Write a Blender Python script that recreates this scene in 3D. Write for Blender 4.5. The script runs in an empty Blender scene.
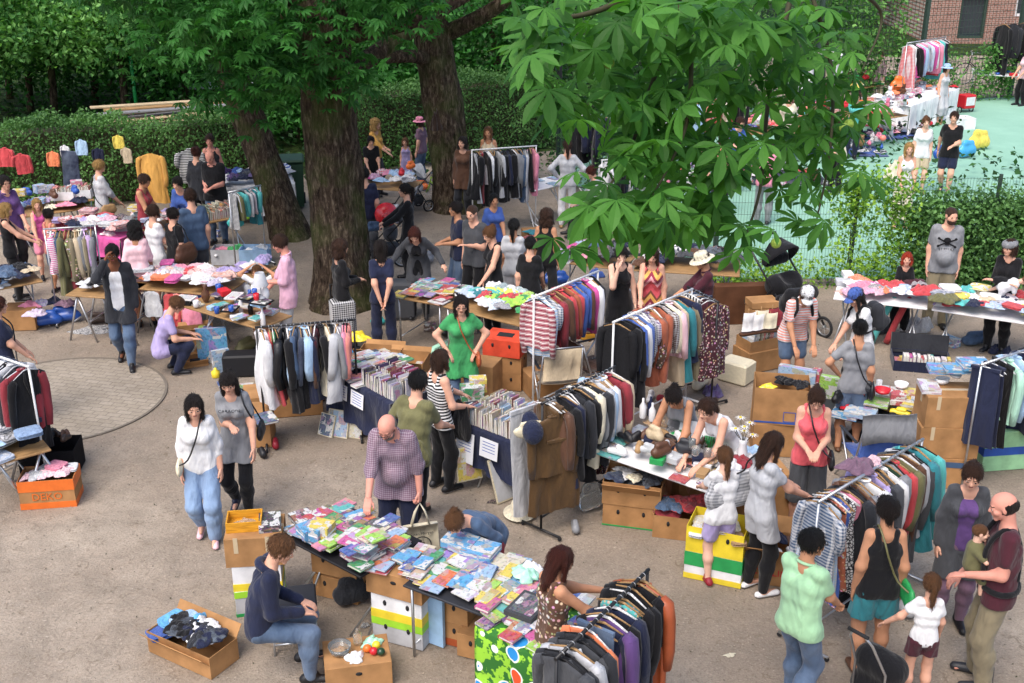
import bpy, math, random
import numpy as np
from mathutils import Vector, Matrix
rad = math.radians
PI = math.pi
scene = bpy.context.scene
COL = scene.collection
rnd = random.Random(7)

# ------------------------------------------------------------------ camera
CAM_H, PITCH, FPX = 6.4, 22.0, 1150.0
cam_d = bpy.data.cameras.new('camera'); cam = bpy.data.objects.new('camera', cam_d); COL.objects.link(cam)
cam.location = (0, 0, CAM_H); cam.rotation_euler = (rad(90-PITCH), 0, 0)
cam_d.sensor_width = 36; cam_d.lens = 36*FPX/1024; cam_d.clip_end = 600; cam_d.clip_start = .1
scene.camera = cam
SP, CP = math.sin(rad(PITCH)), math.cos(rad(PITCH))

def at(px, py, z=0.0):
 """world point at height z seen at a pixel"""
 u = (px-512)/FPX; v = (py-341.5)/FPX
 t = (CAM_H-z)/(SP+v*CP)
 return Vector((u*t, (CP-v*SP)*t, z))

def along(px, py, dist):
 u = (px-512)/FPX; v = (py-341.5)/FPX
 d = Vector((u, CP-v*SP, -SP-v*CP))
 return Vector((0, 0, CAM_H)) + d*dist

def screen(p):
 x, y, z = p[0], p[1], p[2]-CAM_H
 w = y*CP - z*SP
 if w < .1: return (9999, 9999)
 return (512+FPX*x/w, 341.5+FPX*(-y*SP-z*CP)/w)

# ------------------------------------------------------------------ colours
def s2l(c): return c/12.92 if c <= .04045 else ((c+.055)/1.055)**2.4
def hexc(h):
 h = h.lstrip('#'); return tuple(s2l(int(h[i:i+2], 16)/255) for i in (0, 2, 4))
PAL = {k: hexc(v) for k, v in {
 'black': '16161a', 'white': 'e4e4e6', 'grey': '85878c', 'dark grey': '45474c', 'light grey': 'b9bbc0', 'navy': '1d2440',
 'blue': '2b55a8', 'light blue': '9dbfe0', 'sky blue': '4aa6dc', 'teal': '1d7f8a', 'turquoise': '49b7b4', 'green': '2c9a53',
 'lime': '9ed63a', 'olive': '6d6b45', 'dark green': '24402c', 'pale green': '9fd0a0', 'mint': 'a8dcc4', 'red': 'c4222e', 'crimson': '8e1b2c',
 'maroon': '4a1a28', 'pink': 'e07f9c', 'pale pink': 'e9bdc6', 'magenta': 'd03a94', 'salmon': 'e88474', 'orange': 'e0702c', 'rust': 'a4502c',
 'yellow': 'e8cf3a', 'mustard': 'd69a2c', 'cream': 'dcd3b8', 'beige': 'c3b091', 'tan': 'a5835a', 'brown': '5c3d2b', 'dark brown': '33241d',
 'purple': '5a3a78', 'lavender': 'ab9bcf', 'lilac': 'c9a6d6', 'plum': '7a5b70', 'denim': '3f5878', 'pale denim': '7d9ac0', 'khaki': '84795f',
 'silver': 'b9bcc0', 'bronze': '5a4020', 'charcoal': '2b2d33', 'carton': 'a97f55', 'neon yellow': 'd3f23c'}.items()}

# ------------------------------------------------------------------ nodes
class NT:
 def __init__(s, name):
  s.m = bpy.data.materials.new(name); s.m.use_nodes = True
  s.t = s.m.node_tree; s.t.nodes.clear()
  s.out = s.n('ShaderNodeOutputMaterial'); s.b = s.n('ShaderNodeBsdfPrincipled')
  s.l(s.b.outputs[0], s.out.inputs[0])
 def n(s, typ, **kw):
  x = s.t.nodes.new(typ)
  for k, v in kw.items(): setattr(x, k, v)
  return x
 def l(s, a, b): s.t.links.new(a, b)
 def tex(s, which='Object', scale=(1, 1, 1), rot=(0, 0, 0)):
  c = s.n('ShaderNodeTexCoord'); m = s.n('ShaderNodeMapping'); m.inputs['Scale'].default_value = scale
  m.inputs['Rotation'].default_value = rot
  s.l(c.outputs[which], m.inputs[0]); return m.outputs[0]
 def noise(s, scale, detail=3, rough=.55, vec=None, dist=0):
  x = s.n('ShaderNodeTexNoise'); x.inputs['Scale'].default_value = scale; x.inputs['Detail'].default_value = detail
  x.inputs['Roughness'].default_value = rough; x.inputs['Distortion'].default_value = dist
  if vec is not None: s.l(vec, x.inputs['Vector'])
  return x
 def ramp(s, fac, stops, interp='LINEAR'):
  r = s.n('ShaderNodeValToRGB'); r.color_ramp.interpolation = interp
  e = r.color_ramp.elements
  while len(e) < len(stops): e.new(.5)
  for i, (p, c) in enumerate(stops): e[i].position = p; e[i].color = (*c, 1) if len(c) == 3 else c
  s.l(fac, r.inputs[0]); return r.outputs[0]
 def mix(s, fac, a, b, mode='MIX'):
  x = s.n('ShaderNodeMix', data_type='RGBA', blend_type=mode)
  for sock, v in ((x.inputs[0], fac), (x.inputs[6], a), (x.inputs[7], b)):
   if isinstance(v, (int, float)): sock.default_value = v
   elif isinstance(v, tuple): sock.default_value = (*v, 1)
   else: s.l(v, sock)
  return x.outputs[2]
 def math(s, op, a, b=0.0):
  x = s.n('ShaderNodeMath', operation=op)
  for sock, v in ((x.inputs[0], a), (x.inputs[1], b)):
   if isinstance(v, (int, float)): sock.default_value = v
   else: s.l(v, sock)
  return x.outputs[0]
 def bump(s, h, strength=.3, dist=.01):
  x = s.n('ShaderNodeBump'); x.inputs['Strength'].default_value = strength; x.inputs['Distance'].default_value = dist
  s.l(h, x.inputs['Height']); s.l(x.outputs[0], s.b.inputs['Normal'])
 def col(s, c):
  if isinstance(c, tuple): s.b.inputs['Base Color'].default_value = (*c, 1)
  else: s.l(c, s.b.inputs['Base Color'])
 def set(s, rough=.8, metal=0, spec=.3, sheen=0):
  s.b.inputs['Roughness'].default_value = rough; s.b.inputs['Metallic'].default_value = metal
  s.b.inputs['Specular IOR Level'].default_value = spec
  if sheen: s.b.inputs['Sheen Weight'].default_value = sheen
  return s.m
 def objcol(s):
  o = s.n('ShaderNodeObjectInfo'); return o.outputs['Color'], o.outputs['Random']

M = {}
def fabric(name, kind):
 t = NT(name); c, r = t.objcol(); v = t.tex('Object')
 vs = t.tex('Object', (1, 1, .4)); n = t.noise(6, 3, vec=vs, dist=.8); w = t.noise(16, 2, vec=vs)
 base = c
 def wave(scale, direction, sharp=(.45, .55), dist=0):
  x = t.n('ShaderNodeTexWave', bands_direction=direction); x.inputs['Scale'].default_value = scale
  x.inputs['Distortion'].default_value = dist; t.l(v, x.inputs[0])
  return t.ramp(x.outputs[1], [(sharp[0], (0, 0, 0)), (sharp[1], (1, 1, 1))])
 if kind == 'stripes': base = t.mix(wave(9, 'Z'), c, (.72, .72, .72))
 if kind == 'bands':
  x = t.n('ShaderNodeTexWave', bands_direction='Z'); x.inputs['Scale'].default_value = 5; t.l(v, x.inputs[0])
  base = t.ramp(x.outputs[1], [(0, hexc('8e1b3c')), (.3, hexc('d9d2c8')), (.45, hexc('c4222e')), (.6, hexc('3a4a6c')), (.75, hexc('b04a6c')), (.9, hexc('e8e0d8'))], 'CONSTANT')
 if kind == 'vstripes': base = t.mix(wave(8, 'Y'), c, (.7, .7, .7))
 if kind == 'check':
  a = wave(10, 'X', (.4, .6)); b = wave(10, 'Z', (.4, .6))
  base = t.mix(t.math('MULTIPLY', t.math('ADD', a, b), .5), c, (.6, .6, .62))
 if kind == 'fine check':
  a = wave(16, 'X', (.7, .9)); b = wave(16, 'Z', (.7, .9))
  base = t.mix(t.math('MULTIPLY', t.math('ADD', a, b), .22), c, (.75, .7, .75))
 if kind == 'floral':
  x = t.n('ShaderNodeTexVoronoi'); x.inputs['Scale'].default_value = 26; t.l(v, x.inputs[0])
  f = t.ramp(x.outputs['Distance'], [(.25, (1, 1, 1)), (.42, (0, 0, 0))])
  hs = t.mix(.55, x.outputs['Color'], (.8, .45, .3))
  base = t.mix(f, c, hs)
 if kind == 'zigzag':
  s = t.n('ShaderNodeSeparateXYZ'); t.l(v, s.inputs[0])
  zz = t.math('PINGPONG', s.outputs[0], .09)
  q = t.math('FRACT', t.math('MULTIPLY', t.math('ADD', s.outputs[2], t.math('MULTIPLY', zz, 1.3)), 2.6))
  base = t.ramp(q, [(0, hexc('c4222e')), (.2, hexc('e79aa0')), (.35, hexc('8e1b3c')), (.5, hexc('e8a93a')), (.68, hexc('7a4030')), (.8, hexc('d43848'))], 'CONSTANT')
 if kind == 'denim':
  base = t.mix(t.ramp(t.noise(3, 4, vec=v).outputs[0], [(.35, (0, 0, 0)), (.75, (1, 1, 1))]), c, (.25, .33, .45)); base = t.mix(.6, base, c)
 if kind == 'animal':
  x = t.n('ShaderNodeTexVoronoi', feature='DISTANCE_TO_EDGE'); x.inputs['Scale'].default_value = 32; t.l(v, x.inputs[0])
  base = t.mix(t.ramp(x.outputs[0], [(.08, (0, 0, 0)), (.16, (1, 1, 1))]), (.02, .02, .03), (.75, .75, .75))
 dark = t.mix(1, base, t.ramp(n.outputs[0], [(.3, (.72, .72, .74)), (.7, (1.12, 1.12, 1.1))]), 'MULTIPLY')
 hs_ = t.n('ShaderNodeHueSaturation'); hs_.inputs['Saturation'].default_value = .9; t.l(dark, hs_.inputs['Color']); t.col(hs_.outputs[0]); t.bump(t.math('ADD', w.outputs[0], t.math('MULTIPLY', n.outputs[0], 2.5)), .5, .025)
 return t.set(.92 if kind != 'satin' else .35, 0, .2, .15)
for k in ('plain', 'stripes', 'bands', 'vstripes', 'check', 'fine check', 'floral', 'zigzag', 'denim', 'animal', 'satin'):
 M[k] = fabric('fabric ' + k, k)

def simple(name, c=None, rough=.6, metal=0, spec=.4, var=.15, nscale=8, bump=0, bscale=60):
 t = NT(name)
 if c is None: c, _ = t.objcol()
 n = t.noise(nscale, 4, vec=t.tex('Object'))
 t.col(t.mix(1, c, t.ramp(n.outputs[0], [(.3, (1-var,)*3), (.7, (1+var*.6,)*3)]), 'MULTIPLY'))
 if bump: t.bump(t.noise(bscale, 3, vec=t.tex('Object')).outputs[0], bump, .01)
 return t.set(rough, metal, spec)
M['paint'] = simple('painted surface', rough=.5)
M['gloss'] = simple('glossy plastic', rough=.25, spec=.5, var=.06)
M['matte'] = simple('matte plastic', rough=.6, var=.1)
M['metal'] = simple('brushed metal', (.55, .56, .58), .35, .9, var=.2)
M['white metal'] = simple('white tube', (.72, .72, .72), .4, .0, var=.1)
M['black metal'] = simple('black tube', (.02, .02, .022), .4, .2, var=.2)
M['leather'] = simple('leather', rough=.45, spec=.5, bump=.3, bscale=40)
M['rubber'] = simple('rubber', (.018, .018, .02), .85)
M['card'] = simple('cardboard', rough=.9, spec=.15, var=.3, nscale=4, bump=.15, bscale=30)
M['paper'] = simple('paper pages', (.68, .66, .6), .9, var=.12, nscale=30)
M['whitepaper'] = simple('white sheet', (.75, .76, .8), .8, var=.05)
M['fur'] = simple('fur', rough=.95, bump=1.0, bscale=90, var=.4, nscale=40)
M['skin'] = simple('skin', rough=.68, spec=.3, var=.1, nscale=12)
M['skin'].node_tree.nodes['Principled BSDF'].inputs['Subsurface Weight'].default_value = .0
M['eye'] = simple('eye white', (.7, .68, .66), .3, var=.02)
M['iris'] = simple('iris', (.03, .02, .015), .25, var=.02)
M['lips'] = simple('lips', (.38, .1, .09), .5, var=.1)
M['brow'] = simple('eyebrow', (.06, .035, .02), .9, var=.2)
t = NT('hair'); c, r = t.objcol(); v = t.tex('Object', (14, 14, 2.2)); n = t.noise(3.5, 4, .7, vec=v, dist=1.2)
t.col(t.mix(1, c, t.ramp(n.outputs[0], [(.3, (.55, .55, .55)), (.72, (1.7, 1.6, 1.5))]), 'MULTIPLY')); t.bump(n.outputs[0], .9, .03)
M['hair'] = t.set(.5, 0, .45)
t = NT('glass'); t.col((.9, .95, .95)); t.b.inputs['Transmission Weight'].default_value = .9; M['glass'] = t.set(.08, 0, .5)
# woods
t = NT('wood'); v = t.tex('Object', (1.5, 14, 14)); n = t.noise(4, 5, vec=v, dist=.5); c, _ = t.objcol()
t.col(t.mix(1, c, t.ramp(n.outputs[0], [(.3, (.6, .56, .5)), (.7, (1.15, 1.15, 1.15))]), 'MULTIPLY')); t.bump(n.outputs[0], .2, .01)
M['wood'] = t.set(.6)
# printed cover: blocks and shapes in several colours
def cover(name, sc, white=.4):
 t = NT(name); c, r = t.objcol(); g = t.n('ShaderNodeTexCoord').outputs['Generated']
 vm = t.n('ShaderNodeVectorMath', operation='ADD'); t.l(g, vm.inputs[0])
 cb = t.n('ShaderNodeCombineXYZ'); t.l(t.math('MULTIPLY', r, 91), cb.inputs[0]); t.l(t.math('MULTIPLY', r, 37), cb.inputs[1]); t.l(cb.outputs[0], vm.inputs[1])
 x = t.n('ShaderNodeTexVoronoi', distance='CHEBYCHEV'); x.inputs['Scale'].default_value = sc; t.l(vm.outputs[0], x.inputs[0])
 hs = t.n('ShaderNodeHueSaturation'); hs.inputs['Saturation'].default_value = 1.0; hs.inputs['Value'].default_value = .6; t.l(x.outputs['Color'], hs.inputs['Color'])
 sp = t.n('ShaderNodeSeparateColor'); t.l(x.outputs['Color'], sp.inputs[0])
 a = t.mix(t.ramp(sp.outputs[0], [(.66, (0, 0, 0)), (.67, (1, 1, 1))]), c, t.mix(.35, hs.outputs[0], c))
 b = t.mix(t.ramp(sp.outputs[1], [(1-white*.5, (0, 0, 0)), (1-white*.5+.01, (1, 1, 1))]), a, (.72, .72, .7))
 y = t.n('ShaderNodeTexVoronoi', distance='CHEBYCHEV'); y.inputs['Scale'].default_value = sc*5; t.l(vm.outputs[0], y.inputs[0]); hz = t.n('ShaderNodeHueSaturation'); hz.inputs['Saturation'].default_value = .6; t.l(y.outputs['Color'], hz.inputs['Color']); b = t.mix(.2, b, t.mix(1, hz.outputs[0], (.75, .75, .75), 'MULTIPLY')); n = t.noise(sc*3, 3, vec=vm.outputs[0]); b = t.mix(t.ramp(n.outputs[0], [(.58, (0, 0, 0)), (.62, (1, 1, 1))]), b, t.mix(.5, c, (.1, .1, .15)))
 hq = t.n('ShaderNodeHueSaturation'); hq.inputs['Saturation'].default_value = .98; hq.inputs['Value'].default_value = .8; t.l(b, hq.inputs['Color']); t.col(hq.outputs[0]); return t.set(.4, 0, .4)
M['cover'] = cover('printed cover', 1.7, .3); M['print'] = cover('printed board', 3.6, .6)
# african style cloth
t = NT('patterned tablecloth'); v = t.tex('Object'); x = t.n('ShaderNodeTexVoronoi'); x.inputs['Scale'].default_value = 5.5; x.inputs['Randomness'].default_value = .75; t.l(v, x.inputs[0])
sp = t.n('ShaderNodeSeparateColor'); t.l(x.outputs['Color'], sp.inputs[0])
spot = t.ramp(sp.outputs[0], [(0, hexc('2a86c8')), (.4, hexc('d8502a')), (.62, hexc('3a2a58')), (.75, hexc('2a9ad0'))], 'CONSTANT')
ring = t.ramp(x.outputs['Distance'], [(0, (1, 1, 1)), (.40, (0, 0, 0))], 'CONSTANT')
gr = t.mix(t.ramp(t.noise(14, 2, vec=v).outputs[0], [(.48, (0, 0, 0)), (.52, (1, 1, 1))]), hexc('8fc63a'), hexc('2f6a2a'))
edge = t.ramp(x.outputs['Distance'], [(0, (0, 0, 0)), (.36, (1, 1, 1)), (.44, (0, 0, 0))], 'CONSTANT')
cc = t.mix(ring, gr, spot); cc = t.mix(edge, cc, (.7, .75, .72)); t.col(cc); M['african'] = t.set(.85)
# leaves
def leafmat(name, a, b, trans=.25, rough=.55):
 t = NT(name); at_ = t.n('ShaderNodeAttribute', attribute_name='tone')
 c = t.ramp(at_.outputs['Fac'], [(0, a), (1, b)])
 t.col(c); t.set(rough, 0, .25)
 tr = t.n('ShaderNodeBsdfTranslucent'); t.l(t.mix(1, c, (1.3, 1.5, .6), 'MULTIPLY'), tr.inputs[0])
 mx = t.n('ShaderNodeMixShader'); mx.inputs[0].default_value = trans
 t.l(t.b.outputs[0], mx.inputs[1]); t.l(tr.outputs[0], mx.inputs[2]); t.l(mx.outputs[0], t.out.inputs[0])
 return t.m
M['leaf near'] = leafmat('chestnut leaf', hexc('27541c'), hexc('558b3a'), .4)
M['leaf chestnut'] = leafmat('chestnut leaf canopy', hexc('24521f'), hexc('3f7a33'), .3)
M['leaf light'] = leafmat('light leaf', hexc('3f7236'), hexc('7fb060'), .3)
M['leaf hedge'] = leafmat('hedge leaf', hexc('3a5e32'), hexc('6f9a58'), .25)
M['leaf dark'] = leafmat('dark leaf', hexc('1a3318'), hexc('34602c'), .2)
M['leaf yellow'] = leafmat('shrub leaf', hexc('4c7a2c'), hexc('9cc04a'), .3)
# bark with moss
t = NT('bark'); v = t.tex('Object', (1, 1, .28)); n = t.noise(17, 6, .75, vec=v, dist=.5); n2 = t.noise(1.6, 3, vec=t.tex('Object'))
bk = t.ramp(n.outputs[0], [(.35, hexc('1d1813')), (.52, hexc('4a3e34')), (.72, hexc('8a7c6a'))])
t.col(t.mix(t.ramp(n2.outputs[0], [(.46, (0, 0, 0)), (.66, (1, 1, 1))]), bk, t.mix(.34, bk, hexc('51662b')))); t.bump(n.outputs[0], 1.0, .06)
M['bark'] = t.set(.95, 0, .1)
M['stem'] = simple('twig', hexc('3c3a24'), .8)

# ------------------------------------------------------------------ mesh builder
def qmesh(name, V, Q, mats=(), midx=None, smooth=True):
 """mesh from numpy verts and a quad or tri array (or list of them)"""
 me = bpy.data.meshes.new(name)
 Qs = Q if isinstance(Q, list) else [Q]
 Qs = [q for q in Qs if len(q)]
 V = np.asarray(V, np.float32)
 me.vertices.add(len(V)); me.vertices.foreach_set('co', V.ravel())
 nl = sum(q.size for q in Qs); npg = sum(len(q) for q in Qs)
 me.loops.add(nl); me.loops.foreach_set('vertex_index', np.concatenate([q.ravel() for q in Qs]).astype(np.int32))
 me.polygons.add(npg)
 tot = np.concatenate([np.full(len(q), q.shape[1]) for q in Qs]).astype(np.int32)
 me.polygons.foreach_set('loop_start', np.concatenate([[0], np.cumsum(tot)[:-1]]).astype(np.int32))
 me.polygons.foreach_set('loop_total', tot)
 if midx is not None: me.polygons.foreach_set('material_index', np.asarray(midx, np.int32))
 me.polygons.foreach_set('use_smooth', np.full(npg, smooth, bool))
 for m in mats: me.materials.append(M[m] if isinstance(m, str) else m)
 me.update(calc_edges=True)
 return me

def link(name, me, parent=None, color=None, mw=None):
 o = bpy.data.objects.new(name, me); COL.objects.link(o)
 if mw is not None: o.matrix_world = mw
 if parent: o.parent = parent
 if color is not None:
  c = PAL[color] if isinstance(color, str) else color
  o.color = (*c, 1)
 return o

class MB:
 def __init__(s): s.v = []; s.f = []; s.m = []; s.s = []
 def add(s, vs, fs, mi=0, sm=False):
  b = len(s.v); s.v += [tuple(v) for v in vs]
  for f in fs: s.f.append(tuple(b+i for i in f)); s.m.append(mi); s.s.append(sm)
  return s
 def box(s, c, d, rot=None, mi=0, taper=1.0):
  x, y, z = d[0]/2, d[1]/2, d[2]/2; c = Vector(c)
  vs = [Vector((a*x*(taper if k > 0 else 1), b*y*(taper if k > 0 else 1), k*z)) for k in (-1, 1) for a, b in ((-1, -1), (1, -1), (1, 1), (-1, 1))]
  if rot is not None:
   if not isinstance(rot, Matrix): rot = Matrix.Rotation(rot, 3, 'Z')
   vs = [rot @ v for v in vs]
  return s.add([v+c for v in vs], [(3, 2, 1, 0), (4, 5, 6, 7), (0, 1, 5, 4), (1, 2, 6, 5), (2, 3, 7, 6), (3, 0, 4, 7)], mi)
 def bbox(s, c, d, bev=.01, rot=None, mi=0):
  """bevelled box (rings)"""
  c = Vector(c); hx, hy, hz = d[0]/2, d[1]/2, d[2]/2; b = min(bev, hx*.9, hy*.9, hz*.9)
  if rot is not None and not isinstance(rot, Matrix): rot = Matrix.Rotation(rot, 3, 'Z')
  rings = []
  for z, i in ((-hz, b), (-hz+b, 0), (hz-b, 0), (hz, b)):
   r = []
   for sx, sy in ((-1, -1), (1, -1), (1, 1), (-1, 1)):
    X, Y = sx*(hx-i), sy*(hy-i); e = b*.6
    pts = [(X, Y-sy*e), (X-sx*e, Y)] if sx*sy < 0 else [(X-sx*e, Y), (X, Y-sy*e)]
    if sx*sy > 0: pts = [(X, Y-sy*e), (X-sx*e, Y)]
    else: pts = [(X-sx*e, Y), (X, Y-sy*e)]
    r += [(p[0], p[1], z) for p in pts]
   rings.append(r)
  # order fix: sort by angle
  vs = []
  for r in rings:
   r.sort(key=lambda p: math.atan2(p[1]/hy, p[0]/hx)); vs += [Vector(p) for p in r]
  if rot is not None: vs = [rot @ v for v in vs]
  fs = [tuple(range(7, -1, -1)), tuple(range(24, 32))]
  for k in range(3):
   for i in range(8): j = (i+1) % 8; fs.append((k*8+i, k*8+j, k*8+8+j, k*8+8+i))
  return s.add([v+c for v in vs], fs, mi)
 def cyl(s, a, b, r1, r2=None, n=10, mi=0, cap=True, sm=True):
  a, b = Vector(a), Vector(b); r2 = r1 if r2 is None else r2
  d = (b-a);
  if d.length < 1e-6: return s
  q = d.to_track_quat('Z', 'Y').to_matrix()
  vs = [a+q @ Vector((r1*math.cos(t), r1*math.sin(t), 0)) for t in [2*PI*i/n for i in range(n)]]
  vs += [b+q @ Vector((r2*math.cos(t), r2*math.sin(t), 0)) for t in [2*PI*i/n for i in range(n)]]
  base = len(s.v)
  s.add(vs, [(i, (i+1) % n, n+(i+1) % n, n+i) for i in range(n)], mi, sm)
  if cap:
   s.f += [tuple(base+i for i in range(n-1, -1, -1)), tuple(base+n+i for i in range(n))]; s.m += [mi, mi]; s.s += [False, False]
  return s
 def tube(s, pts, r, n=8, mi=0, closed=False):
  pts = [Vector(p) for p in pts]; rings = []; m = len(pts)
  rs = r if isinstance(r, (list, tuple)) else [r]*m
  up = None
  for i, p in enumerate(pts):
   if closed: d = pts[(i+1) % m]-pts[i-1]
   else: d = pts[min(i+1, m-1)]-pts[max(i-1, 0)]
   if d.length < 1e-7: d = Vector((0, 0, 1))
   d.normalize()
   if up is None: up = d.orthogonal().normalized()
   up = (up-d*up.dot(d))
   up = up.normalized() if up.length > 1e-4 else d.orthogonal().normalized()
   w = d.cross(up)
   rings.append([p+(up*math.cos(t)+w*math.sin(t))*rs[i] for t in [2*PI*k/n for k in range(n)]])
  vs = [v for r_ in rings for v in r_]; fs = []
  for k in range(m if closed else m-1):
   k2 = (k+1) % m
   for i in range(n): j = (i+1) % n; fs.append((k*n+i, k*n+j, k2*n+j, k2*n+i))
  b = len(s.v); s.add(vs, fs, mi, True)
  if not closed:
   s.f += [tuple(b+i for i in range(n-1, -1, -1)), tuple(b+(m-1)*n+i for i in range(n))]; s.m += [mi, mi]; s.s += [False, False]
  return s
 def lathe(s, prof, c=(0, 0, 0), n=20, mi=0, sx=1, sy=1):
  c = Vector(c); vs = []; fs = []
  for r, z in prof: vs += [c+Vector((r*sx*math.cos(2*PI*i/n), r*sy*math.sin(2*PI*i/n), z)) for i in range(n)]
  for k in range(len(prof)-1):
   for i in range(n): j = (i+1) % n; fs.append((k*n+i, k*n+j, k*n+n+j, k*n+n+i))
  return s.add(vs, fs, mi, True)
 def ball(s, c, r, n=12, mi=0, m=8):
  rx, ry, rz = (r, r, r) if isinstance(r, (int, float)) else r
  return s.lathe([(max(math.sin(PI*k/m), .002), -rz*math.cos(PI*k/m)) for k in range(m+1)], c, n, mi, rx, ry)
 def sheet(s, grid, mi=0, thick=.006):
  """grid[i][j] of points -> thin solid sheet"""
  h, w = len(grid), len(grid[0])
  G = [[Vector(p) for p in r] for r in grid]; top = []; bot = []
  for i in range(h):
   for j in range(w):
    du = G[min(i+1, h-1)][j]-G[max(i-1, 0)][j]; dv = G[i][min(j+1, w-1)]-G[i][max(j-1, 0)]
    n = du.cross(dv); n = n.normalized() if n.length > 1e-9 else Vector((0, 0, 1))
    top.append(G[i][j]+n*thick/2); bot.append(G[i][j]-n*thick/2)
  N = h*w; fs = []
  for i in range(h-1):
   for j in range(w-1):
    a = i*w+j; fs.append((a, a+1, a+w+1, a+w)); fs.append((N+a, N+a+w, N+a+w+1, N+a+1))
  ed = [i*w for i in range(h)], [i*w+w-1 for i in range(h)], list(range(w)), [N-w+j for j in range(w)]
  for e in ed:
   for a, b in zip(e, e[1:]): fs.append((a, b, N+b, N+a))
  return s.add(top+bot, fs, mi, True)
 def mesh(s, name, mats):
  me = bpy.data.meshes.new(name); me.from_pydata(s.v, [], s.f)
  me.polygons.foreach_set('material_index', s.m); me.polygons.foreach_set('use_smooth', s.s)
  for m in mats: me.materials.append(M[m] if isinstance(m, str) else m)
  me.update(); return me
 def build(s, name, mats, parent=None, color=None, mw=None):
  if isinstance(mats, str): mats = [mats]
  return link(name, s.mesh(name, mats), parent, color, mw)

def frame(p, yaw=0.0, sc=1.0):
 return Matrix.Translation(Vector(p)) @ Matrix.Rotation(yaw, 4, 'Z') @ Matrix.Scale(sc, 4)

TOP = []      # every top-level thing with a label, for the final disambiguation
def tag(o, label, cat, group=None, kind=None, host=None, short=None):
 o['label'] = label; o['category'] = cat
 if group: o['group'] = group
 if kind: o['kind'] = kind
 TOP.append((o, host, short)); return o
def thing(name, label, cat, loc=(0, 0, 0), yaw=0.0, group=None, sc=1.0, host=None):
 o = bpy.data.objects.new(name, None); COL.objects.link(o); o.empty_display_size = .1
 o.location = loc; o.rotation_euler = (0, 0, yaw); o.scale = (sc, sc, sc)
 o.color = (1, 1, 1, 1)
 return tag(o, label, cat, group, host=host)
def struct(o):
 o['kind'] = 'structure'; return o
def copy_tree(o, parent=None):
 c = o.copy(); COL.objects.link(c); c.parent = parent
 for ch in [x for x in o.children]: copy_tree(ch, c)
 return c
def lettering(text, size, name='lettering', parent=None, mat='gloss', color='black', loc=(0, 0, 0), rot=(0, 0, 0), ext=.0012, align='CENTER'):
 cu = bpy.data.curves.new('text', 'FONT'); cu.body = text; cu.size = size; cu.extrude = ext; cu.align_x = align; cu.align_y = 'CENTER'
 cu.resolution_u = 2
 tmp = bpy.data.objects.new('tmp', cu); COL.objects.link(tmp)
 dg = bpy.context.evaluated_depsgraph_get(); me = bpy.data.meshes.new_from_object(tmp.evaluated_get(dg))
 bpy.data.objects.remove(tmp); me.materials.clear(); me.materials.append(M[mat])
 o = link(name, me, parent, color); o.location = loc; o.rotation_euler = rot
 return o
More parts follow.
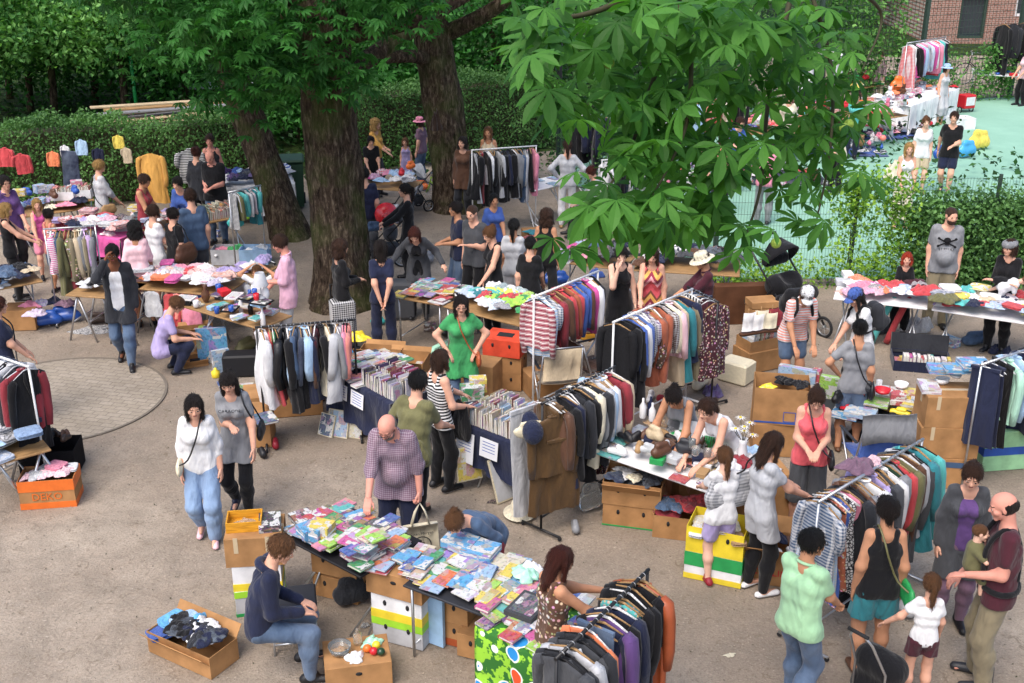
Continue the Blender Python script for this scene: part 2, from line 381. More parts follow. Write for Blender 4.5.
# ------------------------------------------------------------------ implicit surfaces
def field(prims, cell, k=.02, noise=None, cut=None):
 """prims: ('c', a, b, ra, rb) round cone, ('e', c, (rx,ry,rz), rot3x3|None) ellipsoid; sign -1 as last entry subtracts"""
 lo = np.full(3, 1e9); hi = np.full(3, -1e9)
 for p in prims:
  if p[-1] == 'sub': continue
  if p[0] == 'c':
   r = max(p[3], p[4]); a = np.minimum(p[1], p[2])-r; b = np.maximum(p[1], p[2])+r
  else:
   r = max(p[2]); a = np.array(p[1])-r; b = np.array(p[1])+r
  lo = np.minimum(lo, a); hi = np.maximum(hi, b)
 lo = lo-cell*2.5-k*.3; hi = hi+cell*2.5+k*.3
 n = np.ceil((hi-lo)/cell).astype(int)+1
 ax = [lo[i]+cell*np.arange(n[i]) for i in range(3)]
 V = np.full(n, 1.0)
 for p in prims:
  sub = p[-1] == 'sub'
  kk = k
  if p[0] == 'c':
   a, b, ra, rb = np.array(p[1], float), np.array(p[2], float), p[3], p[4]
   l_ = np.minimum(a, b)-max(ra, rb)-kk-cell*2; h_ = np.maximum(a, b)+max(ra, rb)+kk+cell*2
  else:
   c, rr = np.array(p[1], float), p[2]; l_ = c-max(rr)-kk-cell*2; h_ = c+max(rr)+kk+cell*2
  i0 = np.clip(np.floor((l_-lo)/cell).astype(int), 0, n); i1 = np.clip(np.ceil((h_-lo)/cell).astype(int)+1, 0, n)
  if np.any(i1 <= i0): continue
  sl = tuple(slice(i0[i], i1[i]) for i in range(3))
  X = ax[0][sl[0]][:, None, None]; Y = ax[1][sl[1]][None, :, None]; Z = ax[2][sl[2]][None, None, :]
  if p[0] == 'c':
   ab = b-a; L = float(ab @ ab)+1e-9
   t = np.clip(((X-a[0])*ab[0]+(Y-a[1])*ab[1]+(Z-a[2])*ab[2])/L, 0, 1)
   d = np.sqrt((X-a[0]-t*ab[0])**2+(Y-a[1]-t*ab[1])**2+(Z-a[2]-t*ab[2])**2)-(ra+(rb-ra)*t)
  else:
   dx, dy, dz = X-c[0], Y-c[1], Z-c[2]
   if len(p) > 3 and p[3] is not None and not isinstance(p[3], str):
    Rm = p[3]; dx, dy, dz = (Rm[0][0]*dx+Rm[1][0]*dy+Rm[2][0]*dz, Rm[0][1]*dx+Rm[1][1]*dy+Rm[2][1]*dz, Rm[0][2]*dx+Rm[1][2]*dy+Rm[2][2]*dz)
   q = np.sqrt((dx/rr[0])**2+(dy/rr[1])**2+(dz/rr[2])**2); d = (q-1)*min(rr)
  W = V[sl]
  if sub:
   h = np.clip(.5-.5*(W+d)/(kk*.5), 0, 1); V[sl] = W*(1-h)-d*h+kk*.5*h*(1-h)
  else:
   h = np.clip(.5+.5*(d-W)/kk, 0, 1); V[sl] = d*(1-h)+W*h-kk*h*(1-h)
 X, Y, Z = ax[0][:, None, None], ax[1][None, :, None], ax[2][None, None, :]
 if noise is not None: V = V+noise(X, Y, Z)
 if cut is not None: V = np.maximum(V, cut(X, Y, Z))
 V[0] = V[-1] = .1; V[:, 0] = V[:, -1] = .1; V[:, :, 0] = V[:, :, -1] = .1
 return V, lo

def snet(V, org, cell):
 s = V < 0; n = V.shape
 cnt = np.zeros([d-1 for d in n], np.int8)
 for dx in (0, 1):
  for dy in (0, 1):
   for dz in (0, 1): cnt += s[dx:n[0]-1+dx, dy:n[1]-1+dy, dz:n[2]-1+dz]
 mask = (cnt > 0) & (cnt < 8); I = np.argwhere(mask)
 idx = -np.ones(mask.shape, np.int64); idx[mask] = np.arange(len(I))
 acc = np.zeros((len(I), 3)); num = np.zeros(len(I))
 cor = [(a, b, c) for a in (0, 1) for b in (0, 1) for c in (0, 1)]
 vals = {c: V[I[:, 0]+c[0], I[:, 1]+c[1], I[:, 2]+c[2]] for c in cor}
 for c in cor:
  for axx in range(3):
   if c[axx] == 0:
    d = list(c); d[axx] = 1; d = tuple(d); a, b = vals[c], vals[d]
    m = (a < 0) != (b < 0); t = np.where(m, a/np.where(m, a-b, 1), 0)
    p = np.array(c, float)[None, :].repeat(len(I), 0); p[:, axx] = t
    acc += p*m[:, None]; num += m
 P = (I+acc/num[:, None])*cell+org
 Q = []
 for axx in range(3):
  sl0 = [slice(1, -1)]*3; sl0[axx] = slice(0, -1); sl1 = list(sl0); sl1[axx] = slice(1, None)
  a, b = s[tuple(sl0)], s[tuple(sl1)]; E = np.argwhere(a != b)
  if not len(E): continue
  off = np.array([1, 1, 1]); off[axx] = 0; E = E+off; u, v = [(1, 2), (2, 0), (0, 1)][axx]
  def cid(du, dv):
   F = E.copy(); F[:, u] -= du; F[:, v] -= dv; return idx[F[:, 0], F[:, 1], F[:, 2]]
  q = np.stack([cid(1, 1), cid(0, 1), cid(0, 0), cid(1, 0)], 1)
  ins = s[E[:, 0], E[:, 1], E[:, 2]]; q[~ins] = q[~ins][:, ::-1]; Q.append(q)
 return P, np.concatenate(Q)

def smesh(prims, cell, k=.02, noise=None, cut=None):
 V, o = field(prims, cell, k, noise, cut); return snet(V, o, cell)

# ------------------------------------------------------------------ head, hands, hair, shoe templates
def head_tpl(cell):
 P = [('e', (0, -.06, .13), (.33, .41, .36)), ('e', (0, .09, -.16), (.25, .27, .30)), ('c', (-.06, .24, -.4), (.06, .24, -.4), .085, .085),
   ('c', (0, .33, .06), (0, .415, -.12), .03, .05), ('c', (-.05, .36, -.13), (.05, .36, -.13), .035, .035),
   ('c', (-.15, .31, .085), (.15, .31, .085), .05, .05), ('e', (-.19, .2, -.12), (.1, .12, .1)), ('e', (.19, .2, -.12), (.1, .12, .1)),
   ('c', (-.07, .335, -.245), (.07, .335, -.245), .03, .03),
   ('e', (-.335, -.03, -.02), (.035, .075, .12)), ('e', (.335, -.03, -.02), (.035, .075, .12)),
   ('c', (0, -.1, -.2), (0, -.14, -.6), .22, .23),
   ('e', (-.14, .40, 0), (.075, .075, .05), 'sub'), ('e', (.14, .40, 0), (.075, .075, .05), 'sub'),
   ('e', (-.14, .3, 0), (.068, .068, .06)), ('e', (.14, .3, 0), (.068, .068, .06))]
 V, Q = smesh(P, cell, .05)
 C = V[Q].mean(1); mi = np.zeros(len(Q), int)
 for sx in (-1, 1):
  mi[(np.abs(C[:, 0]-sx*.14) < .06) & (np.abs(C[:, 2]) < .022) & (C[:, 1] > .28)] = 1
  mi[(np.abs(C[:, 0]-sx*.14) < .034) & (np.abs(C[:, 2]) < .034) & (C[:, 1] > .28)] = 2
  mi[(np.abs(C[:, 0]-sx*.15) < .1) & (C[:, 2] > .09) & (C[:, 2] < .12) & (C[:, 1] > .25)] = 4
 mi[(np.abs(C[:, 0]) < .085) & (C[:, 2] > -.27) & (C[:, 2] < -.22) & (C[:, 1] > .3)] = 3
 return V, Q, mi
HEADS = [head_tpl(.032), head_tpl(.06)]

def hand_tpl(cell, curl, fist=0):
 P = []
 for i, (x, L) in enumerate(((-.15, .40), (-.05, .46), (.05, .43), (.145, .34))):
  P.append(('c', (x*.7, .06, 0), (x, .5, 0), .085, .062))
  p = np.array((x, .5, 0.)); a = 0
  for j, (f, r) in enumerate(((.45, .052), (.3, .046), (.25, .04))):
   a += rad(curl[j]); q = p+np.array((x*.12, math.cos(a), -math.sin(a)))*L*f
   P.append(('c', p, q, r, r*.88)); p = q
 P += [('c', (-.1, .12, -.02), (-.26, .3, -.06), .08, .06), ('c', (-.26, .3, -.06), (-.3, .46, -.11), .056, .05), ('c', (-.3, .46, -.11), (-.27, .57, -.17), .048, .04),
   ('c', (0, -.12, 0), (0, .15, 0), .10, .11)]
 V, Q = smesh(P, cell, .03); return V, Q
HANDS = {(lod, kind): hand_tpl(c, cv) for lod, c in ((0, .042), (1, .085)) for kind, cv in (('open', (12, 22, 18)), ('grip', (55, 65, 40)))}

def hair_tpl(style):
 nz = lambda X, Y, Z: .018*np.sin(np.arctan2(X, Y+.1)*26+Z*5)*(1-.3*np.abs(X))+.012*np.sin(17*X+9*Z)*np.sin(13*Y)
 sk = [('e', (0, -.08, .14), (.375, .455, .41))]
 face = [('e', (0, .46, -.14), (.29, .36, .42), 'sub'), ('e', (0, .1, -.5), (.40, .46, .37), 'sub')]
 back = [('c', (-.12, -.28, 0), (-.14, -.33, -.75), .22, .15), ('c', (.12, -.28, 0), (.14, -.33, -.75), .22, .15)]
 lock = lambda z, y=.12, r=.08: [('c', (-.32, -.02, .1), (-.33, y, z), .11, r), ('c', (.32, -.02, .1), (.33, y, z), .11, r)]
 if style == 'short': P = sk+face+[('e', (0, 0, -.42), (.6, .6, .30), 'sub')]
 elif style == 'pixie': P = [('e', (0, -.09, .15), (.39, .48, .42)), ('c', (0, -.36, 0), (0, -.33, -.3), .16, .12), ('e', (0, .22, .33), (.27, .18, .12))]+face[:1]
 elif style == 'fringe': P = sk+back+lock(-.8, .02, .1)+[('c', (0, -.3, -.5), (0, -.38, -1.25), .2, .1), ('e', (0, .5, -.2), (.27, .36, .34), 'sub'), ('e', (0, .27, .22), (.26, .13, .12))]
 elif style == 'long': P = sk+back+lock(-.62)+[('e', (0, .46, -.14), (.29, .36, .42), 'sub'), ('c', (0, -.3, -.4), (0, -.36, -1.0), .2, .12)]
 elif style == 'bob': P = sk+[('c', (-.14, -.24, 0), (-.15, -.26, -.4), .24, .19), ('c', (.14, -.24, 0), (.15, -.26, -.4), .24, .19)]+lock(-.38, .08, .11)+face[:1]
 elif style == 'ponytail': P = sk+face+[('c', (0, -.5, .2), (0, -.6, .12), .1, .12), ('c', (0, -.6, .12), (0, -.62, -.45), .13, .11), ('c', (0, -.62, -.45), (.03, -.52, -1.0), .11, .04)]
 elif style == 'bun': P = sk+face+[('e', (0, -.42, .42), (.17, .17, .16))]
 elif style == 'curly':
  P = [('e', (0, -.1, .15), (.47, .52, .46)), ('e', (0, -.25, -.35), (.5, .36, .45))]+lock(-.45, .1, .16)+[('e', (0, .48, -.14), (.28, .36, .38), 'sub')]
  nz = lambda X, Y, Z: .05*np.sin(21*X+3)*np.sin(19*Y)*np.sin(17*Z+1)
 elif style == 'balding': P = [('e', (0, -.09, .03), (.36, .44, .32)), ('e', (0, .35, .2), (.6, .42, .6), 'sub'), ('e', (0, -.05, .42), (.30, .36, .28), 'sub'), ('e', (0, 0, -.5), (.6, .6, .28), 'sub')]
 elif style == 'buzz': P = [('e', (0, -.075, .14), (.345, .425, .375))]+face+[('e', (0, 0, -.42), (.6, .6, .33), 'sub')]; nz = None
 elif style == 'loose bun': P = sk+face+lock(-.3, .14, .04)+[('e', (0, -.52, .15), (.15, .14, .15))]
 V, Q = smesh(P, .045, .06, nz)
 if style == 'buzz' or style == 'balding': return qmesh('hair', V, Q, ['hair'])
 # loose strands over the surface
 g = np.random.default_rng(len(style)); n = 900; i = g.integers(0, len(Q), n); A, B, C_, D_ = (V[Q[i, k]] for k in range(4)); c = (A+B+C_+D_)/4
 nm = np.cross(C_-A, D_-B); nm /= np.linalg.norm(nm, axis=1)[:, None]+1e-9
 d = c-np.array((0, -.1, .5)); d[:, 2] -= .35; d -= nm*np.sum(d*nm, 1)[:, None]; d += g.normal(0, .12, d.shape); d /= np.linalg.norm(d, axis=1)[:, None]+1e-9
 s = np.cross(nm, d)*.011; L = g.uniform(.12, .3, n)[:, None]; o = g.uniform(.012, .045, n)[:, None]
 p0, p1, p2 = c-d*L*.4, c+nm*o+d*L*.1, c+nm*o*1.3+d*L*.6-np.array((0, 0, .03)); S = np.stack([p0-s, p0+s, p1-s, p1+s, p2-s*.4, p2+s*.4], 1).reshape(-1, 3)
 q = (np.arange(n)*6+len(V))[:, None]; V = np.concatenate([V, S]); Q = np.concatenate([Q, q+np.array([0, 1, 3, 2]), q+np.array([2, 3, 5, 4])])
 return qmesh('hair', V, Q, ['hair'])
HAIR = {}
def beard_mesh():
 V, Q = smesh([('e', (0, .13, -.3), (.27, .25, .22)), ('e', (0, .36, -.1), (.14, .2, .11), 'sub'), ('e', (0, .0, .1), (.6, .6, .28), 'sub')], .04, .04)
 return qmesh('beard', V, Q, ['hair'])
def shoe_tpl(style):
 if style == 'trainer': P = [('c', (0, -.22, .13), (0, .52, .10), .15, .13), ('c', (0, -.15, .2), (0, .1, .3), .14, .12)]
 elif style == 'boot': P = [('c', (0, -.2, .14), (0, .52, .1), .16, .13), ('c', (0, -.14, .2), (0, -.1, .75), .16, .17)]
 else: P = [('c', (0, -.2, .08), (0, .5, .07), .13, .12), ('e', (0, .04, .3), (.12, .26, .16), 'sub')]
 V, Q = smesh(P, .055, .05, None, lambda X, Y, Z: -Z+.012)
 C = V[Q].mean(1); return qmesh('shoe', V, Q, ['leather', 'whitepaper' if style == 'trainer' else 'rubber'], (C[:, 2] < .055).astype(int))
SHOE = {}

def cap_mesh(kind):
 b = MB()
 if kind == 'cap':
  b.lathe([(.40, .1), (.41, .2), (.37, .38), (.25, .52), (.08, .585), (.01, .59)], (0, -.07, 0), 20, 0, .96, 1.14)
  g = [[(x*.33, .33+.36*math.sqrt(max(0, 1-x*x))*t+.02, .13-.10*t*t-.05*abs(x)) for x in (-1, -.7, -.35, 0, .35, .7, 1)] for t in (0, .35, .7, 1)]
  b.sheet(g, 0, .025)
 elif kind == 'sunhat':
  b.lathe([(.72, .03), (.60, .12), (.42, .17), (.41, .3), (.36, .5), (.2, .57), (.01, .58)], (0, -.06, 0), 24, 0, .98, 1.1)
 elif kind == 'flatcap':
  b.lathe([(.41, .08), (.47, .2), (.44, .36), (.28, .46), (.01, .49)], (0, -.03, 0), 20, 0, .95, 1.15)
 return b.mesh('hat', ['plain'])
CAPS = {}

def ik(a, c, l1, l2, hint):
 a, c = Vector(a), Vector(c); d = c-a; L = d.length
 mx = (l1+l2)*.985
 if L > mx: d = d*(mx/L); c = a+d; L = mx
 L = max(L, abs(l1-l2)+.02)
 x = (l1*l1-l2*l2+L*L)/(2*L); h = math.sqrt(max(l1*l1-x*x, 0)); u = d.normalized(); hv = Vector(hint)
 hv = hv-u*hv.dot(u); hv = hv.normalized() if hv.length > 1e-4 else u.orthogonal()
 return a+u*x+hv*h, c

ARM = {'down': (.122, .02, .435), 'hip': (.105, .045, .575), 'fwd': (.07, .25, .60), 'low': (.075, .19, .49), 'mouth': (.02, .13, .86), 'back': (.02, -.10, .50),
  'chest': (.03, .14, .68), 'head': (.09, .0, .99), 'reach': (.06, .33, .52), 'side': (.24, .10, .56), 'phone': (.03, .16, .63), 'cross': (-.06, .12, .66),
  'bagstrap': (.09, .12, .72), 'lap': (.05, .26, .36), 'swing': (.13, .12, .47), 'swingb': (.14, -.09, .46), 'cart': (.12, .33, .42), 'face': (.05, .14, .91)}
ELB = {'hip': (1, -.45, .1), 'head': (1, .1, .3), 'face': (.6, .3, -1), 'mouth': (.4, 0, -1), 'cross': (.8, -.1, -1), 'back': (.7, -1, 0)}
SKIN = {'fair': hexc('d9a58c'), 'pale': hexc('e0b39c'), 'tan': hexc('bf8a6a'), 'brown': hexc('7a4c34'), 'pink': hexc('d59482')}
HAIRC = {'dark': hexc('1c1310'), 'black': hexc('0e0c0d'), 'brown': hexc('3c2619'), 'light brown': hexc('6e4c30'), 'blond': hexc('b08e56'), 'auburn': hexc('4a1f14'),
   'red': hexc('b03a24'), 'grey': hexc('77736e')}
PEOPLE = []

def person(hx, hy, h, yaw, label, sex='f', skin='fair', hair=('long', 'brown'), top=('tee', 'white', 'plain'), bottom=('trousers', 'denim', 'denim'), shoes=('trainer', 'black'),
   lean=0, side=0, head=(0, 0), arms=('down', 'down'), walk=0, sit=0, crouch=0, fat=1.0, inner=None, cap=None, glasses=False, beard=False, group=None, feet=None, cat='person', grip=(0, 0), seat=None, kneel=None):
 H = h; m = sex == 'm'; child = h < 1.45
 hs = (.133 if not child else .133+.03*(1.45-h)/.5)     # head height share
 # ---- skeleton in units of H, local frame: x right, y forward
 hipz = .515
 hy0 = 0.0
 if sit: hipz = (seat or .46)/H+.05
 if crouch: hipz = .515-crouch
 ft = {}
 if feet: ft = {-1: feet[0], 1: feet[1]}
 elif sit: ft = {-1: (-.07, .24), 1: (.07, .26)}
 elif walk: ft = {-1: (-.045, .13*walk), 1: (.045, -.13*walk)}
 else: ft = {-1: (-.06, .0), 1: (.062, .02)}
 if walk: hipz -= .018
 la = rad(lean); sa = rad(side)
 Rl = Matrix.Rotation(-la, 3, 'X') @ Matrix.Rotation(sa, 3, 'Y')
 hip = Vector((0, -math.sin(la)*.06 if not sit else 0, hipz))
 up = Rl @ Vector((0, 0, 1)); fw = Rl @ Vector((0, 1, 0)); rt = Rl @ Vector((1, 0, 0))
 waist = hip+(Matrix.Rotation(-la*.5, 3, 'X') @ Vector((0, 0, .09)))
 chest = waist+up*.135; shc = chest+up*.075; neck = shc+up*.03
 hz = neck+up*(.035)+fw*.01
 pr, yr = rad(head[0]), rad(head[1])
 Rh = Rl @ Matrix.Rotation(la*.45, 3, 'X') @ Matrix.Rotation(-yr, 3, 'Z') @ Matrix.Rotation(-pr, 3, 'X')
 hc = hz+(Rh @ Vector((0, .018, .42*hs)))
 W = (.088 if m else .074)*(1 if not child else .88)
 bw = fat*(.92 if m else .83)*(.86 if child else 1)
 J = {}
 for s in (-1, 1):
  sh = shc+rt*s*W; J['sh', s] = sh
  hd = arms[0] if s < 0 else arms[1]
  key = hd if isinstance(hd, str) else None
  tg = Vector(ARM[hd] if key else hd); tg.x *= (s if key else 1)
  if key: # arms follow the trunk's lean a little
   tg = tg if key in ('down', 'fwd', 'low', 'reach', 'lap', 'cart', 'side', 'swing', 'swingb') and not sit else hip+Rl @ (tg-Vector((0, 0, .515)))
   if sit and key in ('lap',): tg = hip+Vector((s*.05, .2, .07))
   if key in ('down',) and lean > 5: tg = sh+Vector((s*.03, .03, -.33))
   if crouch: tg = tg-Vector((0, 0, crouch)) if key in ('fwd', 'low', 'reach', 'down', 'side') else tg
  eh = Vector(ELB.get(key, (.35, -.7, -.5))); eh.x *= s
  el, wr = ik(sh, tg, .172, .150, eh); J['el', s] = el; J['wr', s] = wr
  hp = hip+Vector((s*.05, 0, -.005)); fx, fy = ft[s]
  an = Vector((fx, fy, .045))
  if walk and fy < 0: an.z = .075
  kn, an = ik(hp, an, .24, .232, (s*.12, 1, .1)); J['hp', s] = hp; J['kn', s] = kn; J['an', s] = an
 # ---- world placement from the head-top pixel
 top_l = hc+Rh @ Vector((0, 0, .5*hs)); topz = top_l.z*H
 w = at(hx, hy, topz); R_ = Matrix.Rotation(-rad(yaw), 3, 'Z')
 o = w-(R_ @ Vector((top_l.x*H, top_l.y*H, 0))); o.z = 0
 mw = Matrix.Translation(o) @ R_.to_4x4()
 D = w.y
 cell = min(max(D*.00105, .011), .024); lod = 0 if D < 15 else 1
 if child: cell *= .85
 sc = lambda v: np.array(v)*H
 root = thing('person', label, cat, o, -rad(yaw), group)
 r_ = lambda x: x*H*bw
 # ---- body
 P = []
 def torso(off=0.0, sleeve=True, low=True):
  q = []
  wa = .048 if m else .040
  cw = (hip, waist, chest, shc)
  q += [('c', sc(hip-rt*.040), sc(hip+rt*.040), r_(.064)+off, r_(.064)+off)] if low else []
  q += [('c', sc(waist-rt*.030), sc(waist+rt*.030), r_(wa+.016)+off, r_(wa+.016)+off),
    ('c', sc(chest-rt*.042), sc(chest+rt*.042), r_(.060)+off, r_(.060)+off),
    ('c', sc(waist+(chest-waist)*.5-rt*.035), sc(waist+(chest-waist)*.5+rt*.035), r_(wa+.017)+off, r_(wa+.017)+off),
    ('c', sc(hip.lerp(waist, .5)-rt*.036), sc(hip.lerp(waist, .5)+rt*.036), r_(.061)+off, r_(.061)+off)]
  if not m and not child:
   q += [('e', sc(chest+fw*.045+rt*s*.036-up*.012), (r_(.040)+off,)*3) for s in (-1, 1)]
  if m and fat > 1.1: q += [('e', sc(waist+fw*.045), (r_(.07)+off,)*3)]
  return q
 P += torso(); P += [('c', sc(shc-rt*W*.82), sc(shc+rt*W*.82), r_(.034), r_(.034)), ('c', sc(neck-up*.03), sc(hc-Rh @ Vector((0, .02, .04))), H*.034, H*.031)]
 for s in (-1, 1):
  P += [('c', sc(J['sh', s]), sc(J['el', s]), r_(.031), H*.0235), ('c', sc(J['el', s]), sc(J['wr', s]), H*.0245, H*.0160)]
  P += [('c', sc(J['hp', s]), sc(J['kn', s]), r_(.054), H*.034), ('c', sc(J['kn', s]), sc((J['kn', s]*.62+J['an', s]*.38)-Vector((0, .008, 0))), H*.033, H*.034), ('c', sc(J['kn', s]*.62+J['an', s]*.38), sc(J['an', s]), H*.033, H*.019),
    ('c', sc(J['an', s]-Vector((0, 0, .022))), sc(J['an', s]+Vector((0, .085, -.028))), H*.019, H*.013)]
 V, Q = smesh(P, cell*1.15, .022*H)
 Vs, Qs, Ms = [V], [Q], [np.zeros(len(Q), int)]; n0 = len(V)
 hv, hq, hm = HEADS[lod]; Hm = np.array(Rh)
 Vs.append((hv*hs*H) @ Hm.T+sc(hc)); Qs.append(hq+n0); Ms.append(hm); n0 += len(hv)
 hm4 = Matrix.Translation(Vector(hc)*H) @ Rh.to_4x4() @ Matrix.Scale(hs*H, 4)
 hand_pos = {}
 for s in (-1, 1):
  d = (J['wr', s]-J['el', s]).normalized(); hk = arms[0] if s < 0 else arms[1]
  if hk in ('fwd', 'low', 'reach', 'lap', 'cart', 'phone', 'side') or not isinstance(hk, str): d = (d+Vector((0, .25, -.1))).normalized()
  zc = Vector((0, 0, 1)) if abs(d.z) < .8 else Vector((s*1.0, .2, 0))
  xx = d.cross(zc).normalized(); zz = xx.cross(d).normalized()
  Rm = np.array([[xx.x, d.x, zz.x], [xx.y, d.y, zz.y], [xx.z, d.z, zz.z]])
  g = grip[0 if s < 0 else 1]
  v, q = HANDS[lod, 'grip' if g else 'open']
  v = v.copy(); flip = s > 0
  if flip: pass
  else: v[:, 0] *= -1; q = q[:, ::-1]
  Vs.append((v*.103*H) @ Rm.T+sc(J['wr', s])); Qs.append(q+n0); Ms.append(np.zeros(len(q), int)); n0 += len(v)
  hand_pos[s] = mw @ (Vector(J['wr', s]+d*.06)*H)
 me = qmesh('body', np.concatenate(Vs), np.concatenate(Qs), ['skin', 'eye', 'iris', 'lips', 'brow'], np.concatenate(Ms))
 link('body', me, root, SKIN[skin])
 # ---- hair, hat, glasses
 if hair:
  if hair[0] not in HAIR: HAIR[hair[0]] = hair_tpl(hair[0])
  o_ = link('hair', HAIR[hair[0]], root, HAIRC[hair[1]]); o_.matrix_local = hm4
 if beard:
  if 'b' not in HAIR: HAIR['b'] = beard_mesh()
  o_ = link('beard', HAIR['b'], root, HAIRC[hair[1] if hair else 'brown']); o_.matrix_local = hm4
 if cap:
  if cap[0] not in CAPS: CAPS[cap[0]] = cap_mesh(cap[0])
  o_ = link('hat' if cap[0] != 'cap' else 'cap', CAPS[cap[0]], root, cap[1]); o_.matrix_local = hm4
 if glasses:
  b = MB()
  for s in (-1, 1):
   b.tube([(s*.14+.085*math.cos(a), .44, .0+.065*math.sin(a)) for a in [k*PI/5 for k in range(10)]], .012, 5, closed=True)
   b.cyl((s*.225, .43, .02), (s*.35, .0, .03), .01, n=5)
  b.cyl((-.055, .44, .01), (.055, .44, .01), .01, n=5)
  o_ = b.build('glasses', 'black metal', root); o_.matrix_local = hm4
 # ---- lower garment
 seed = hx*.37
 wr = lambda amp, f=1.0: (lambda X, Y, Z: amp*(np.sin(Z*38*f+9*np.sin(X*11+seed)+Y*14+seed)+.6*np.sin(Z*21-X*33+seed*2)+.5*np.sin(Y*41+Z*17+seed)))
 bk, bc, bm = bottom; G = []; off = .012+.0022*H
 wz = (waist.z*H+.02)
 un = Vector((0, 0, 1))
 if bk in ('trousers', 'loose', 'leggings', 'shorts', 'cropped'):
  lo_ = {'trousers': .016, 'loose': .024, 'leggings': .009, 'shorts': .018, 'cropped': .02}[bk]
  G += [('c', sc(hip-rt*.040), sc(hip+rt*.040), r_(.064)+.007, r_(.064)+.007), ('c', sc(waist-rt*.028-up*.02), sc(waist+rt*.028-up*.02), r_(.056)+.004, r_(.056)+.004)]
  for s in (-1, 1):
   hp, kn, an = J['hp', s], J['kn', s], J['an', s]
   if bk == 'shorts':
    e = hp.lerp(kn, .62); G += [('c', sc(hp), sc(e), r_(.058)+lo_*.6, H*.044+lo_)]
   else:
    e = an if bk != 'cropped' else kn.lerp(an, .6)
    cf = kn*.62+an*.38-Vector((0, .008, 0))
    G += [('c', sc(hp), sc(kn), r_(.055)+lo_*.4, H*.036+lo_), ('c', sc(kn), sc(cf), H*.0345+lo_, H*.036+lo_)]
    if bk != 'cropped': G += [('c', sc(cf), sc(an), H*.036+lo_, H*(.022 if bk != 'loose' else .027)+lo_)]
    else: G += [('c', sc(cf), sc(e), H*.036+lo_, H*.036+lo_)]
  V, Q = smesh(G, cell, .02*H, wr(.002 if bk != 'leggings' else .0006), None if sit or crouch else (lambda X, Y, Z: np.maximum(Z-wz+Y*0, .02-Z)))
  nm = {'shorts': 'shorts', 'leggings': 'leggings'}.get(bk, 'trousers')
 else:   # skirts
  L = {'skirt': .40, 'midi': .62, 'long': .92, 'mini': .28}[bk]; hmz = (hip.z-L*.46)*H+.01
  G += [('c', sc(hip-rt*.042), sc(hip+rt*.042), r_(.064)+.008, r_(.064)+.008), ('c', sc(waist-rt*.028-up*.02), sc(waist+rt*.028-up*.02), r_(.056)+.005, r_(.058)+.008)]
  for s in (-1, 1):
   hp, kn, an = J['hp', s], J['kn', s], J['an', s]
   if L <= .5: G += [('c', sc(hp), sc(hp.lerp(kn, L*2)), r_(.058)+.008, r_(.058+L*.04)+.01)]
   else: G += [('c', sc(hp), sc(kn), r_(.058)+.008, H*.056+.008), ('c', sc(kn), sc(kn.lerp(an, (L-.5)*2)), H*.056+.008, H*.060+.008)]
  V, Q = smesh(G, cell, .03, lambda X, Y, Z: .006*np.sin(np.arctan2(X, Y+.001)*14+seed)*np.clip((wz-Z)*3, 0, 1), None if sit or crouch else (lambda X, Y, Z: np.maximum(Z-wz+Y*0, hmz-Z)))
  nm = 'skirt'
 link(nm, qmesh(nm, V, Q, [bm]), root, bc)
 # ---- upper garment
 tk, tc, tm = top
 kinds = {'tee': (.62, -.05), 'blouse': (1.35, -.02), 'long': (1.95, -.03), 'tank': (0, -.045), 'polo': (.62, -.05), 'hoodie': (1.95, -.02), 'cardigan': (1.95, -.14), 'coat': (1.95, -.2),
    'rolled': (1.25, -.1), 'dress': (0, -.34), 'tunic': (.5, -.16), 'teedress': (.6, -.12), 'sleeveless': (0, -.1), 'longdress': (0, -.42), 'crop': (.5, .02), 'minidress': (0, -.2)}
 sl, hem = kinds[tk]
 fat_off = .009+.0018*H*(2.2 if tk in ('hoodie', 'cardigan', 'coat', 'rolled', 'polo') else 1)
 G = torso(fat_off)
 strap = sl == 0
 if not strap: G.append(('c', sc(shc-rt*W*.80), sc(shc+rt*W*.80), r_(.034)+fat_off*.5, r_(.034)+fat_off*.5))
 else:
  for s in (-1, 1):
   ps = [sc(chest+rt*s*.040+fw*.048+up*.02), sc(shc+rt*s*W*.58+fw*.018+up*.026), sc(shc+rt*s*W*.58-fw*.018+up*.026), sc(chest+rt*s*.040-fw*.045+up*.03)]
   for q0, q1 in zip(ps, ps[1:]): G.append(('c', q0, q1, .016+.004*H, .016+.004*H))
 for s in (-1, 1):
  sh, el, wr_ = J['sh', s], J['el', s], J['wr', s]
  if sl > 0:
   e = sh.lerp(el, min(sl, 1)); lo_ = fat_off*.75
   G.append(('c', sc(sh), sc(e), r_(.031)+lo_*.8, H*.026+lo_+.003))
   if sl > 1: G.append(('c', sc(el), sc(el.lerp(wr_, sl-1)), H*.027+lo_, H*.021+lo_*.8))
  if hem < -.02:
   hp, kn = J['hp', s], J['kn', s]; f = min(-hem/.24, 1)
   G.append(('c', sc(hp), sc(hp.lerp(kn, f)), r_(.060)+fat_off, r_(.060+f*.012)+fat_off))
   if -hem > .24: G.append(('c', sc(kn), sc(kn.lerp(J['an', s], (-hem-.24)/.24)), r_(.066)+fat_off, r_(.074)+fat_off))
 nk = neck+fw*(.036 if tk in ('tank', 'dress', 'sleeveless', 'longdress', 'minidress') else .03)+up*(.012 if not strap else .0)
 G.append(('e', sc(nk), (H*(.046 if not strap else .05), H*.045, H*(.038 if not strap else .05)), 'sub'))
 G.append(('c', sc(neck-up*(.01 if strap else -.01)), sc(neck+up*.1), H*(.037 if strap else .031), H*.05, 'sub'))
 if tk in ('cardigan', 'coat') and inner: G.append(('c', sc(hip+fw*.10), sc(neck+fw*.06), H*.055, H*.04, 'sub'))
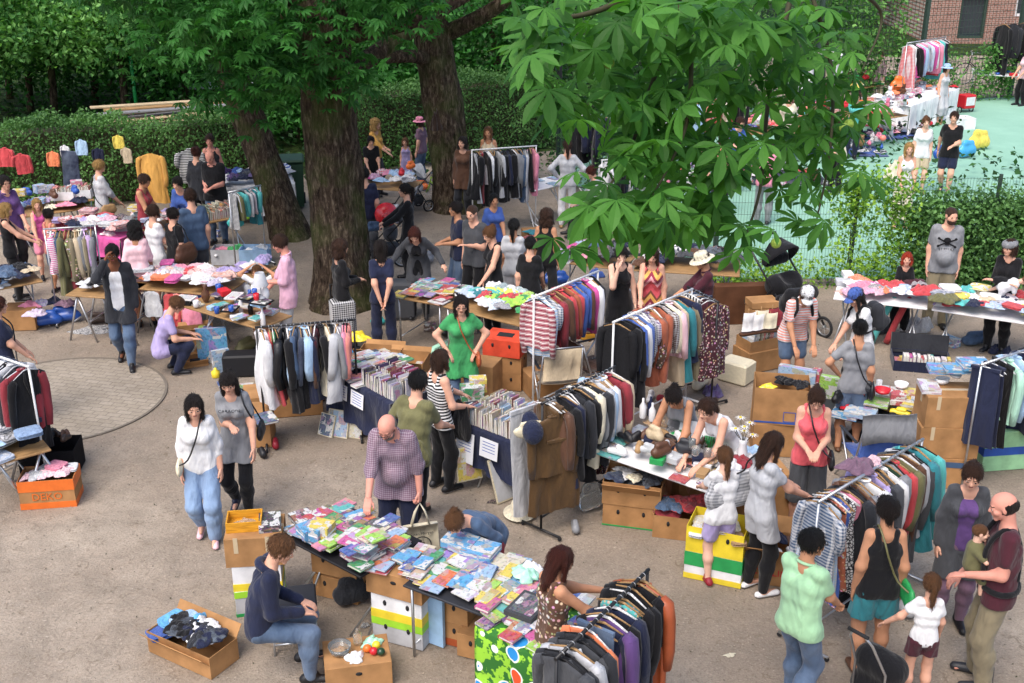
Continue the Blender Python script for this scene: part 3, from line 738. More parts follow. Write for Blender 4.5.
 cutz = None
 if not (sit or crouch or lean > 30) :
  zc_ = (hip.z+hem*.9)*H-.0; cutz = (lambda X, Y, Z: zc_-Z) if hem < -.02 else (lambda X, Y, Z: (hip.z-.03)*H-Z)
 V, Q = smesh(G, cell, .021*H if hem > -.2 else .035, wr(.0019), cutz)
 nm = {'dress': 'dress', 'longdress': 'dress', 'minidress': 'dress', 'teedress': 'dress', 'coat': 'coat', 'cardigan': 'cardigan', 'hoodie': 'hoodie', 'tank': 'tank_top', 'sleeveless': 'tank_top', 'tunic': 'tunic', 'polo': 'polo_shirt',
   'rolled': 'shirt', 'long': 'jumper', 'blouse': 'blouse'}.get(tk, 't_shirt')
 link(nm, qmesh(nm, V, Q, [tm]), root, tc)
 if inner:
  V, Q = smesh(torso(.009), cell, .02*H, wr(.002)); link('shirt', qmesh('shirt', V, Q, ['plain']), root, inner)
 if tk in ('polo', 'rolled', 'hoodie'):
  b = MB()
  if tk == 'hoodie': b.tube([Vector(sc(neck+up*.0+rt*.05*math.sin(a)-fw*.055*math.cos(a)+fw*.0-up*.012*(1-math.cos(a)))) for a in [(-2.2+4.4*i/12) for i in range(13)]], [.018+.02*math.sin(PI*i/12) for i in range(13)], 8)
  else: b.tube([Vector(sc(neck+up*.012+rt*.043*math.sin(a)-fw*.040*math.cos(a)+fw*.004-up*.014*(1-math.cos(a)))) for a in [(-2.7+5.4*i/14) for i in range(15)]], .013, 6)
  b.build('collar', [tm], root, tc)
 # ---- shoes
 sk_, scol = shoes
 if sk_:
  if sk_ not in SHOE: SHOE[sk_] = shoe_tpl(sk_)
  for s in (-1, 1):
   an = J['an', s]
   mt = Matrix.Translation(Vector((an.x, an.y+.005, an.z-.045))*H) @ Matrix.Rotation(-s*.12, 4, 'Z')
   if an.z > .06: mt = mt @ Matrix.Translation((0, 0, .0)) @ Matrix.Rotation(rad(-18), 4, 'X')
   o_ = link('shoe', SHOE[sk_], root, scol); o_.matrix_local = mt @ Matrix.Scale(.165*H, 4)
 info = dict(root=root, mw=mw, H=H, hip=hip, waist=waist, chest=chest, sh=shc, W=W, rt=rt, fw=fw, up=up, hand=hand_pos, J=J, hm4=hm4, o=o, label=label, yaw=yaw, bw=bw)
 PEOPLE.append(info); return info

def bag_on(p, side, label, color, kind='crossbody', z=.50, fwd=.02, size=(.24, .09, .17), mat='leather', strapc='black', opp=None):
 """a bag carried by person p at side (-1 left / 1 right)"""
 H = p['H']; mw = p['mw']; base = p['hip']; b = MB()
 out = .105 if kind == 'crossbody' else .13
 c = Vector((side*out*H+side*size[1]*.3, fwd*H, z*H))
 root = thing('shoulder_bag', label, 'bag', mw @ c, -rad(p['yaw'])); inv = Matrix.Translation(-c)
 V, Q = smesh([('c', (0, -size[0]/2+.05, -size[2]*.15), (0, size[0]/2-.05, -size[2]*.15), size[2]*.42, size[2]*.42), ('c', (0, -size[0]/2+.05, size[2]*.2), (0, size[0]/2-.05, size[2]*.2), size[2]*.3, size[2]*.3)], .014, .03,
     lambda X, Y, Z: .004*np.sin(Y*60)*np.sin(Z*50))
 V[:, 0] *= .5
 link('pouch', qmesh('pouch', V, Q, [mat]), root, color)
 # strap
 so = -side if kind == 'crossbody' else side
 shp = (p['sh']+p['rt']*so*p['W']*(.5 if kind == 'crossbody' else .72)+p['up']*.05)*H
 ch = (p['chest']+p['fw']*.098)*H; bkp = (p['chest']-p['fw']*.088)*H
 if kind != 'crossbody':
  ch = (p['chest']+p['fw']*.06+p['rt']*side*.1)*H; bkp = (p['chest']-p['fw']*.06+p['rt']*side*.1)*H
 f0 = c+Vector((0, size[0]*.4, size[2]*.3)); b0 = c+Vector((0, -size[0]*.4, size[2]*.3))
 wf = (p['waist']+p['fw']*.085+p['rt']*side*.06)*H; wb = (p['waist']-p['fw']*.08+p['rt']*side*.06)*H
 pts = [f0, wf if kind == 'crossbody' else (f0+ch)/2, ch, (shp+ch)/2+p['fw']*.045*H*.6, shp, (shp+bkp)/2-p['fw']*.03*H, bkp, wb if kind == 'crossbody' else (b0+bkp)/2, b0]
 q = []
 for i in range(len(pts)-1):
  a, d = Vector(pts[max(i-1, 0)]), Vector(pts[min(i+2, len(pts)-1)]); b_, c_ = Vector(pts[i]), Vector(pts[i+1])
  for t in (0, .33, .67): q.append(.5*((2*b_)+(c_-a)*t+(2*a-5*b_+4*c_-d)*t*t+(3*b_-a-3*c_+d)*t**3))
 q.append(Vector(pts[-1])); s_ = MB(); s_.tube([inv @ v for v in q], .009 if mat != 'wide' else .02, 5); s_.build('strap', 'leather', root, strapc)
 return root

def backpack_on(p, label, color):
 H = p['H']; c = (p['chest']-p['fw']*.135-p['up']*.02)*H
 root = thing('backpack', label, 'backpack', p['mw'] @ c, -rad(p['yaw']))
 ax = (p['rt'], p['up'], p['fw'])
 e = lambda a, b, c_: tuple(p['rt']*a+p['up']*b+p['fw']*c_)
 V, Q = smesh([('c', e(-.05, -.1, 0), e(-.05, .1, 0), .1, .085), ('c', e(.05, -.1, 0), e(.05, .1, 0), .1, .085), ('c', e(-.06, -.08, -.08), e(.06, -.08, -.08), .07, .07)], .018, .04, lambda X, Y, Z: .004*np.sin(X*40)*np.sin(Z*35))
 link('pack', qmesh('pack', V, Q, ['plain']), root, color)
 for s in (-1, 1):
  P_ = [(p['sh']+p['rt']*s*p['W']*.6-p['fw']*.06+p['up']*.0), (p['sh']+p['rt']*s*p['W']*.6+p['up']*.052), (p['sh']+p['rt']*s*p['W']*.66+p['fw']*.062+p['up']*.0), (p['chest']+p['rt']*s*p['W']*.9+p['fw']*.075), (p['waist']+p['rt']*s*.09+p['fw']*.02+p['up']*.05), (p['waist']+p['rt']*s*.07-p['fw']*.07+p['up']*.05)]
  MB().tube([Vector(v)*H-c for v in P_], .02, 6).build('strap', 'plain', root, 'black')
 return root
# ------------------------------------------------------------------ garments on hangers (hook at origin, rail along x, shoulders along y)
def garment_mesh(kind, seed, mat):
 g = random.Random(seed); b = MB()
 ph = [g.uniform(0, 6.3) for _ in range(8)]
 L, th, w0, w1 = {'jacket': (.74, .075, .205, .24), 'shirt': (.72, .05, .20, .22), 'coat': (1.08, .085, .21, .26), 'dress': (1.0, .055, .17, .26), 'top': (.58, .04, .17, .2),
      'knit': (.62, .07, .21, .25), 'trousers': (1.02, .04, .17, .19), 'skirt': (.62, .05, .17, .24)}[kind]
 N = 30; rings = []
 if kind in ('trousers', 'skirt'):
  zs = [0, .02, .15, .35, .6, .85, 1.0]; z0 = -.07
  prof = [(z0-L*q, w0+(w1-w0)*q, th*(.5+.6*q)) for q in zs]
 else:
  z0 = -.075
  prof = [(z0, .05, .03), (z0-.012, .07, .034), (z0-.035, .14, .036), (z0-.06, w0*.93, .036), (z0-.085, w0, .036), (z0-.16, w0*1.0, th*.6), (z0-.28, w0*.98, th*.75)]
  for q in (.5, .65, .8, .92, 1.0): prof.append((z0-L*q, w0+(w1-w0)*q, th*(.75+.35*q)))
 for (z, w, t_) in prof:
  q = (z0-z)/L; r = []
  for i in range(N):
   a = 2*PI*i/N; c, s = math.cos(a), math.sin(a)
   fold = 1+.55*q*math.sin(5*a+ph[0]+q*2)+.35*q*math.sin(9*a+ph[1]-q*3)
   y = w*math.copysign(abs(c)**.8, c)*(1+.03*math.sin(7*q+ph[2])); x = t_*s*fold*(.85+.2*math.sin(ph[3]+q*5))
   x += .02*math.sin(q*4+ph[4])*q
   r.append((x, y, z+(.012*math.sin(3*a+ph[5]) if q > .98 else 0)))
  rings.append(r)
 vs = [p for r in rings for p in r]; fs = []
 for k in range(len(rings)-1):
  for i in range(N): j = (i+1) % N; fs.append((k*N+i, k*N+j, (k+1)*N+j, (k+1)*N+i))
 b.add(vs, fs, 0, True); n0 = len(b.v)-N
 b.add([rings[-1][i] for i in range(N)], [tuple(range(N))], 0)
 if kind in ('jacket', 'shirt', 'coat', 'knit'):
  for s in (-1, 1):
   sl = .60 if kind != 'shirt' or g.random() < .5 else .26
   pts = [(0, s*(w0-.03), z0-.085), (0, s*(w0+.02), z0-.12), (.01*math.sin(ph[6]), s*(w0+.045), z0-.25), (.02*math.sin(ph[7]), s*(w0+.05), z0-.12-sl*.7), (.03*math.sin(ph[6]+s), s*(w0+.03), z0-.12-sl)]
   b.tube(pts, [.045, .06, .055, .05, .042], 9)
 if kind in ('jacket', 'coat'):      # lapels and front edge
  for s in (-1, 1): b.tube([(th*.35, s*.05, z0-.01), (th*.62, s*.055, z0-.12), (th*.85, s*.01, z0-.32)], [.012, .022, .008], 6)
 if kind in ('shirt',): b.tube([(.03*math.cos(a), .055*math.sin(a), z0+.006) for a in [2*PI*i/12 for i in range(12)]], .014, 6, closed=True)
 if kind == 'trousers': b.box((0, 0, z0-.018), (th*1.15, w0*2.02, .036))
 return b.mesh(kind, [mat])
def hanger_mesh(style):
 b = MB(); hk = [(0, .0+.022*math.sin(a), .0+.022*math.cos(a)-.018) for a in [(-1.9+4.2*i/10) for i in range(11)]]
 b.tube(hk+[(0, .012, -.045), (0, 0, -.06)], .0028, 5, 1)
 r = .009 if style == 'wood' else .0055
 b.tube([(0, -.205, -.135), (0, -.12, -.10), (0, -.03, -.068), (0, .03, -.068), (0, .12, -.10), (0, .205, -.135)], [r*.8, r, r*1.3, r*1.3, r, r*.8], 7, 0)
 b.cyl((0, -.19, -.135), (0, .19, -.135), r*.5, n=6, mi=0)
 return b.mesh('hanger', ['wood' if style == 'wood' else 'matte', 'metal'])
GM, HM = {}, {}
KW = {'jacket': 'jacket', 'shirt': 'shirt', 'coat': 'long coat', 'dress': 'dress', 'top': 'top', 'knit': 'jumper', 'trousers': 'trousers', 'skirt': 'skirt'}
OBJN = {'jacket': 'jacket', 'shirt': 'shirt', 'coat': 'coat', 'dress': 'dress', 'top': 'top', 'knit': 'jumper', 'trousers': 'trousers', 'skirt': 'skirt'}
PW = {'plain': '', 'stripes': 'striped ', 'bands': 'banded ', 'vstripes': 'vertically striped ', 'check': 'checked ', 'fine check': 'finely checked ', 'floral': 'floral ', 'denim': '', 'animal': 'animal print ', 'satin': 'shiny ', 'zigzag': 'zigzag ', 'leather': 'leather ', 'fur': 'furry '}
def garment(kind, color, pos, yaw, host, mat='plain', hanger='wood', hcol='tan', sc=1.0, where='on', group=None, label=None, rot=None):
 v = rnd.randrange(3); key = (kind, mat, v)
 if key not in GM: GM[key] = garment_mesh(kind, hash_(key), mat)
 o = link(OBJN[kind], GM[key], None, color)
 o.location = pos; o.rotation_euler = (rnd.uniform(-.07, .07), rnd.uniform(-.1, .1), yaw+rnd.uniform(-.24, .24)); o.scale = (sc*rnd.uniform(.65, 1.25), sc*rnd.uniform(.9, 1.06), sc*rnd.uniform(.82, 1.08))
 tag(o, label or '%s %s%s hanging %s the %s' % (color, PW[mat], KW[kind], where, host), OBJN[kind], group or 'clothes hanging on the '+host, host=host, short='%s %s' % (color, OBJN[kind]))
 if hanger:
  if hanger not in HM: HM[hanger] = hanger_mesh(hanger)
  h = link('hanger', HM[hanger], o, hcol)
 return o
def hash_(k): return sum((i+1)*ord(c) for i, c in enumerate(str(k))) % 99991

def rack(pa, pb, z, host, items, style='white metal', name='clothes_rack', foot=True, step=None, spare=None, hanger='wood', hcols=('tan', 'tan', 'black', 'white'), label=None, sc=.93, posts=(1, 1), cat='clothes rack', ext=.06, low=False, jit=.022):
 """rail from pixel pa to pixel pb at height z, garments spaced along it"""
 A, B = at(*pa, z), at(*pb, z); d = (B-A); L = d.length; u = d.normalized(); yaw = math.atan2(u.y, u.x); n = Vector((-u.y, u.x, 0))
 if name:
  r = thing(name, label or ('%s clothes rack, the %s' % (style, host)), cat, (A.x, A.y, 0), yaw)
  MB().cyl((-ext, 0, z), (L+ext, 0, z), .014, n=10).build('rail', style, r)
  for k, x in enumerate((-ext*.7, L+ext*.7)):
   if not posts[k]: continue
   MB().cyl((x, 0, .05), (x, 0, z+.01), .013, n=8).build('post', style, r)
   f = MB(); f.cyl((x, -.26, .04), (x, .26, .04), .014, n=8)
   f.build('foot', style, r)
   for s in (-1, 1): MB().cyl((x-.012, s*.25, .02), (x+.012, s*.25, .02), .02, n=8).build('caster', 'rubber', r)
  if low: MB().cyl((-ext*.7, 0, .18), (L+ext*.7, 0, .18), .01, n=8).build('lower_bar', style, r)
 n_ = len(items)
 for i, it in enumerate(items):
  k, c = it[0], it[1]; m = it[2] if len(it) > 2 else 'plain'
  t = (i+.5)/n_*L+rnd.uniform(-jit, jit)
  p = A+u*t; p.z = z+.012
  garment(k, c, p, yaw, host, m, hanger, rnd.choice(hcols), sc)
 return A, B, u, n, yaw
def mix_items(n, kinds, cols, seed, mats=('plain',)):
 g = random.Random(seed); out = []; last = None
 for i in range(n):
  c = g.choice(cols)
  while c == last and len(cols) > 1: c = g.choice(cols)
  last = c; out.append((g.choice(kinds), c, g.choice(mats)))
 return out

# ------------------------------------------------------------------ loose goods (unit templates, base at z=0)
def crumple_mesh(seed, flat=1.0):
 g = random.Random(seed); n = 20; ph = [g.uniform(0, 6.3) for _ in range(9)]; b = MB(); H_ = []
 V = [];
 for i in range(n+1):
  row = []
  for j in range(n+1):
   u, v = i/n*2-1, j/n*2-1
   ang = math.atan2(v, u); edge = .82+.14*math.sin(3*ang+ph[0])+.1*math.sin(5*ang+ph[1])+.05*math.sin(9*ang+ph[2])
   x = u*math.sqrt(1-v*v/2)*edge; y = v*math.sqrt(1-u*u/2)*edge; r = min(math.hypot(x, y)/edge, 1)
   f = .5+.5*math.sin(7*x+4*math.sin(3*y+ph[3])+ph[4]); f2 = .5+.5*math.sin(9*y-5*math.sin(4*x+ph[5])+ph[6]); f3 = math.sin(17*x+13*y+ph[7])
   z = (1-r**3.0)*(.45+.40*f**1.5+.28*f2**2+.07*f3)*.9
   row.append((x*.5, y*.5, max(z, 0)*.5+.02))
  V.append(row)
 vs = [p for r in V for p in r]; vs2 = [(p[0]*.97, p[1]*.97, 0) for p in vs]; N = len(vs); w = n+1; fs = []
 for i in range(n):
  for j in range(n): a = i*w+j; fs.append((a, a+w, a+w+1, a+1))
 rim = [j for j in range(n)]+[n+i*w for i in range(n)]+[n*w+n-j for j in range(n)]+[(n-i)*w for i in range(n)]
 for a, b_ in zip(rim, rim[1:]+rim[:1]): fs.append((a, b_, N+b_, N+a))
 b.add(vs+vs2, fs, 0, True); b.add([vs2[k] for k in rim], [tuple(range(len(rim)))], 0)
 return b
def folded_mesh(seed):
 g = random.Random(seed); b = MB(); z = 0
 for k in range(3):
  t = .33; w = .5*g.uniform(.9, 1); d = .5*g.uniform(.9, 1); o = g.uniform(-.02, .02)
  ring = lambda s, zz: [(w*s*math.copysign(abs(math.cos(a))**.35, math.cos(a))+o, d*s*math.copysign(abs(math.sin(a))**.35, math.sin(a)), zz+.02*math.sin(3*a+k)) for a in [2*PI*i/24 for i in range(24)]]
  R4 = ring(.95, z)+ring(1, z+t*.3)+ring(1, z+t*.75)+ring(.9, z+t)+ring(.3, z+t*1.08); fs = []
  for q in range(4):
   for i in range(24): j = (i+1) % 24; fs.append((q*24+i, q*24+j, q*24+24+j, q*24+24+i))
  fs.append(tuple(range(96, 120))); b.add(R4, fs, 0, True); z += t
 return b
TPL = {}
def tpl(kind, mat, v):
 key = (kind, mat, v)
 if key in TPL: return TPL[key]
 b = MB(); mats = [mat]
 if kind == 'crumple': b = crumple_mesh(v*13+5)
 elif kind == 'folded': b = folded_mesh(v)
 elif kind == 'book':
  mats = [mat, 'paper']; b.box((0, 0, .06), (1, 1, .12)); b.box((0, 0, .94), (1, 1, .12)); b.box((-.47, 0, .5), (.06, 1, .76)); b.box((.01, 0, .5), (.92, .96, .76), mi=1)
 elif kind == 'upright': # spine up, pages below
  mats = [mat, 'paper']; b.box((-.46, 0, .5), (.08, 1, 1)); b.box((.46, 0, .5), (.08, 1, 1)); b.box((0, 0, .97), (.84, 1, .06)) if v % 2 else b.box((0, .48, .5), (.84, .04, 1)); b.box((0, 0, .47), (.84, .92, .92), mi=1)
 elif kind == 'case': b.bbox((0, 0, .5), (1, 1, 1), .08)
 elif kind == 'toybox': mats = [mat, 'whitepaper']; b.box((0, 0, .5), (1, 1, 1)); b.box((0, 0, .5), (1.004, .9, .12), mi=1)
 elif kind == 'shoe':
  V, Q = smesh([('c', (0, -.3, .2), (0, .36, .14), .18, .15), ('c', (0, -.26, .3), (0, -.05, .42), .16, .13), ('e', (0, -.2, .62), (.1, .18, .12), 'sub')], .05, .06, None, lambda X, Y, Z: -Z+.0)
  C_ = V[Q].mean(1); V[:, 2] *= 1.3; TPL[key] = qmesh('shoe', V, Q, [mat, 'rubber'], (C_[:, 2] < .05).astype(int)); return TPL[key]
 elif kind == 'bag':
  V, Q = smesh([('c', (-.25, 0, .3), (.25, 0, .3), .24, .24), ('c', (-.2, 0, .6), (.2, 0, .6), .14, .14)], .05, .1, lambda X, Y, Z: .02*np.sin(9*X)*np.sin(11*Z))
  TPL[key] = qmesh('handbag', V, Q, [mat]); return TPL[key]
 elif kind == 'bowl': b.lathe([(.2, 0), (.42, .25), (.5, .9), (.46, .88), (.38, .3), (.01, .12)], n=16)
 elif kind == 'cup': b.lathe([(.3, 0), (.4, .1), (.45, 1), (.4, 1), (.34, .15), (.01, .12)], n=12); b.tube([(.42, 0, .8), (.68, 0, .7), (.68, 0, .35), (.42, 0, .2)], .06, 6)
 elif kind == 'vase': b.lathe([(.25, 0), (.45, .25), (.42, .5), (.16, .75), (.22, 1), (.16, 1), (.01, .3)], n=14)
 elif kind == 'bottle': b.lathe([(.42, 0), (.5, .05), (.5, .6), (.18, .78), (.18, .97), (.01, 1)], n=12)
 elif kind == 'ball': b.ball((0, 0, .5), .5)
 elif kind == 'bear':
  V, Q = smesh([('e', (0, 0, .28), (.26, .22, .28)), ('e', (0, .02, .68), (.22, .2, .2)), ('c', (-.15, 0, .86), (-.16, 0, .88), .07, .07), ('c', (.15, 0, .86), (.16, 0, .88), .07, .07), ('c', (-.2, .05, .42), (-.38, .2, .3), .09, .08),
      ('c', (.2, .05, .42), (.38, .2, .3), .09, .08), ('c', (-.14, .1, .12), (-.22, .42, .1), .11, .1), ('c', (.14, .1, .12), (.22, .42, .1), .11, .1), ('e', (0, .2, .64), (.1, .09, .08))], .045, .05)
  TPL[key] = qmesh('toy_bear', V, Q, [mat]); return TPL[key]
 elif kind == 'car':
  mats = [mat, 'rubber', 'glass']; b.bbox((0, 0, .38), (.5, 1, .36), .1); b.bbox((0, -.05, .68), (.42, .5, .34), .1, mi=0)
  for x in (-.24, .24):
   for y in (-.3, .3): b.cyl((x-.05, y, .2), (x+.05, y, .2), .18, n=10, mi=1)
 elif kind == 'lamp': b.lathe([(.3, 0), (.3, .05), (.04, .1), (.04, .55), (.02, .55)], n=12); b.lathe([(.5, .5), (.28, 1.0), (.27, 1.0), (.48, .5)], n=14)
 elif kind == 'frame': mats = [mat, 'print']; b.box((0, 0, .5), (1, 1, 1)); b.box((0, 0, 1.01), (.8, .8, .06), mi=1)
 elif kind == 'plastic': b = crumple_mesh(v*7+3)
 TPL[key] = b.mesh(kind, mats); return TPL[key]
# kind -> (mesh kind, object name, words, category, dims range, materials)
ITEM = {
 'shirt': ('crumple', 'crumpled_garment', 'crumpled {c} {p}garment', 'garment', ((.30, .48), (.26, .40), (.10, .20)), ('plain', 'plain', 'plain', 'stripes', 'floral', 'check')),
 'dark': ('crumple', 'crumpled_garment', 'crumpled {c} garment', 'garment', ((.34, .5), (.28, .42), (.12, .22)), ('plain', 'plain', 'denim')),
 'folded': ('folded', 'folded_garment', 'folded {c} {p}garment', 'garment', ((.24, .34), (.2, .3), (.03, .06)), ('plain', 'plain', 'stripes', 'check')),
 'book': ('book', 'book', '{c} covered book lying flat', 'book', ((.11, .17), (.16, .24), (.01, .03)), ('cover',)),
 'bigbook': ('book', 'picture_book', 'large {c} picture book lying flat', 'book', ((.17, .22), (.22, .28), (.008, .018)), ('cover',)),
 'disc': ('case', 'disc_case', 'thin {c} disc case lying flat', 'disc case', ((.13, .15), (.18, .2), (.014, .018)), ('cover',)),
 'game': ('toybox', 'board_game', '{c} boxed board game', 'board game', ((.25, .38), (.2, .28), (.04, .08)), ('print',)),
 'box': ('toybox', 'toy_box', '{c} printed toy box', 'toy box', ((.15, .28), (.12, .2), (.08, .16)), ('print',)),
 'shoe': ('shoe', 'shoe', '{c} shoe', 'shoe', ((.22, .24), (.24, .27), (.16, .2)), ('leather',)),
 'bag': ('bag', 'handbag', '{c} handbag', 'bag', ((.22, .32), (.18, .25), (.18, .26)), ('leather',)),
 'bowl': ('bowl', 'bowl', '{c} bowl', 'bowl', ((.12, .2), (.12, .2), (.06, .1)), ('gloss',)),
 'cup': ('cup', 'cup', '{c} cup', 'cup', ((.08, .1), (.08, .1), (.08, .11)), ('gloss',)),
 'vase': ('vase', 'vase', '{c} vase', 'vase', ((.1, .14), (.1, .14), (.16, .26)), ('gloss',)),
 'bottle': ('bottle', 'bottle', '{c} bottle', 'bottle', ((.06, .08), (.06, .08), (.18, .26)), ('gloss',)),
 'ball': ('ball', 'toy_ball', '{c} toy ball', 'ball', ((.1, .18), (.1, .18), (.1, .18)), ('gloss',)),
 'bear': ('bear', 'stuffed_toy', '{c} stuffed toy bear', 'stuffed toy', ((.2, .3), (.2, .3), (.22, .34)), ('fur',)),
 'car': ('car', 'toy_car', '{c} toy car', 'toy car', ((.14, .2), (.18, .26), (.09, .13)), ('gloss',)),
 'lamp': ('lamp', 'table_lamp', '{c} table lamp', 'lamp', ((.2, .24), (.2, .24), (.3, .38)), ('matte',)),
 'frame': ('frame', 'framed_picture', '{c} framed picture lying flat', 'picture frame', ((.16, .26), (.2, .3), (.015, .02)), ('wood',)),
 'case': ('case', 'plastic_case', '{c} plastic case', 'case', ((.12, .25), (.1, .2), (.04, .09)), ('matte',)),
 'plastic': ('plastic', 'plastic_bag', 'crumpled {c} plastic bag', 'plastic bag', ((.22, .34), (.2, .3), (.1, .2)), ('gloss',)),
 'towel': ('crumple', 'scarf', 'loosely heaped {c} {p}scarf', 'scarf', ((.25, .4), (.2, .3), (.06, .12)), ('plain', 'floral', 'animal', 'stripes'))}
def item(kind, color, pos, yaw, host, dims=None, mat=None, label=None, tilt=(0, 0), group=None, where='on'):
 mk, nm, words, cat, dr, mats = ITEM[kind]
 mat = mat or rnd.choice(mats); v = rnd.randrange(5) if mk == 'crumple' else rnd.randrange(2)
 o = link(nm, tpl(mk, mat, v), None, color)
 d = dims or tuple(rnd.uniform(*q) for q in dr)
 o.scale = d; o.location = pos; o.rotation_euler = (tilt[0], tilt[1], yaw)
 tag(o, label or (words.format(c=color, p=PW.get(mat, ''))+' %s the %s' % (where, host)).replace('  ', ' '), cat, group or '%ss %s the %s' % (cat, where, host), host=host, short='%s %s' % (color, cat))
 return o
class Surf:
 """rectangular surface frame with a height map: a corner o, u along, v across, L by W"""
 def __init__(s, o, yaw, L, W, z, host):
  s.o = Vector(o); s.o.z = 0; s.yaw = yaw; s.L = L; s.W = W; s.z = z; s.host = host; s.c = .05; s.k = 1.0
  s.nx, s.ny = max(1, int(L/s.c)), max(1, int(W/s.c)); s.h = np.zeros((s.nx, s.ny))
 def pt(s, a, b, z=0):
  c, n = math.cos(s.yaw), math.sin(s.yaw)
  return Vector((s.o.x+a*c-b*n, s.o.y+a*n+b*c, s.z+z))
 def drop(s, a, b, r, sink=.85):
  i0, i1 = max(int((a-r)/s.c), 0), min(int((a+r)/s.c)+1, s.nx); j0, j1 = max(int((b-r)/s.c), 0), min(int((b+r)/s.c)+1, s.ny)
  if i1 <= i0 or j1 <= j0: return 0, None
  return float(s.h[i0:i1, j0:j1].max())*sink, (slice(i0, i1), slice(j0, j1))
 def scatter(s, kind, n, cols, a=(0, 1), b=(0, 1), yaw=None, jit=.5, sink=.8, cap=.35, dims=None, mat=None, where='on'):
  g = rnd
  for q in range(n):
   x = s.L*(a[0]+(a[1]-a[0])*(q+g.random())/n) if n > 1 else s.L*(a[0]+a[1])/2; y = s.W*g.uniform(*b)
   dr = tuple(v*s.k for v in (dims or tuple(g.uniform(*z) for z in ITEM[kind][4]))); r = min(dr[0], dr[1])*.42
   m_ = r*(.8 if s.k == 1 else 1.15); x = min(max(x, m_), s.L-m_) if s.L > 2*m_ else s.L/2; y = min(max(y, m_), s.W-m_) if s.W > 2*m_ else s.W/2
   soft = ITEM[kind][0] in ('crumple', 'plastic'); h, sl = s.drop(x, y, r, .55 if soft else 1.0)
   if h > cap: h = cap*g.uniform(.6, 1)
   item(kind, g.choice(cols), s.pt(x, y, h+.002), s.yaw+(g.gauss(0, .13)+(0 if g.random() < .85 else PI/2) if kind in ('book', 'bigbook', 'disc', 'game') else g.uniform(-jit, jit)+(yaw if yaw is not None else g.choice((0, PI/2)))), s.host, dr, mat, where=where,
     tilt=(g.uniform(-.12, .12), g.uniform(-.12, .12)) if soft else (0, 0))
   if sl: s.h[sl] = np.maximum(s.h[sl], h+dr[2]*(.75 if soft else 1.0))
 def row(s, n, cols, a0, a1, b, hgt=(.17, .24), along_='a', group=None):
  """a row of books standing side by side"""
  x = a0*s.L; g = rnd; step = (a1-a0)*s.L/n
  for q in range(n):
   t = step*g.uniform(.78, .97); c = g.choice(cols); hh = g.uniform(*hgt)
   item_u(c, s.pt(x+step/2, b*s.W, 0), s.yaw+g.uniform(-.02, .02), s.host, (t, g.uniform(.12, .15), hh), tilt=(0, g.uniform(-.07, .07))); x += step
def item_u(color, pos, yaw, host, d, tilt=(0, 0)):
 o = link('book', tpl('upright', 'cover', rnd.randrange(2)), None, color); o.scale = d; o.location = pos; o.rotation_euler = (tilt[0], tilt[1], yaw)
 tag(o, 'upright %s book on the %s' % (color, host), 'book', 'books standing in rows on the '+host, host=host, short=color+' book'); return o

# ------------------------------------------------------------------ tables
def table(pa, pb, w, host, z=.75, label=None, top='wood', topc='tan', legs='metal', style='cross', slats=False, thick=.025, cloth=None):
 A, B = at(*pa, z), at(*pb, z); d = B-A; L = d.length; yaw = math.atan2(d.y, d.x)
 o = Vector((A.x, A.y, 0))-Vector((-math.sin(yaw), math.cos(yaw), 0))*w/2
 r = thing('trestle_table' if style == 'trestle' else 'folding_table', label or ('long folding table, the %s' % host), 'table', o, yaw)
 b = MB()
 if slats:
  n = int(L/.11)
  for i in range(n): b.box(((i+.5)*L/n, w/2, z-thick/2), (L/n*.82, w, thick))
 else: b.bbox((L/2, w/2, z-thick/2), (L, w, thick), .006)
 b.build('tabletop', top, r, topc)
 t = thick+.001
 if style == 'cross':
  for x in (.12*L, .88*L):
   f = MB(); f.cyl((x-.1, .04, .0), (x+.1, w-.04, z-t), .012, n=7); f.build('leg', legs, r)
   f = MB(); f.cyl((x+.1, .04, .0), (x-.1, w-.04, z-t), .012, n=7); f.build('leg', legs, r)
 elif style == 'straight':
  for x in (.06, L-.06):
   for y in (.05, w-.05): MB().cyl((x, y, 0), (x, y, z-t), .014, n=7).build('leg', legs, r)
   MB().cyl((x, .05, .12), (x, w-.05, .12), .01, n=6).build('crossbar', legs, r)
 else:
  for x in (.15*L, .85*L):
   for s in (-1, 1):
    f = MB();
    for y in (.08, w-.08): f.cyl((x+s*.22, y, 0), (x, y, z-t), .016, n=6)
    f.cyl((x+s*.12, .08, z*.4), (x+s*.12, w-.08, z*.4), .012, n=6); f.build('leg', legs, r, 'tan')
 if cloth:
  mat, col, drop, lab = cloth
  c = MB(); n = int(L/.05)+2; rows = []
  prof = [(-.012, z-drop), (-.014, z-drop*.66), (-.016, z-drop*.33), (-.014, z-.01), (-.006, z+.004), (w*.5, z+.005), (w+.006, z+.004), (w+.014, z-.02), (w+.014, z-min(drop, .25))]
  for j, (y, zz) in enumerate(prof):
   q = []
   for i in range(n+1):
    x = -.012+(L+.024)*i/n; f = max(0, z-zz)/max(drop, .01)
    q.append((x, y-(.03*math.sin(x*17)+.02*math.sin(x*29+1))*f*(1 if y < w/2 else -1), zz+(.02*math.sin(x*6) if j == 0 else 0)))
   rows.append(q)
  c.sheet([list(x) for x in rows], 0, .004)
  for x, sgn in ((-.014, -1), (L+.014, 1)):
   g = [[(x+sgn*.012*math.sin(y*20+k), y, z+.003-drop*k/4*.9) for y in [w*i/10 for i in range(11)]] for k in range(5)]; c.sheet(g, 0, .004)
  co = c.build('tablecloth', mat, None, col); co.location = o; co.rotation_euler = (0, 0, yaw); tag(co, lab, 'tablecloth')
 return Surf(o, yaw, L, w, z+(.008 if cloth else .001), host)

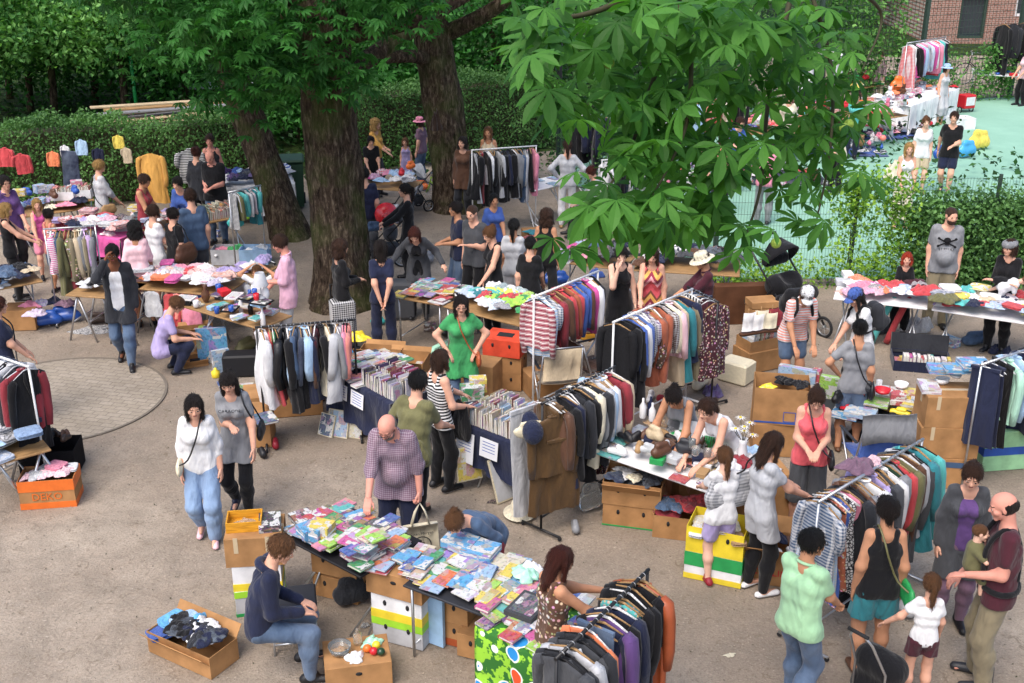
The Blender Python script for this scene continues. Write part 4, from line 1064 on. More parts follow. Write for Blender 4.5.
# ------------------------------------------------------------------ cartons
def carton(px, py, dims, yaw, label, z=0, open_=False, color='carton', bands=(), holes=0, text=None, pos=None, lid=False, tape=False, group=None, flaps=True, name='cardboard_box', host=None, tcol='red', tsize=.1):
 w, d, h = dims; p = Vector(pos) if pos is not None else at(px, py); p.z = z; yaw = rad(yaw)
 r = thing(name, label, 'box', p, yaw, group); t = .006
 b = MB()
 if open_:
  b.box((0, 0, t/2), (w, d, t)); b.box((0, -d/2+t/2, h/2+t/2), (w, t, h-t)); b.box((0, d/2-t/2, h/2+t/2), (w, t, h-t))
  b.box((-w/2+t/2, 0, h/2+t/2), (t, d-2*t, h-t)); b.box((w/2-t/2, 0, h/2+t/2), (t, d-2*t, h-t))
 else: b.bbox((0, 0, h/2), (w, d, h), .004)
 b.build('carton', 'card', r, color)
 if open_ and flaps:
  for s, ln in ((-1, d*.36), (1, d*.36)):
   a = rnd.uniform(.5, 1.2); q = MB(); q.box((0, s*(ln/2)*math.cos(a), math.sin(a)*ln/2*rnd.choice((1, -.6))), (w*.98, ln, t), Matrix.Rotation(s*a, 3, 'X'))
   f = q.build('flap', 'card', r, color); f.location = (0, s*(d/2+.002), h)
 if lid:
  q = MB(); q.box((0, 0, h-.03), (w+.012, d+.012, .075)); q.build('lid', 'card', r, bands[0] if bands else color)
 for i, (z0, z1, c) in enumerate(bands if not lid else bands[1:]):
  q = MB(); zz = (z0+z1)/2*h; hh = (z1-z0)*h
  for s in (-1, 1): q.box((0, s*(d/2+.0025), zz), (w+.008, .003, hh)); q.box((s*(w/2+.0025), 0, zz), (.003, d, hh))
  q.build('printed_band', 'paint', r, c)
 if holes:  # flat dark discs on the card; their colour stands in for the holes' inner shade
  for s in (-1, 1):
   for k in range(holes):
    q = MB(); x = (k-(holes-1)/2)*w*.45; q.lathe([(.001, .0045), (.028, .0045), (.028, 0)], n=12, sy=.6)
    f = q.build('hand_hole_shade', 'rubber', r); f.matrix_local = Matrix.Translation((x, s*(d/2+.001), h*.68)) @ Matrix.Rotation(s*-PI/2, 4, 'X') @ Matrix.Rotation(PI/2 if holes > 1 else 0, 4, 'Z')
   q = MB(); q.lathe([(.001, .0045), (.026, .0045), (.026, 0)], n=12, sy=.6); f = q.build('hand_hole_shade', 'rubber', r)
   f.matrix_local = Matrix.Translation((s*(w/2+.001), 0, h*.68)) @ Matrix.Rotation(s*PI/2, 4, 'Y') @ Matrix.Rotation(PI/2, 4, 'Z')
 if tape:
  q = MB(); q.box((0, 0, h+.0015), (w*.98, .05, .003));
  for s in (-1, 1): q.box((s*(w/2+.0015), 0, h-.07), (.003, .05, .14))
  for x in (-.3*w, .25*w): q.box((x, -d/2-.0015, h-.07), (.04, .003, .16))
  q.build('tape', 'gloss', r, 'beige')
 if text: lettering(text, tsize, parent=r, mat='paint', color=tcol, loc=(0, -d/2-.006, h*.42), rot=(PI/2, 0, 0))
 sf = Surf(p-Vector((w/2*math.cos(yaw)-d/2*math.sin(yaw), w/2*math.sin(yaw)+d/2*math.cos(yaw), 0)), yaw, w, d, z+h, host or label)
 if open_: sf.z = z+h*.62; sf.k = .72
 return sf

# ------------------------------------------------------------------ chairs, strollers, bicycles and such
def folding_stool(px, py, yaw, label):
 r = thing('folding_chair', label, 'chair', at(px, py), rad(yaw))
 MB().bbox((0, 0, .45), (.42, .36, .035), .015).build('seat', 'matte', r, 'charcoal')
 for s in (-1, 1):
  MB().cyl((s*.19, -.2, 0), (s*.19, .17, .44), .011, n=7).build('leg', 'metal', r)
  MB().cyl((s*.17, .22, 0), (s*.17, -.16, .44), .011, n=7).build('leg', 'metal', r)
 MB().cyl((-.19, -.14, .07), (.19, -.14, .07), .01, n=6).build('crossbar', 'metal', r)
 return r
def camp_chair(px, py, yaw, label, col, frame_='metal', tall=.9):
 r = thing('camping_chair', label, 'chair', at(px, py), rad(yaw))
 b = MB(); b.sheet([[(x, y, .42-.03*math.cos(x*5)) for x in (-.24, -.12, 0, .12, .24)] for y in (-.2, 0, .22)], 0, .012); b.build('seat', 'plain', r, col)
 b = MB(); b.sheet([[(x, -.22-.1*t-.03*math.cos(x*5), .46+(tall-.46)*t) for x in (-.24, -.12, 0, .12, .24)] for t in (0, .5, 1)], 0, .012); b.build('backrest', 'plain', r, col)
 for s in (-1, 1):
  MB().tube([(s*.27, -.12, 0), (s*.27, -.22, .45), (s*.25, -.33, tall+.02)], .012, 6).build('back_post', frame_, r)
  MB().cyl((s*.27, .25, 0), (s*.27, -.15, .42), .012, n=6).build('leg', frame_, r); MB().cyl((s*.27, -.25, 0), (s*.27, .22, .62), .012, n=6).build('leg', frame_, r)
  MB().bbox((s*.28, .0, .63), (.04, .44, .02), .008).build('armrest', 'matte', r, 'charcoal')
 MB().cyl((-.26, -.33, tall+.015), (.26, -.33, tall+.015), .012, n=6).build('top_bar', frame_, r)
 return r
def wheel(r_, c, rad_, axis_y=False, w=.03, spokes=8, parent=None, tc='rubber'):
 """wheel with its axle along x"""
 o = bpy.data.objects.new('wheel', None)
 b = MB(); b.tube([(0, rad_*math.cos(a), rad_*math.sin(a)) for a in [2*PI*i/24 for i in range(24)]], w*.5, 6, closed=True); o = b.build('wheel', tc, r_); o.location = c
 q = MB(); q.tube([(0, (rad_-w*.5)*math.cos(a), (rad_-w*.5)*math.sin(a)) for a in [2*PI*i/24 for i in range(24)]], w*.2, 5, closed=True); q.cyl((-.025, 0, 0), (.025, 0, 0), .018, n=8)
 for k in range(spokes): a = 2*PI*k/spokes; q.cyl((0, 0, 0), (0, (rad_-w*.5)*math.cos(a), (rad_-w*.5)*math.sin(a)), .0035, n=4)
 q.build('rim', 'metal', o); return o
def bicycle(px, py, yaw, label, fc, sc=1.0, z=0, tyre='rubber', seatc='black', cat='bicycle'):
 r = thing('bicycle', label, cat, at(px, py, z), rad(yaw), sc=sc)
 wr = .33
 wheel(r, (0, -.5, wr), wr, spokes=14); wheel(r, (0, .52, wr), wr, spokes=14)
 f = MB(); bb = (0, -.08, .3); st = (0, -.2, .78); ht = (0, .34, .82);
 for a, b_ in ((bb, st), (st, ht), (bb, (0, .37, .7)), (bb, (0, -.5, wr)), ((0, -.18, .7), (0, -.5, wr))): f.cyl(a, b_, .018, n=7)
 f.cyl((0, .34, .86), (0, .40, .62), .02, n=7); f.build('frame', 'gloss', r, fc)
 MB().tube([(0, .4, .62), (.05, .43, .5), (.05, .52, wr)], .013, 6).tube([(0, .4, .62), (-.05, .43, .5), (-.05, .52, wr)], .013, 6).build('fork', 'gloss', r, fc)
 MB().tube([(-.28, .2, 1.0), (-.2, .3, 1.0), (0, .33, .97), (.2, .3, 1.0), (.28, .2, 1.0)], .013, 6).cyl((0, .33, .97), (0, .345, .84), .014).build('handlebar', 'metal', r)
 MB().ball((0, -.24, .9), (.08, .13, .035)).cyl((0, -.2, .78), (0, -.23, .88), .012).build('saddle', 'matte', r, seatc)
 c = MB(); c.cyl((.02, -.08, .3), (.035, -.08, .3), .09, n=16); c.cyl((-.1, -.08, .3), (.1, -.08, .3), .01); c.box((.11, -.02, .2), (.08, .05, .02)); c.box((-.11, -.14, .4), (.08, .05, .02)); c.cyl((.05, -.08, .3), (.06, -.02, .2), .01); c.cyl((-.05, -.08, .3), (-.06, -.14, .4), .01)
 c.build('crankset', 'metal', r); return r
def stroller(px, py, yaw, label, c1, c2, sc=1.0, wr=.13, hood=True):
 r = thing('pushchair', label, 'pushchair', at(px, py), rad(yaw), sc=sc)
 for s in (-1, 1):
  wheel(r, (s*.27, -.3, wr*1.25), wr*1.25, spokes=6, w=.04); wheel(r, (s*.2, .38, wr*.8), wr*.8, spokes=5, w=.035)
  MB().tube([(s*.25, -.3, wr*1.2), (s*.25, -.05, .55), (s*.25, -.35, .85), (s*.25, -.52, 1.02)], .014, 6).tube([(s*.25, .0, .5), (s*.2, .38, wr)], .013, 6).build('frame_tube', 'black metal', r)
 MB().cyl((-.25, -.52, 1.02), (.25, -.52, 1.02), .018).build('handle', 'rubber', r)
 V, Q = smesh([('c', (-.13, -.1, .55), (.13, -.1, .55), .13, .13), ('c', (-.13, .2, .5), (.13, .2, .5), .09, .09), ('c', (-.13, -.26, .8), (.13, -.26, .8), .07, .07), ('e', (0, .05, .72), (.15, .2, .16), 'sub')], .025, .06)
 link('seat', qmesh('seat', V, Q, ['plain']), r, c1)
 if hood:
  b = MB(); b.sheet([[(.22*math.cos(a), -.26-.05*t+.36*t*math.sin(a)*.6+.1*t, .78+.28*math.sin(a)*(1-.15*t)) for a in [PI*i/10 for i in range(11)]] for t in (0, .35, .7, 1)], 0, .012); b.build('hood', 'plain', r, c2)
 V, Q = smesh([('c', (-.12, 0, .24), (.12, 0, .24), .11, .11), ('c', (-.12, -.15, .25), (.12, -.15, .25), .1, .1)], .03, .05); link('basket', qmesh('basket', V, Q, ['plain']), r, 'charcoal')
 return r
# ------------------------------------------------------------------ ground
t = NT('sandy ground'); v = t.tex('Object')
a = t.noise(.35, 4, .6, v); b = t.noise(2.4, 6, .7, v, .4); c = t.noise(45, 3, .7, v); d_ = t.noise(8, 5, .75, v, 1)
base = t.ramp(a.outputs[0], [(.3, hexc('82766a')), (.5, hexc('988b7d')), (.7, hexc('aca091'))])
base = t.mix(t.ramp(b.outputs[0], [(.42, (0, 0, 0)), (.62, (.55, .55, .55))]), base, hexc('7f766b'))
base = t.mix(t.ramp(d_.outputs[0], [(.56, (0, 0, 0)), (.66, (.6, .6, .6))]), base, hexc('6f6253'))
base = t.mix(t.ramp(c.outputs[0], [(.35, (.5, .5, .5)), (.5, (0, 0, 0))]), base, hexc('75685b'))
base = t.mix(t.ramp(c.outputs[0], [(.62, (0, 0, 0)), (.72, (.6, .6, .6))]), base, hexc('cabfb2'))
t.col(base); t.bump(t.math('ADD', t.math('MULTIPLY', b.outputs[0], 2), t.math('ADD', c.outputs[0], d_.outputs[0])), .55, .025); M['sand'] = t.set(.95, 0, .1)
t = NT('undergrowth soil'); v = t.tex('Object'); n = t.noise(3, 6, .7, v)
t.col(t.ramp(n.outputs[0], [(.35, hexc('1c2216')), (.5, hexc('2e3d20')), (.7, hexc('56733a'))])); t.bump(n.outputs[0], 1, .1); M['soil'] = t.set(.95, 0, .1)
t = NT('court surface'); v = t.tex('Object'); n = t.noise(.8, 5, .6, v); n2 = t.noise(60, 2, .5, v)
t.col(t.mix(1, t.ramp(n.outputs[0], [(.3, hexc('82ac98')), (.7, hexc('90baa6'))]), t.ramp(n2.outputs[0], [(.3, (.93,)*3), (.7, (1.05,)*3)]), 'MULTIPLY')); M['court'] = t.set(.85, 0, .15)
t = NT('paving blocks'); v = t.tex('Object', rot=(0, 0, rad(14))); x = t.n('ShaderNodeTexBrick'); x.inputs['Scale'].default_value = 2.6; x.inputs['Mortar Size'].default_value = .018
x.inputs['Color1'].default_value = (*hexc('948a7c'), 1); x.inputs['Color2'].default_value = (*hexc('9f9588'), 1); x.inputs['Mortar'].default_value = (*hexc('7f766a'), 1); x.inputs['Bias'].default_value = -.2
t.l(v, x.inputs[0]); n = t.noise(1.3, 5, .6, v); n2 = t.noise(30, 3, .6, v)
cc = t.mix(1, x.outputs[0], t.ramp(n.outputs[0], [(.3, (.82, .82, .82)), (.7, (1.08, 1.08, 1.08))]), 'MULTIPLY'); cc = t.mix(1, cc, t.ramp(n2.outputs[0], [(.3, (.85,)*3), (.7, (1.1,)*3)]), 'MULTIPLY')
t.col(cc); t.bump(x.outputs[1], -.35, .01); M['paving'] = t.set(.9, 0, .15)
t = NT('brick wall'); v = t.tex('Object'); m_ = t.n('ShaderNodeCombineXYZ'); s_ = t.n('ShaderNodeSeparateXYZ'); t.l(v, s_.inputs[0]); t.l(s_.outputs[0], m_.inputs[0]); t.l(s_.outputs[2], m_.inputs[1])
x = t.n('ShaderNodeTexBrick'); x.inputs['Scale'].default_value = 3.2; x.inputs['Color1'].default_value = (*hexc('9c7165'), 1); x.inputs['Color2'].default_value = (*hexc('865c50'), 1); x.inputs['Mortar'].default_value = (*hexc('b5aba0'), 1); x.inputs['Mortar Size'].default_value = .02
t.l(m_.outputs[0], x.inputs[0]); t.col(x.outputs[0]); M['brick'] = t.set(.9)
t = NT('window glass'); t.col((.03, .04, .05)); M['window'] = t.set(.08, 0, .6)

def sheet_obj(name, pts, z, mat, thick=None):
 b = MB(); n = len(pts)
 if thick is None: b.add([(p[0], p[1], z) for p in pts], [tuple(range(n))])
 else:
  b.add([(p[0], p[1], z) for p in pts]+[(p[0], p[1], z-thick) for p in pts], [tuple(range(n)), tuple(range(2*n-1, n-1, -1))]+[(i, n+i, n+(i+1) % n, (i+1) % n) for i in range(n)])
 return struct(b.build(name, mat))
# one ground sheet to the horizon with a gentle unevenness near by
gn = 120; xs = np.concatenate([[-300], np.linspace(-26, 30, gn), [300]]); ys = np.concatenate([[-60], np.linspace(-4, 52, gn), [420]])
GX, GY = np.meshgrid(xs, ys, indexing='ij'); GZ = .006*np.sin(GX*1.9+np.sin(GY*1.3))*np.sin(GY*1.6)-.006
W_ = len(ys); I_ = np.arange((len(xs)-1)*W_).reshape(-1, W_)[:, :-1].ravel(); I_ = I_[I_ % W_ < W_-1]
gm = qmesh('ground', np.stack([GX.ravel(), GY.ravel(), GZ.ravel()], 1), np.stack([I_, I_+W_, I_+W_+1, I_+1], 1), ['sand']); struct(link('ground', gm))
# dark undergrowth soil behind the hedges
hl0, hl1 = at(-140, 222), at(262, 192)
sheet_obj('undergrowth_soil', [(-60, 24.2), (at(262, 185).x, at(262, 185).y+.6), (at(345, 170).x, at(345, 170).y), (at(560, 150).x, at(560, 150).y), (9, 45), (60, 47), (60, 120), (-60, 120)], .004, 'soil')
# round paved area at the left with a kerb ring: centre from three rim pixels
def circ3(a, b, c):
 ax, ay, bx, by, cx, cy = a.x, a.y, b.x, b.y, c.x, c.y; d = 2*(ax*(by-cy)+bx*(cy-ay)+cx*(ay-by))
 ux = ((ax*ax+ay*ay)*(by-cy)+(bx*bx+by*by)*(cy-ay)+(cx*cx+cy*cy)*(ay-by))/d; uy = ((ax*ax+ay*ay)*(cx-bx)+(bx*bx+by*by)*(ax-cx)+(cx*cx+cy*cy)*(bx-ax))/d
 return Vector((ux, uy, 0)), math.hypot(ax-ux, ay-uy)
pc, pr = circ3(at(163, 380), at(60, 443), at(90, 359))
pav = MB(); nn = 96; pav.add([(pc.x, pc.y, .008)]+[(pc.x+pr*math.cos(2*PI*i/nn), pc.y+pr*math.sin(2*PI*i/nn), .008) for i in range(nn)], [(0, 1+i, 1+(i+1) % nn) for i in range(nn)])
struct(pav.build('paved_circle', 'paving'))
k = MB(); ring = []
for (rr, zz) in ((pr, -.01), (pr, .014), (pr+.035, .014), (pr+.035, -.01)):
 ring += [(pc.x+rr*math.cos(2*PI*i/nn), pc.y+rr*math.sin(2*PI*i/nn), zz) for i in range(nn)]
k.add(ring, [(q*nn+i, q*nn+(i+1) % nn, (q+1)*nn+(i+1) % nn, (q+1)*nn+i) for q in range(3) for i in range(nn)], 0); M['kerb'] = simple('kerb edge', hexc('6e665c'), .9)
struct(k.build('kerb', 'kerb'))
# court
F0, F1, F2 = at(556, 183), at(712, 286), at(1120, 284)
c_ = [F0+Vector((.3, .2, 0)), F1+Vector((.1, .35, 0)), F2+Vector((0, .35, 0)), at(1150, 92), at(600, 112)]
sheet_obj('sports_court', c_, .006, 'court')
sheet_obj('path', [at(600, 112)+Vector((0, .1, 0)), at(1150, 92)+Vector((0, .1, 0)), at(1150, 76), at(600, 90)], .010, 'sand')

# ------------------------------------------------------------------ leaves
def palmate(n=7, detail=1):
 """one leaf made of n leaflets about 1 long, stalk at the origin, lying in xy, drooping"""
 V = []; Q = []
 for k in range(n):
  a = (k-(n-1)/2)*rad(250/n); L = 1.0-.38*abs(k-(n-1)/2)/((n-1)/2); w = .165*L
  st = [(0, .02), (.2, .36), (.42, .74), (.64, 1.0), (.8, .82), (.92, .38), (1, .02)] if detail else [(0, .08), (.6, 1), (1, .05)]
  base = len(V)
  for (t_, ww) in st:
   x = t_*L; z = -.42*t_*t_*L+.02
   for s in (-1, 0, 1):
    yy = s*w*ww; zz = z+(.032*abs(s)*ww if detail else .04*abs(s))
    V.append((x*math.cos(a)-yy*math.sin(a), x*math.sin(a)+yy*math.cos(a), zz))
  for i in range(len(st)-1):
   for j in range(2): p = base+i*3+j; Q.append((p, p+1, p+4, p+3))
 return np.array(V), np.array(Q)
def simple_leaf():
 return np.array([(0, 0, 0), (.5, -.33, .05), (1, 0, -.12), (.5, .33, .05)]), np.array([(0, 1, 2, 3)])
def rotmats(n, rg, tilt=.6, yaw=None, roll=.5):
 yw = rg.uniform(0, 2*PI, n) if yaw is None else yaw; tl = rg.normal(.25, tilt, n); rl = rg.normal(0, roll, n)
 cy, sy, ct, st, cr, sr = np.cos(yw), np.sin(yw), np.cos(tl), np.sin(tl), np.cos(rl), np.sin(rl)
 z = np.zeros(n); o = np.ones(n)
 A = np.stack([np.stack([cy, -sy, z], -1), np.stack([sy, cy, z], -1), np.stack([z, z, o], -1)], 1)
 B = np.stack([np.stack([ct, z, st], -1), np.stack([z, o, z], -1), np.stack([-st, z, ct], -1)], 1)
 C_ = np.stack([np.stack([o, z, z], -1), np.stack([z, cr, -sr], -1), np.stack([z, sr, cr], -1)], 1)
 return A @ B @ C_
def leaves_mesh(name, P, size, mat, rg, tplt, tone=None, tilt=.6, roll=.5, yaw=None):
 V0, Q0 = tplt; n = len(P); R_ = rotmats(n, rg, tilt, yaw, roll)
 sz = size*rg.uniform(.7, 1.2, n) if np.isscalar(size) else size
 V = np.einsum('nij,kj->nki', R_, V0)*sz[:, None, None]+P[:, None, :]
 Q = Q0[None]+(np.arange(n)*len(V0))[:, None, None]
 me = qmesh(name, V.reshape(-1, 3), Q.reshape(-1, 4), [mat], None, False)
 at_ = me.attributes.new('tone', 'FLOAT', 'POINT'); tn = rg.uniform(0, 1, n) if tone is None else np.clip(tone+rg.normal(0, .18, n), 0, 1)
 at_.data.foreach_set('value', np.repeat(tn, len(V0)).astype(np.float32)); return me
def clumps(rg, c, r, n_clump, n_leaf, spread=.35, shell=.55):
 """clump centres through an ellipsoid, leaves round each"""
 d = rg.normal(size=(n_clump, 3)); d /= np.linalg.norm(d, axis=1)[:, None]; q = rg.uniform(shell, 1, n_clump)[:, None]
 C_ = np.array(c)+d*q*np.array(r); tone = np.repeat(rg.uniform(0, 1, n_clump), n_leaf)
 P = np.repeat(C_, n_leaf, 0)+rg.normal(size=(n_clump*n_leaf, 3))*np.array([1, 1, .55])*spread
 return P, tone
RG = np.random.default_rng(11)

def trunk_mesh(path, radii, n=28, rough=.05):
 b = MB(); vs = []; fs = []
 for k, (p, r) in enumerate(zip(path, radii)):
  for i in range(n):
   a = 2*PI*i/n; rr = r*(1+rough*math.sin(5*a+k*.3)+rough*.8*math.sin(9*a-k*.5)+rough*.5*math.sin(14*a+k)+rough*.6*math.sin(k*1.7+a*2))
   vs.append((p[0]+rr*math.cos(a), p[1]+rr*math.sin(a), p[2]))
 for k in range(len(path)-1):
  for i in range(n): j = (i+1) % n; fs.append((k*n+i, k*n+j, k*n+n+j, k*n+n+i))
 return b.add(vs, fs, 0, True)
def smooth_path(pts, m=6):
 P = [Vector(p) for p in pts]; out = []
 for i in range(len(P)-1):
  a, b_, c_, d = P[max(i-1, 0)], P[i], P[i+1], P[min(i+2, len(P)-1)]
  for k_ in range(m):
   t_ = k_/m; out.append(.5*((2*b_)+(c_-a)*t_+(2*a-5*b_+4*c_-d)*t_*t_+(3*b_-a-3*c_+d)*t_**3))
 return out+[P[-1]]
def big_tree(base, lean, r0, label, limbs, crown, seed, top=9.0):
 rg = np.random.default_rng(seed); r = thing('chestnut_tree', label, 'tree', base)
 zs = np.linspace(-.05, top, 34); path = [(lean[0]*(z/top), lean[1]*(z/top)+.04*math.sin(z*1.3), z) for z in zs]; rr = [r0*(1+.26*math.exp(-z*3.4))*(1-.3*z/top)+.0 for z in zs]
 trunk_mesh(path, rr).build('trunk', 'bark', r)
 for (z0, pts, r_) in limbs:
  p0 = Vector((lean[0]*z0/top, lean[1]*z0/top, z0)); pp = smooth_path([p0]+[Vector(q) for q in pts]); m = len(pp)
  MB().tube(pp, [r_*(1-.75*i/(m-1)) for i in range(m)], 12).build('limb', 'bark', r)
 Ps, Ts = [], []
 for (c_, rd, nc, nl, sp) in crown:
  P, T = clumps(rg, c_, rd, nc, nl, sp, .25); Ps.append(P); Ts.append(T)
 P = np.concatenate(Ps); T = np.concatenate(Ts)
 link('crown', leaves_mesh('crown', P, .19, 'leaf chestnut', rg, palmate(7, 0), T, .45, .35), r)
 return r
# three big chestnuts: left, middle, right (crown coordinates are relative to each trunk base)
tb1, tb2, tb3 = at(291, 236), at(344, 303), at(457, 208)
big_tree(tb2, (-.15, .1), .45, 'big middle chestnut tree with broad mossy dark trunk beside the clothes racks',
   [(4.2, [(1.2, .6, 4.4), (2.4, 1.4, 4.9), (3.6, 2.5, 5.6)], .2), (4.6, [(-1.3, -.4, 5.2), (-2.6, -.6, 6.0)], .19), (5.4, [(.3, -1.4, 6.2), (.6, -2.6, 7.0)], .16), (3.5, [(.9, 1.3, 4.0), (1.8, 2.6, 4.5), (2.6, 3.6, 5.6)], .17)],
   [((-.9, -1.2, 4.55), (1.3, 1.0, .75), 50, 9, .28), ((.0, -1.0, 3.8), (.8, .4, .5), 16, 8, .22), ((-1.0, -1.0, 3.7), (.7, .4, .5), 16, 8, .24), ((-2.6, -.6, 5.6), (1.8, 1.6, 1.1), 60, 9, .35), ((.9, -.5, 4.9), (1.0, 1.2, .6), 34, 9, .3), ((0, 0, 7.4), (3.6, 3.2, 2.0), 80, 9, .4)], 3)
big_tree(tb1, (-2.7, .8), .33, 'slimmer leaning chestnut tree with greenish trunk, left of the big middle trunk',
   [(3.6, [(-1.0, -.3, 4.4), (-2.2, -.7, 5.2)], .13), (3.4, [(.6, -.8, 4.4), (1.0, -1.6, 5.4)], .11)],
   [((-1.3, -.9, 4.15), (1.5, 1.0, .8), 60, 9, .3), ((.2, -1.0, 3.6), (.8, .6, .8), 26, 8, .26), ((-2.6, -.3, 5.2), (1.8, 1.4, 1.1), 60, 9, .35), ((-.6, 0, 7.0), (3.0, 2.6, 1.6), 50, 9, .4)], 4)
big_tree(tb3, (-1.1, .5), .42, 'right chestnut tree with grey mossy trunk, a child bicycle leaning at its foot',
   [(3.4, [(.9, -.2, 4.1), (2.0, -.4, 5.2), (3.0, -.6, 6.2)], .19), (3.0, [(-1.0, -.7, 3.2), (-2.1, -1.5, 3.1), (-3.2, -2.2, 2.75)], .16), (4.5, [(-.9, .4, 5.6), (-1.7, .8, 6.6)], .17)],
   [((-1.6, -1.0, 4.2), (1.2, .8, .6), 30, 8, .3), ((1.2, .6, 5.6), (1.6, 1.2, 1.0), 50, 9, .35), ((-.2, -.6, 4.7), (1.2, .8, .7), 32, 8, .3), ((0, 0, 7.6), (3.4, 3.0, 1.8), 60, 9, .4)], 5)

# ------------------------------------------------------------------ hedges
def hedge(a, b, h, depth, label, seed, mat='leaf hedge', dens=900, size=.075):
 rg = np.random.default_rng(seed); a, b = Vector(a), Vector(b); d = b-a; L = d.length; u = d.normalized(); n = Vector((-u.y, u.x, 0)); yaw = math.atan2(u.y, u.x)
 r = thing('hedge', label, 'hedge', a, yaw)
 N = int(L*(h+depth)*dens*.5)
 x = rg.uniform(0, L, N); top_ = rg.random(N) < depth/(depth+h)*.9
 hh = h+.10*np.sin(x*1.7+seed)+.06*np.sin(x*4.1)+.05*np.sin(x*9)
 dep = np.abs(rg.normal(0, .10, N)); bulge = .09*np.sin(x*2.3+1)+.07*np.sin(x*5.1)
 z = np.where(top_, hh-dep+rg.exponential(.03, N), rg.uniform(.05, 1, N)*hh); y = np.where(top_, rg.uniform(0, depth, N), dep+bulge*np.sin(z*3)-.02)
 back = (rg.random(N) < .12) & ~top_; y = np.where(back, depth-dep, y)
 tone = .5+.35*np.sin(x*1.3+z*2)*np.sin(z*4+x)
 link('foliage', leaves_mesh('foliage', np.stack([x, y, z], 1), size, mat, rg, simple_leaf(), tone, .8, .9), r)
 c = MB(); c.box((L/2, depth/2+.04, h*.46), (L, depth*.6, h*.86)); c.build('branches', 'stem', r); return r
hedge(at(-140, 222), at(262, 196), 1.72, 1.1, 'long clipped green hedge along the left with clothes hung on it', 1, dens=1700)
hedge(at(352, 176), at(556, 148), 1.85, 1.3, 'clipped green hedge behind the two right tree trunks', 2, dens=1500)

# ------------------------------------------------------------------ trees and bushes beyond
def bush_tree(p, h, rx, rz, label, mat, seed, n_clump=140, nl=26, size=.1, trunk=.1, name='tree', sp=.28, cz=None):
 rg = np.random.default_rng(seed); r = thing(name, label, 'tree' if name != 'bush' else 'bush', p)
 cz = cz if cz is not None else h-rz
 MB().tube(smooth_path([(0, 0, -.1), (.1, .05, h*.3), (-.1, 0, h*.6), (.05, .1, h*.9)]), [trunk*(1-.03*i) for i in range(19)], 8).build('trunk', 'bark', r)
 P, T = clumps(rg, (0, 0, cz), (rx, rx, rz), n_clump, nl, sp, .35); P[:, 2] = np.maximum(P[:, 2], .05)
 link('crown', leaves_mesh('crown', P, size, mat, rg, simple_leaf(), T, .6, .6), r); return r
def at_d(px, dist): # ground point below pixel column px at distance dist
 u = (px-512)/FPX; w = dist*CP+CAM_H*SP; return Vector((u*w, dist, 0))
bgt = [(-25, 30, 6.2, 2.4, 1.7, 'leaf light'), (55, 32, 6.0, 2.6, 1.6, 'leaf light'), (125, 32, 6.0, 2.4, 1.7, 'leaf light'), (30, 34, 5.0, 2.6, 2.2, 'leaf chestnut'), (95, 35, 5.0, 2.6, 2.2, 'leaf chestnut'), (165, 34, 5.0, 2.4, 2.2, 'leaf chestnut'), (185, 33, 5.6, 2.0, 2.0, 'leaf chestnut'),
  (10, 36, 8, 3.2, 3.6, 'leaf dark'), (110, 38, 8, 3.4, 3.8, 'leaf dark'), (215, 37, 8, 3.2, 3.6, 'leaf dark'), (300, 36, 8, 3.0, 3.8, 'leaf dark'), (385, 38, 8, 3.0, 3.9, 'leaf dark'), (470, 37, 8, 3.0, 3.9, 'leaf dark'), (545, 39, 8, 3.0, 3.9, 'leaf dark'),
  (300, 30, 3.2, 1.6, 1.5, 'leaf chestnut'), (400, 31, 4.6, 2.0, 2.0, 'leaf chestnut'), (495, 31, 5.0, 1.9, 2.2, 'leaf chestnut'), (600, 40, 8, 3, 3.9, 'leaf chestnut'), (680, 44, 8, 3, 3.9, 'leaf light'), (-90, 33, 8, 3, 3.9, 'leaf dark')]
words = {'leaf light': 'pale green leafy', 'leaf chestnut': 'mid green leafy', 'leaf dark': 'dark green dense'}
seen = {}
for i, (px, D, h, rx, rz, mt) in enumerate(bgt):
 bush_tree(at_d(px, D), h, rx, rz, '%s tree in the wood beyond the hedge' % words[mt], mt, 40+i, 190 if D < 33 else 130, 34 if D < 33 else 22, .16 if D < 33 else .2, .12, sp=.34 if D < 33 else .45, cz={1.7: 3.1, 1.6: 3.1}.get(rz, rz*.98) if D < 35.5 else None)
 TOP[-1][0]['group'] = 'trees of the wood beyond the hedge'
# undergrowth so the wood has no bare floor
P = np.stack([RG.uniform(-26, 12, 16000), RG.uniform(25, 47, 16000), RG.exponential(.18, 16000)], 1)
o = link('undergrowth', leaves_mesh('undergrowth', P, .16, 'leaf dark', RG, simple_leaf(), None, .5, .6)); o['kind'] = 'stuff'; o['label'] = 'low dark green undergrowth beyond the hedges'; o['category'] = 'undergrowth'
wood = []   # far backdrop of trees so that no sky shows through
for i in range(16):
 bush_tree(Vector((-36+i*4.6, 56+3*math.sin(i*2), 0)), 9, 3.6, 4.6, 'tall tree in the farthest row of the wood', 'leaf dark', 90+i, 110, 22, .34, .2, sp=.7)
 TOP[-1][0]['group'] = 'tall trees in the farthest row of the wood'

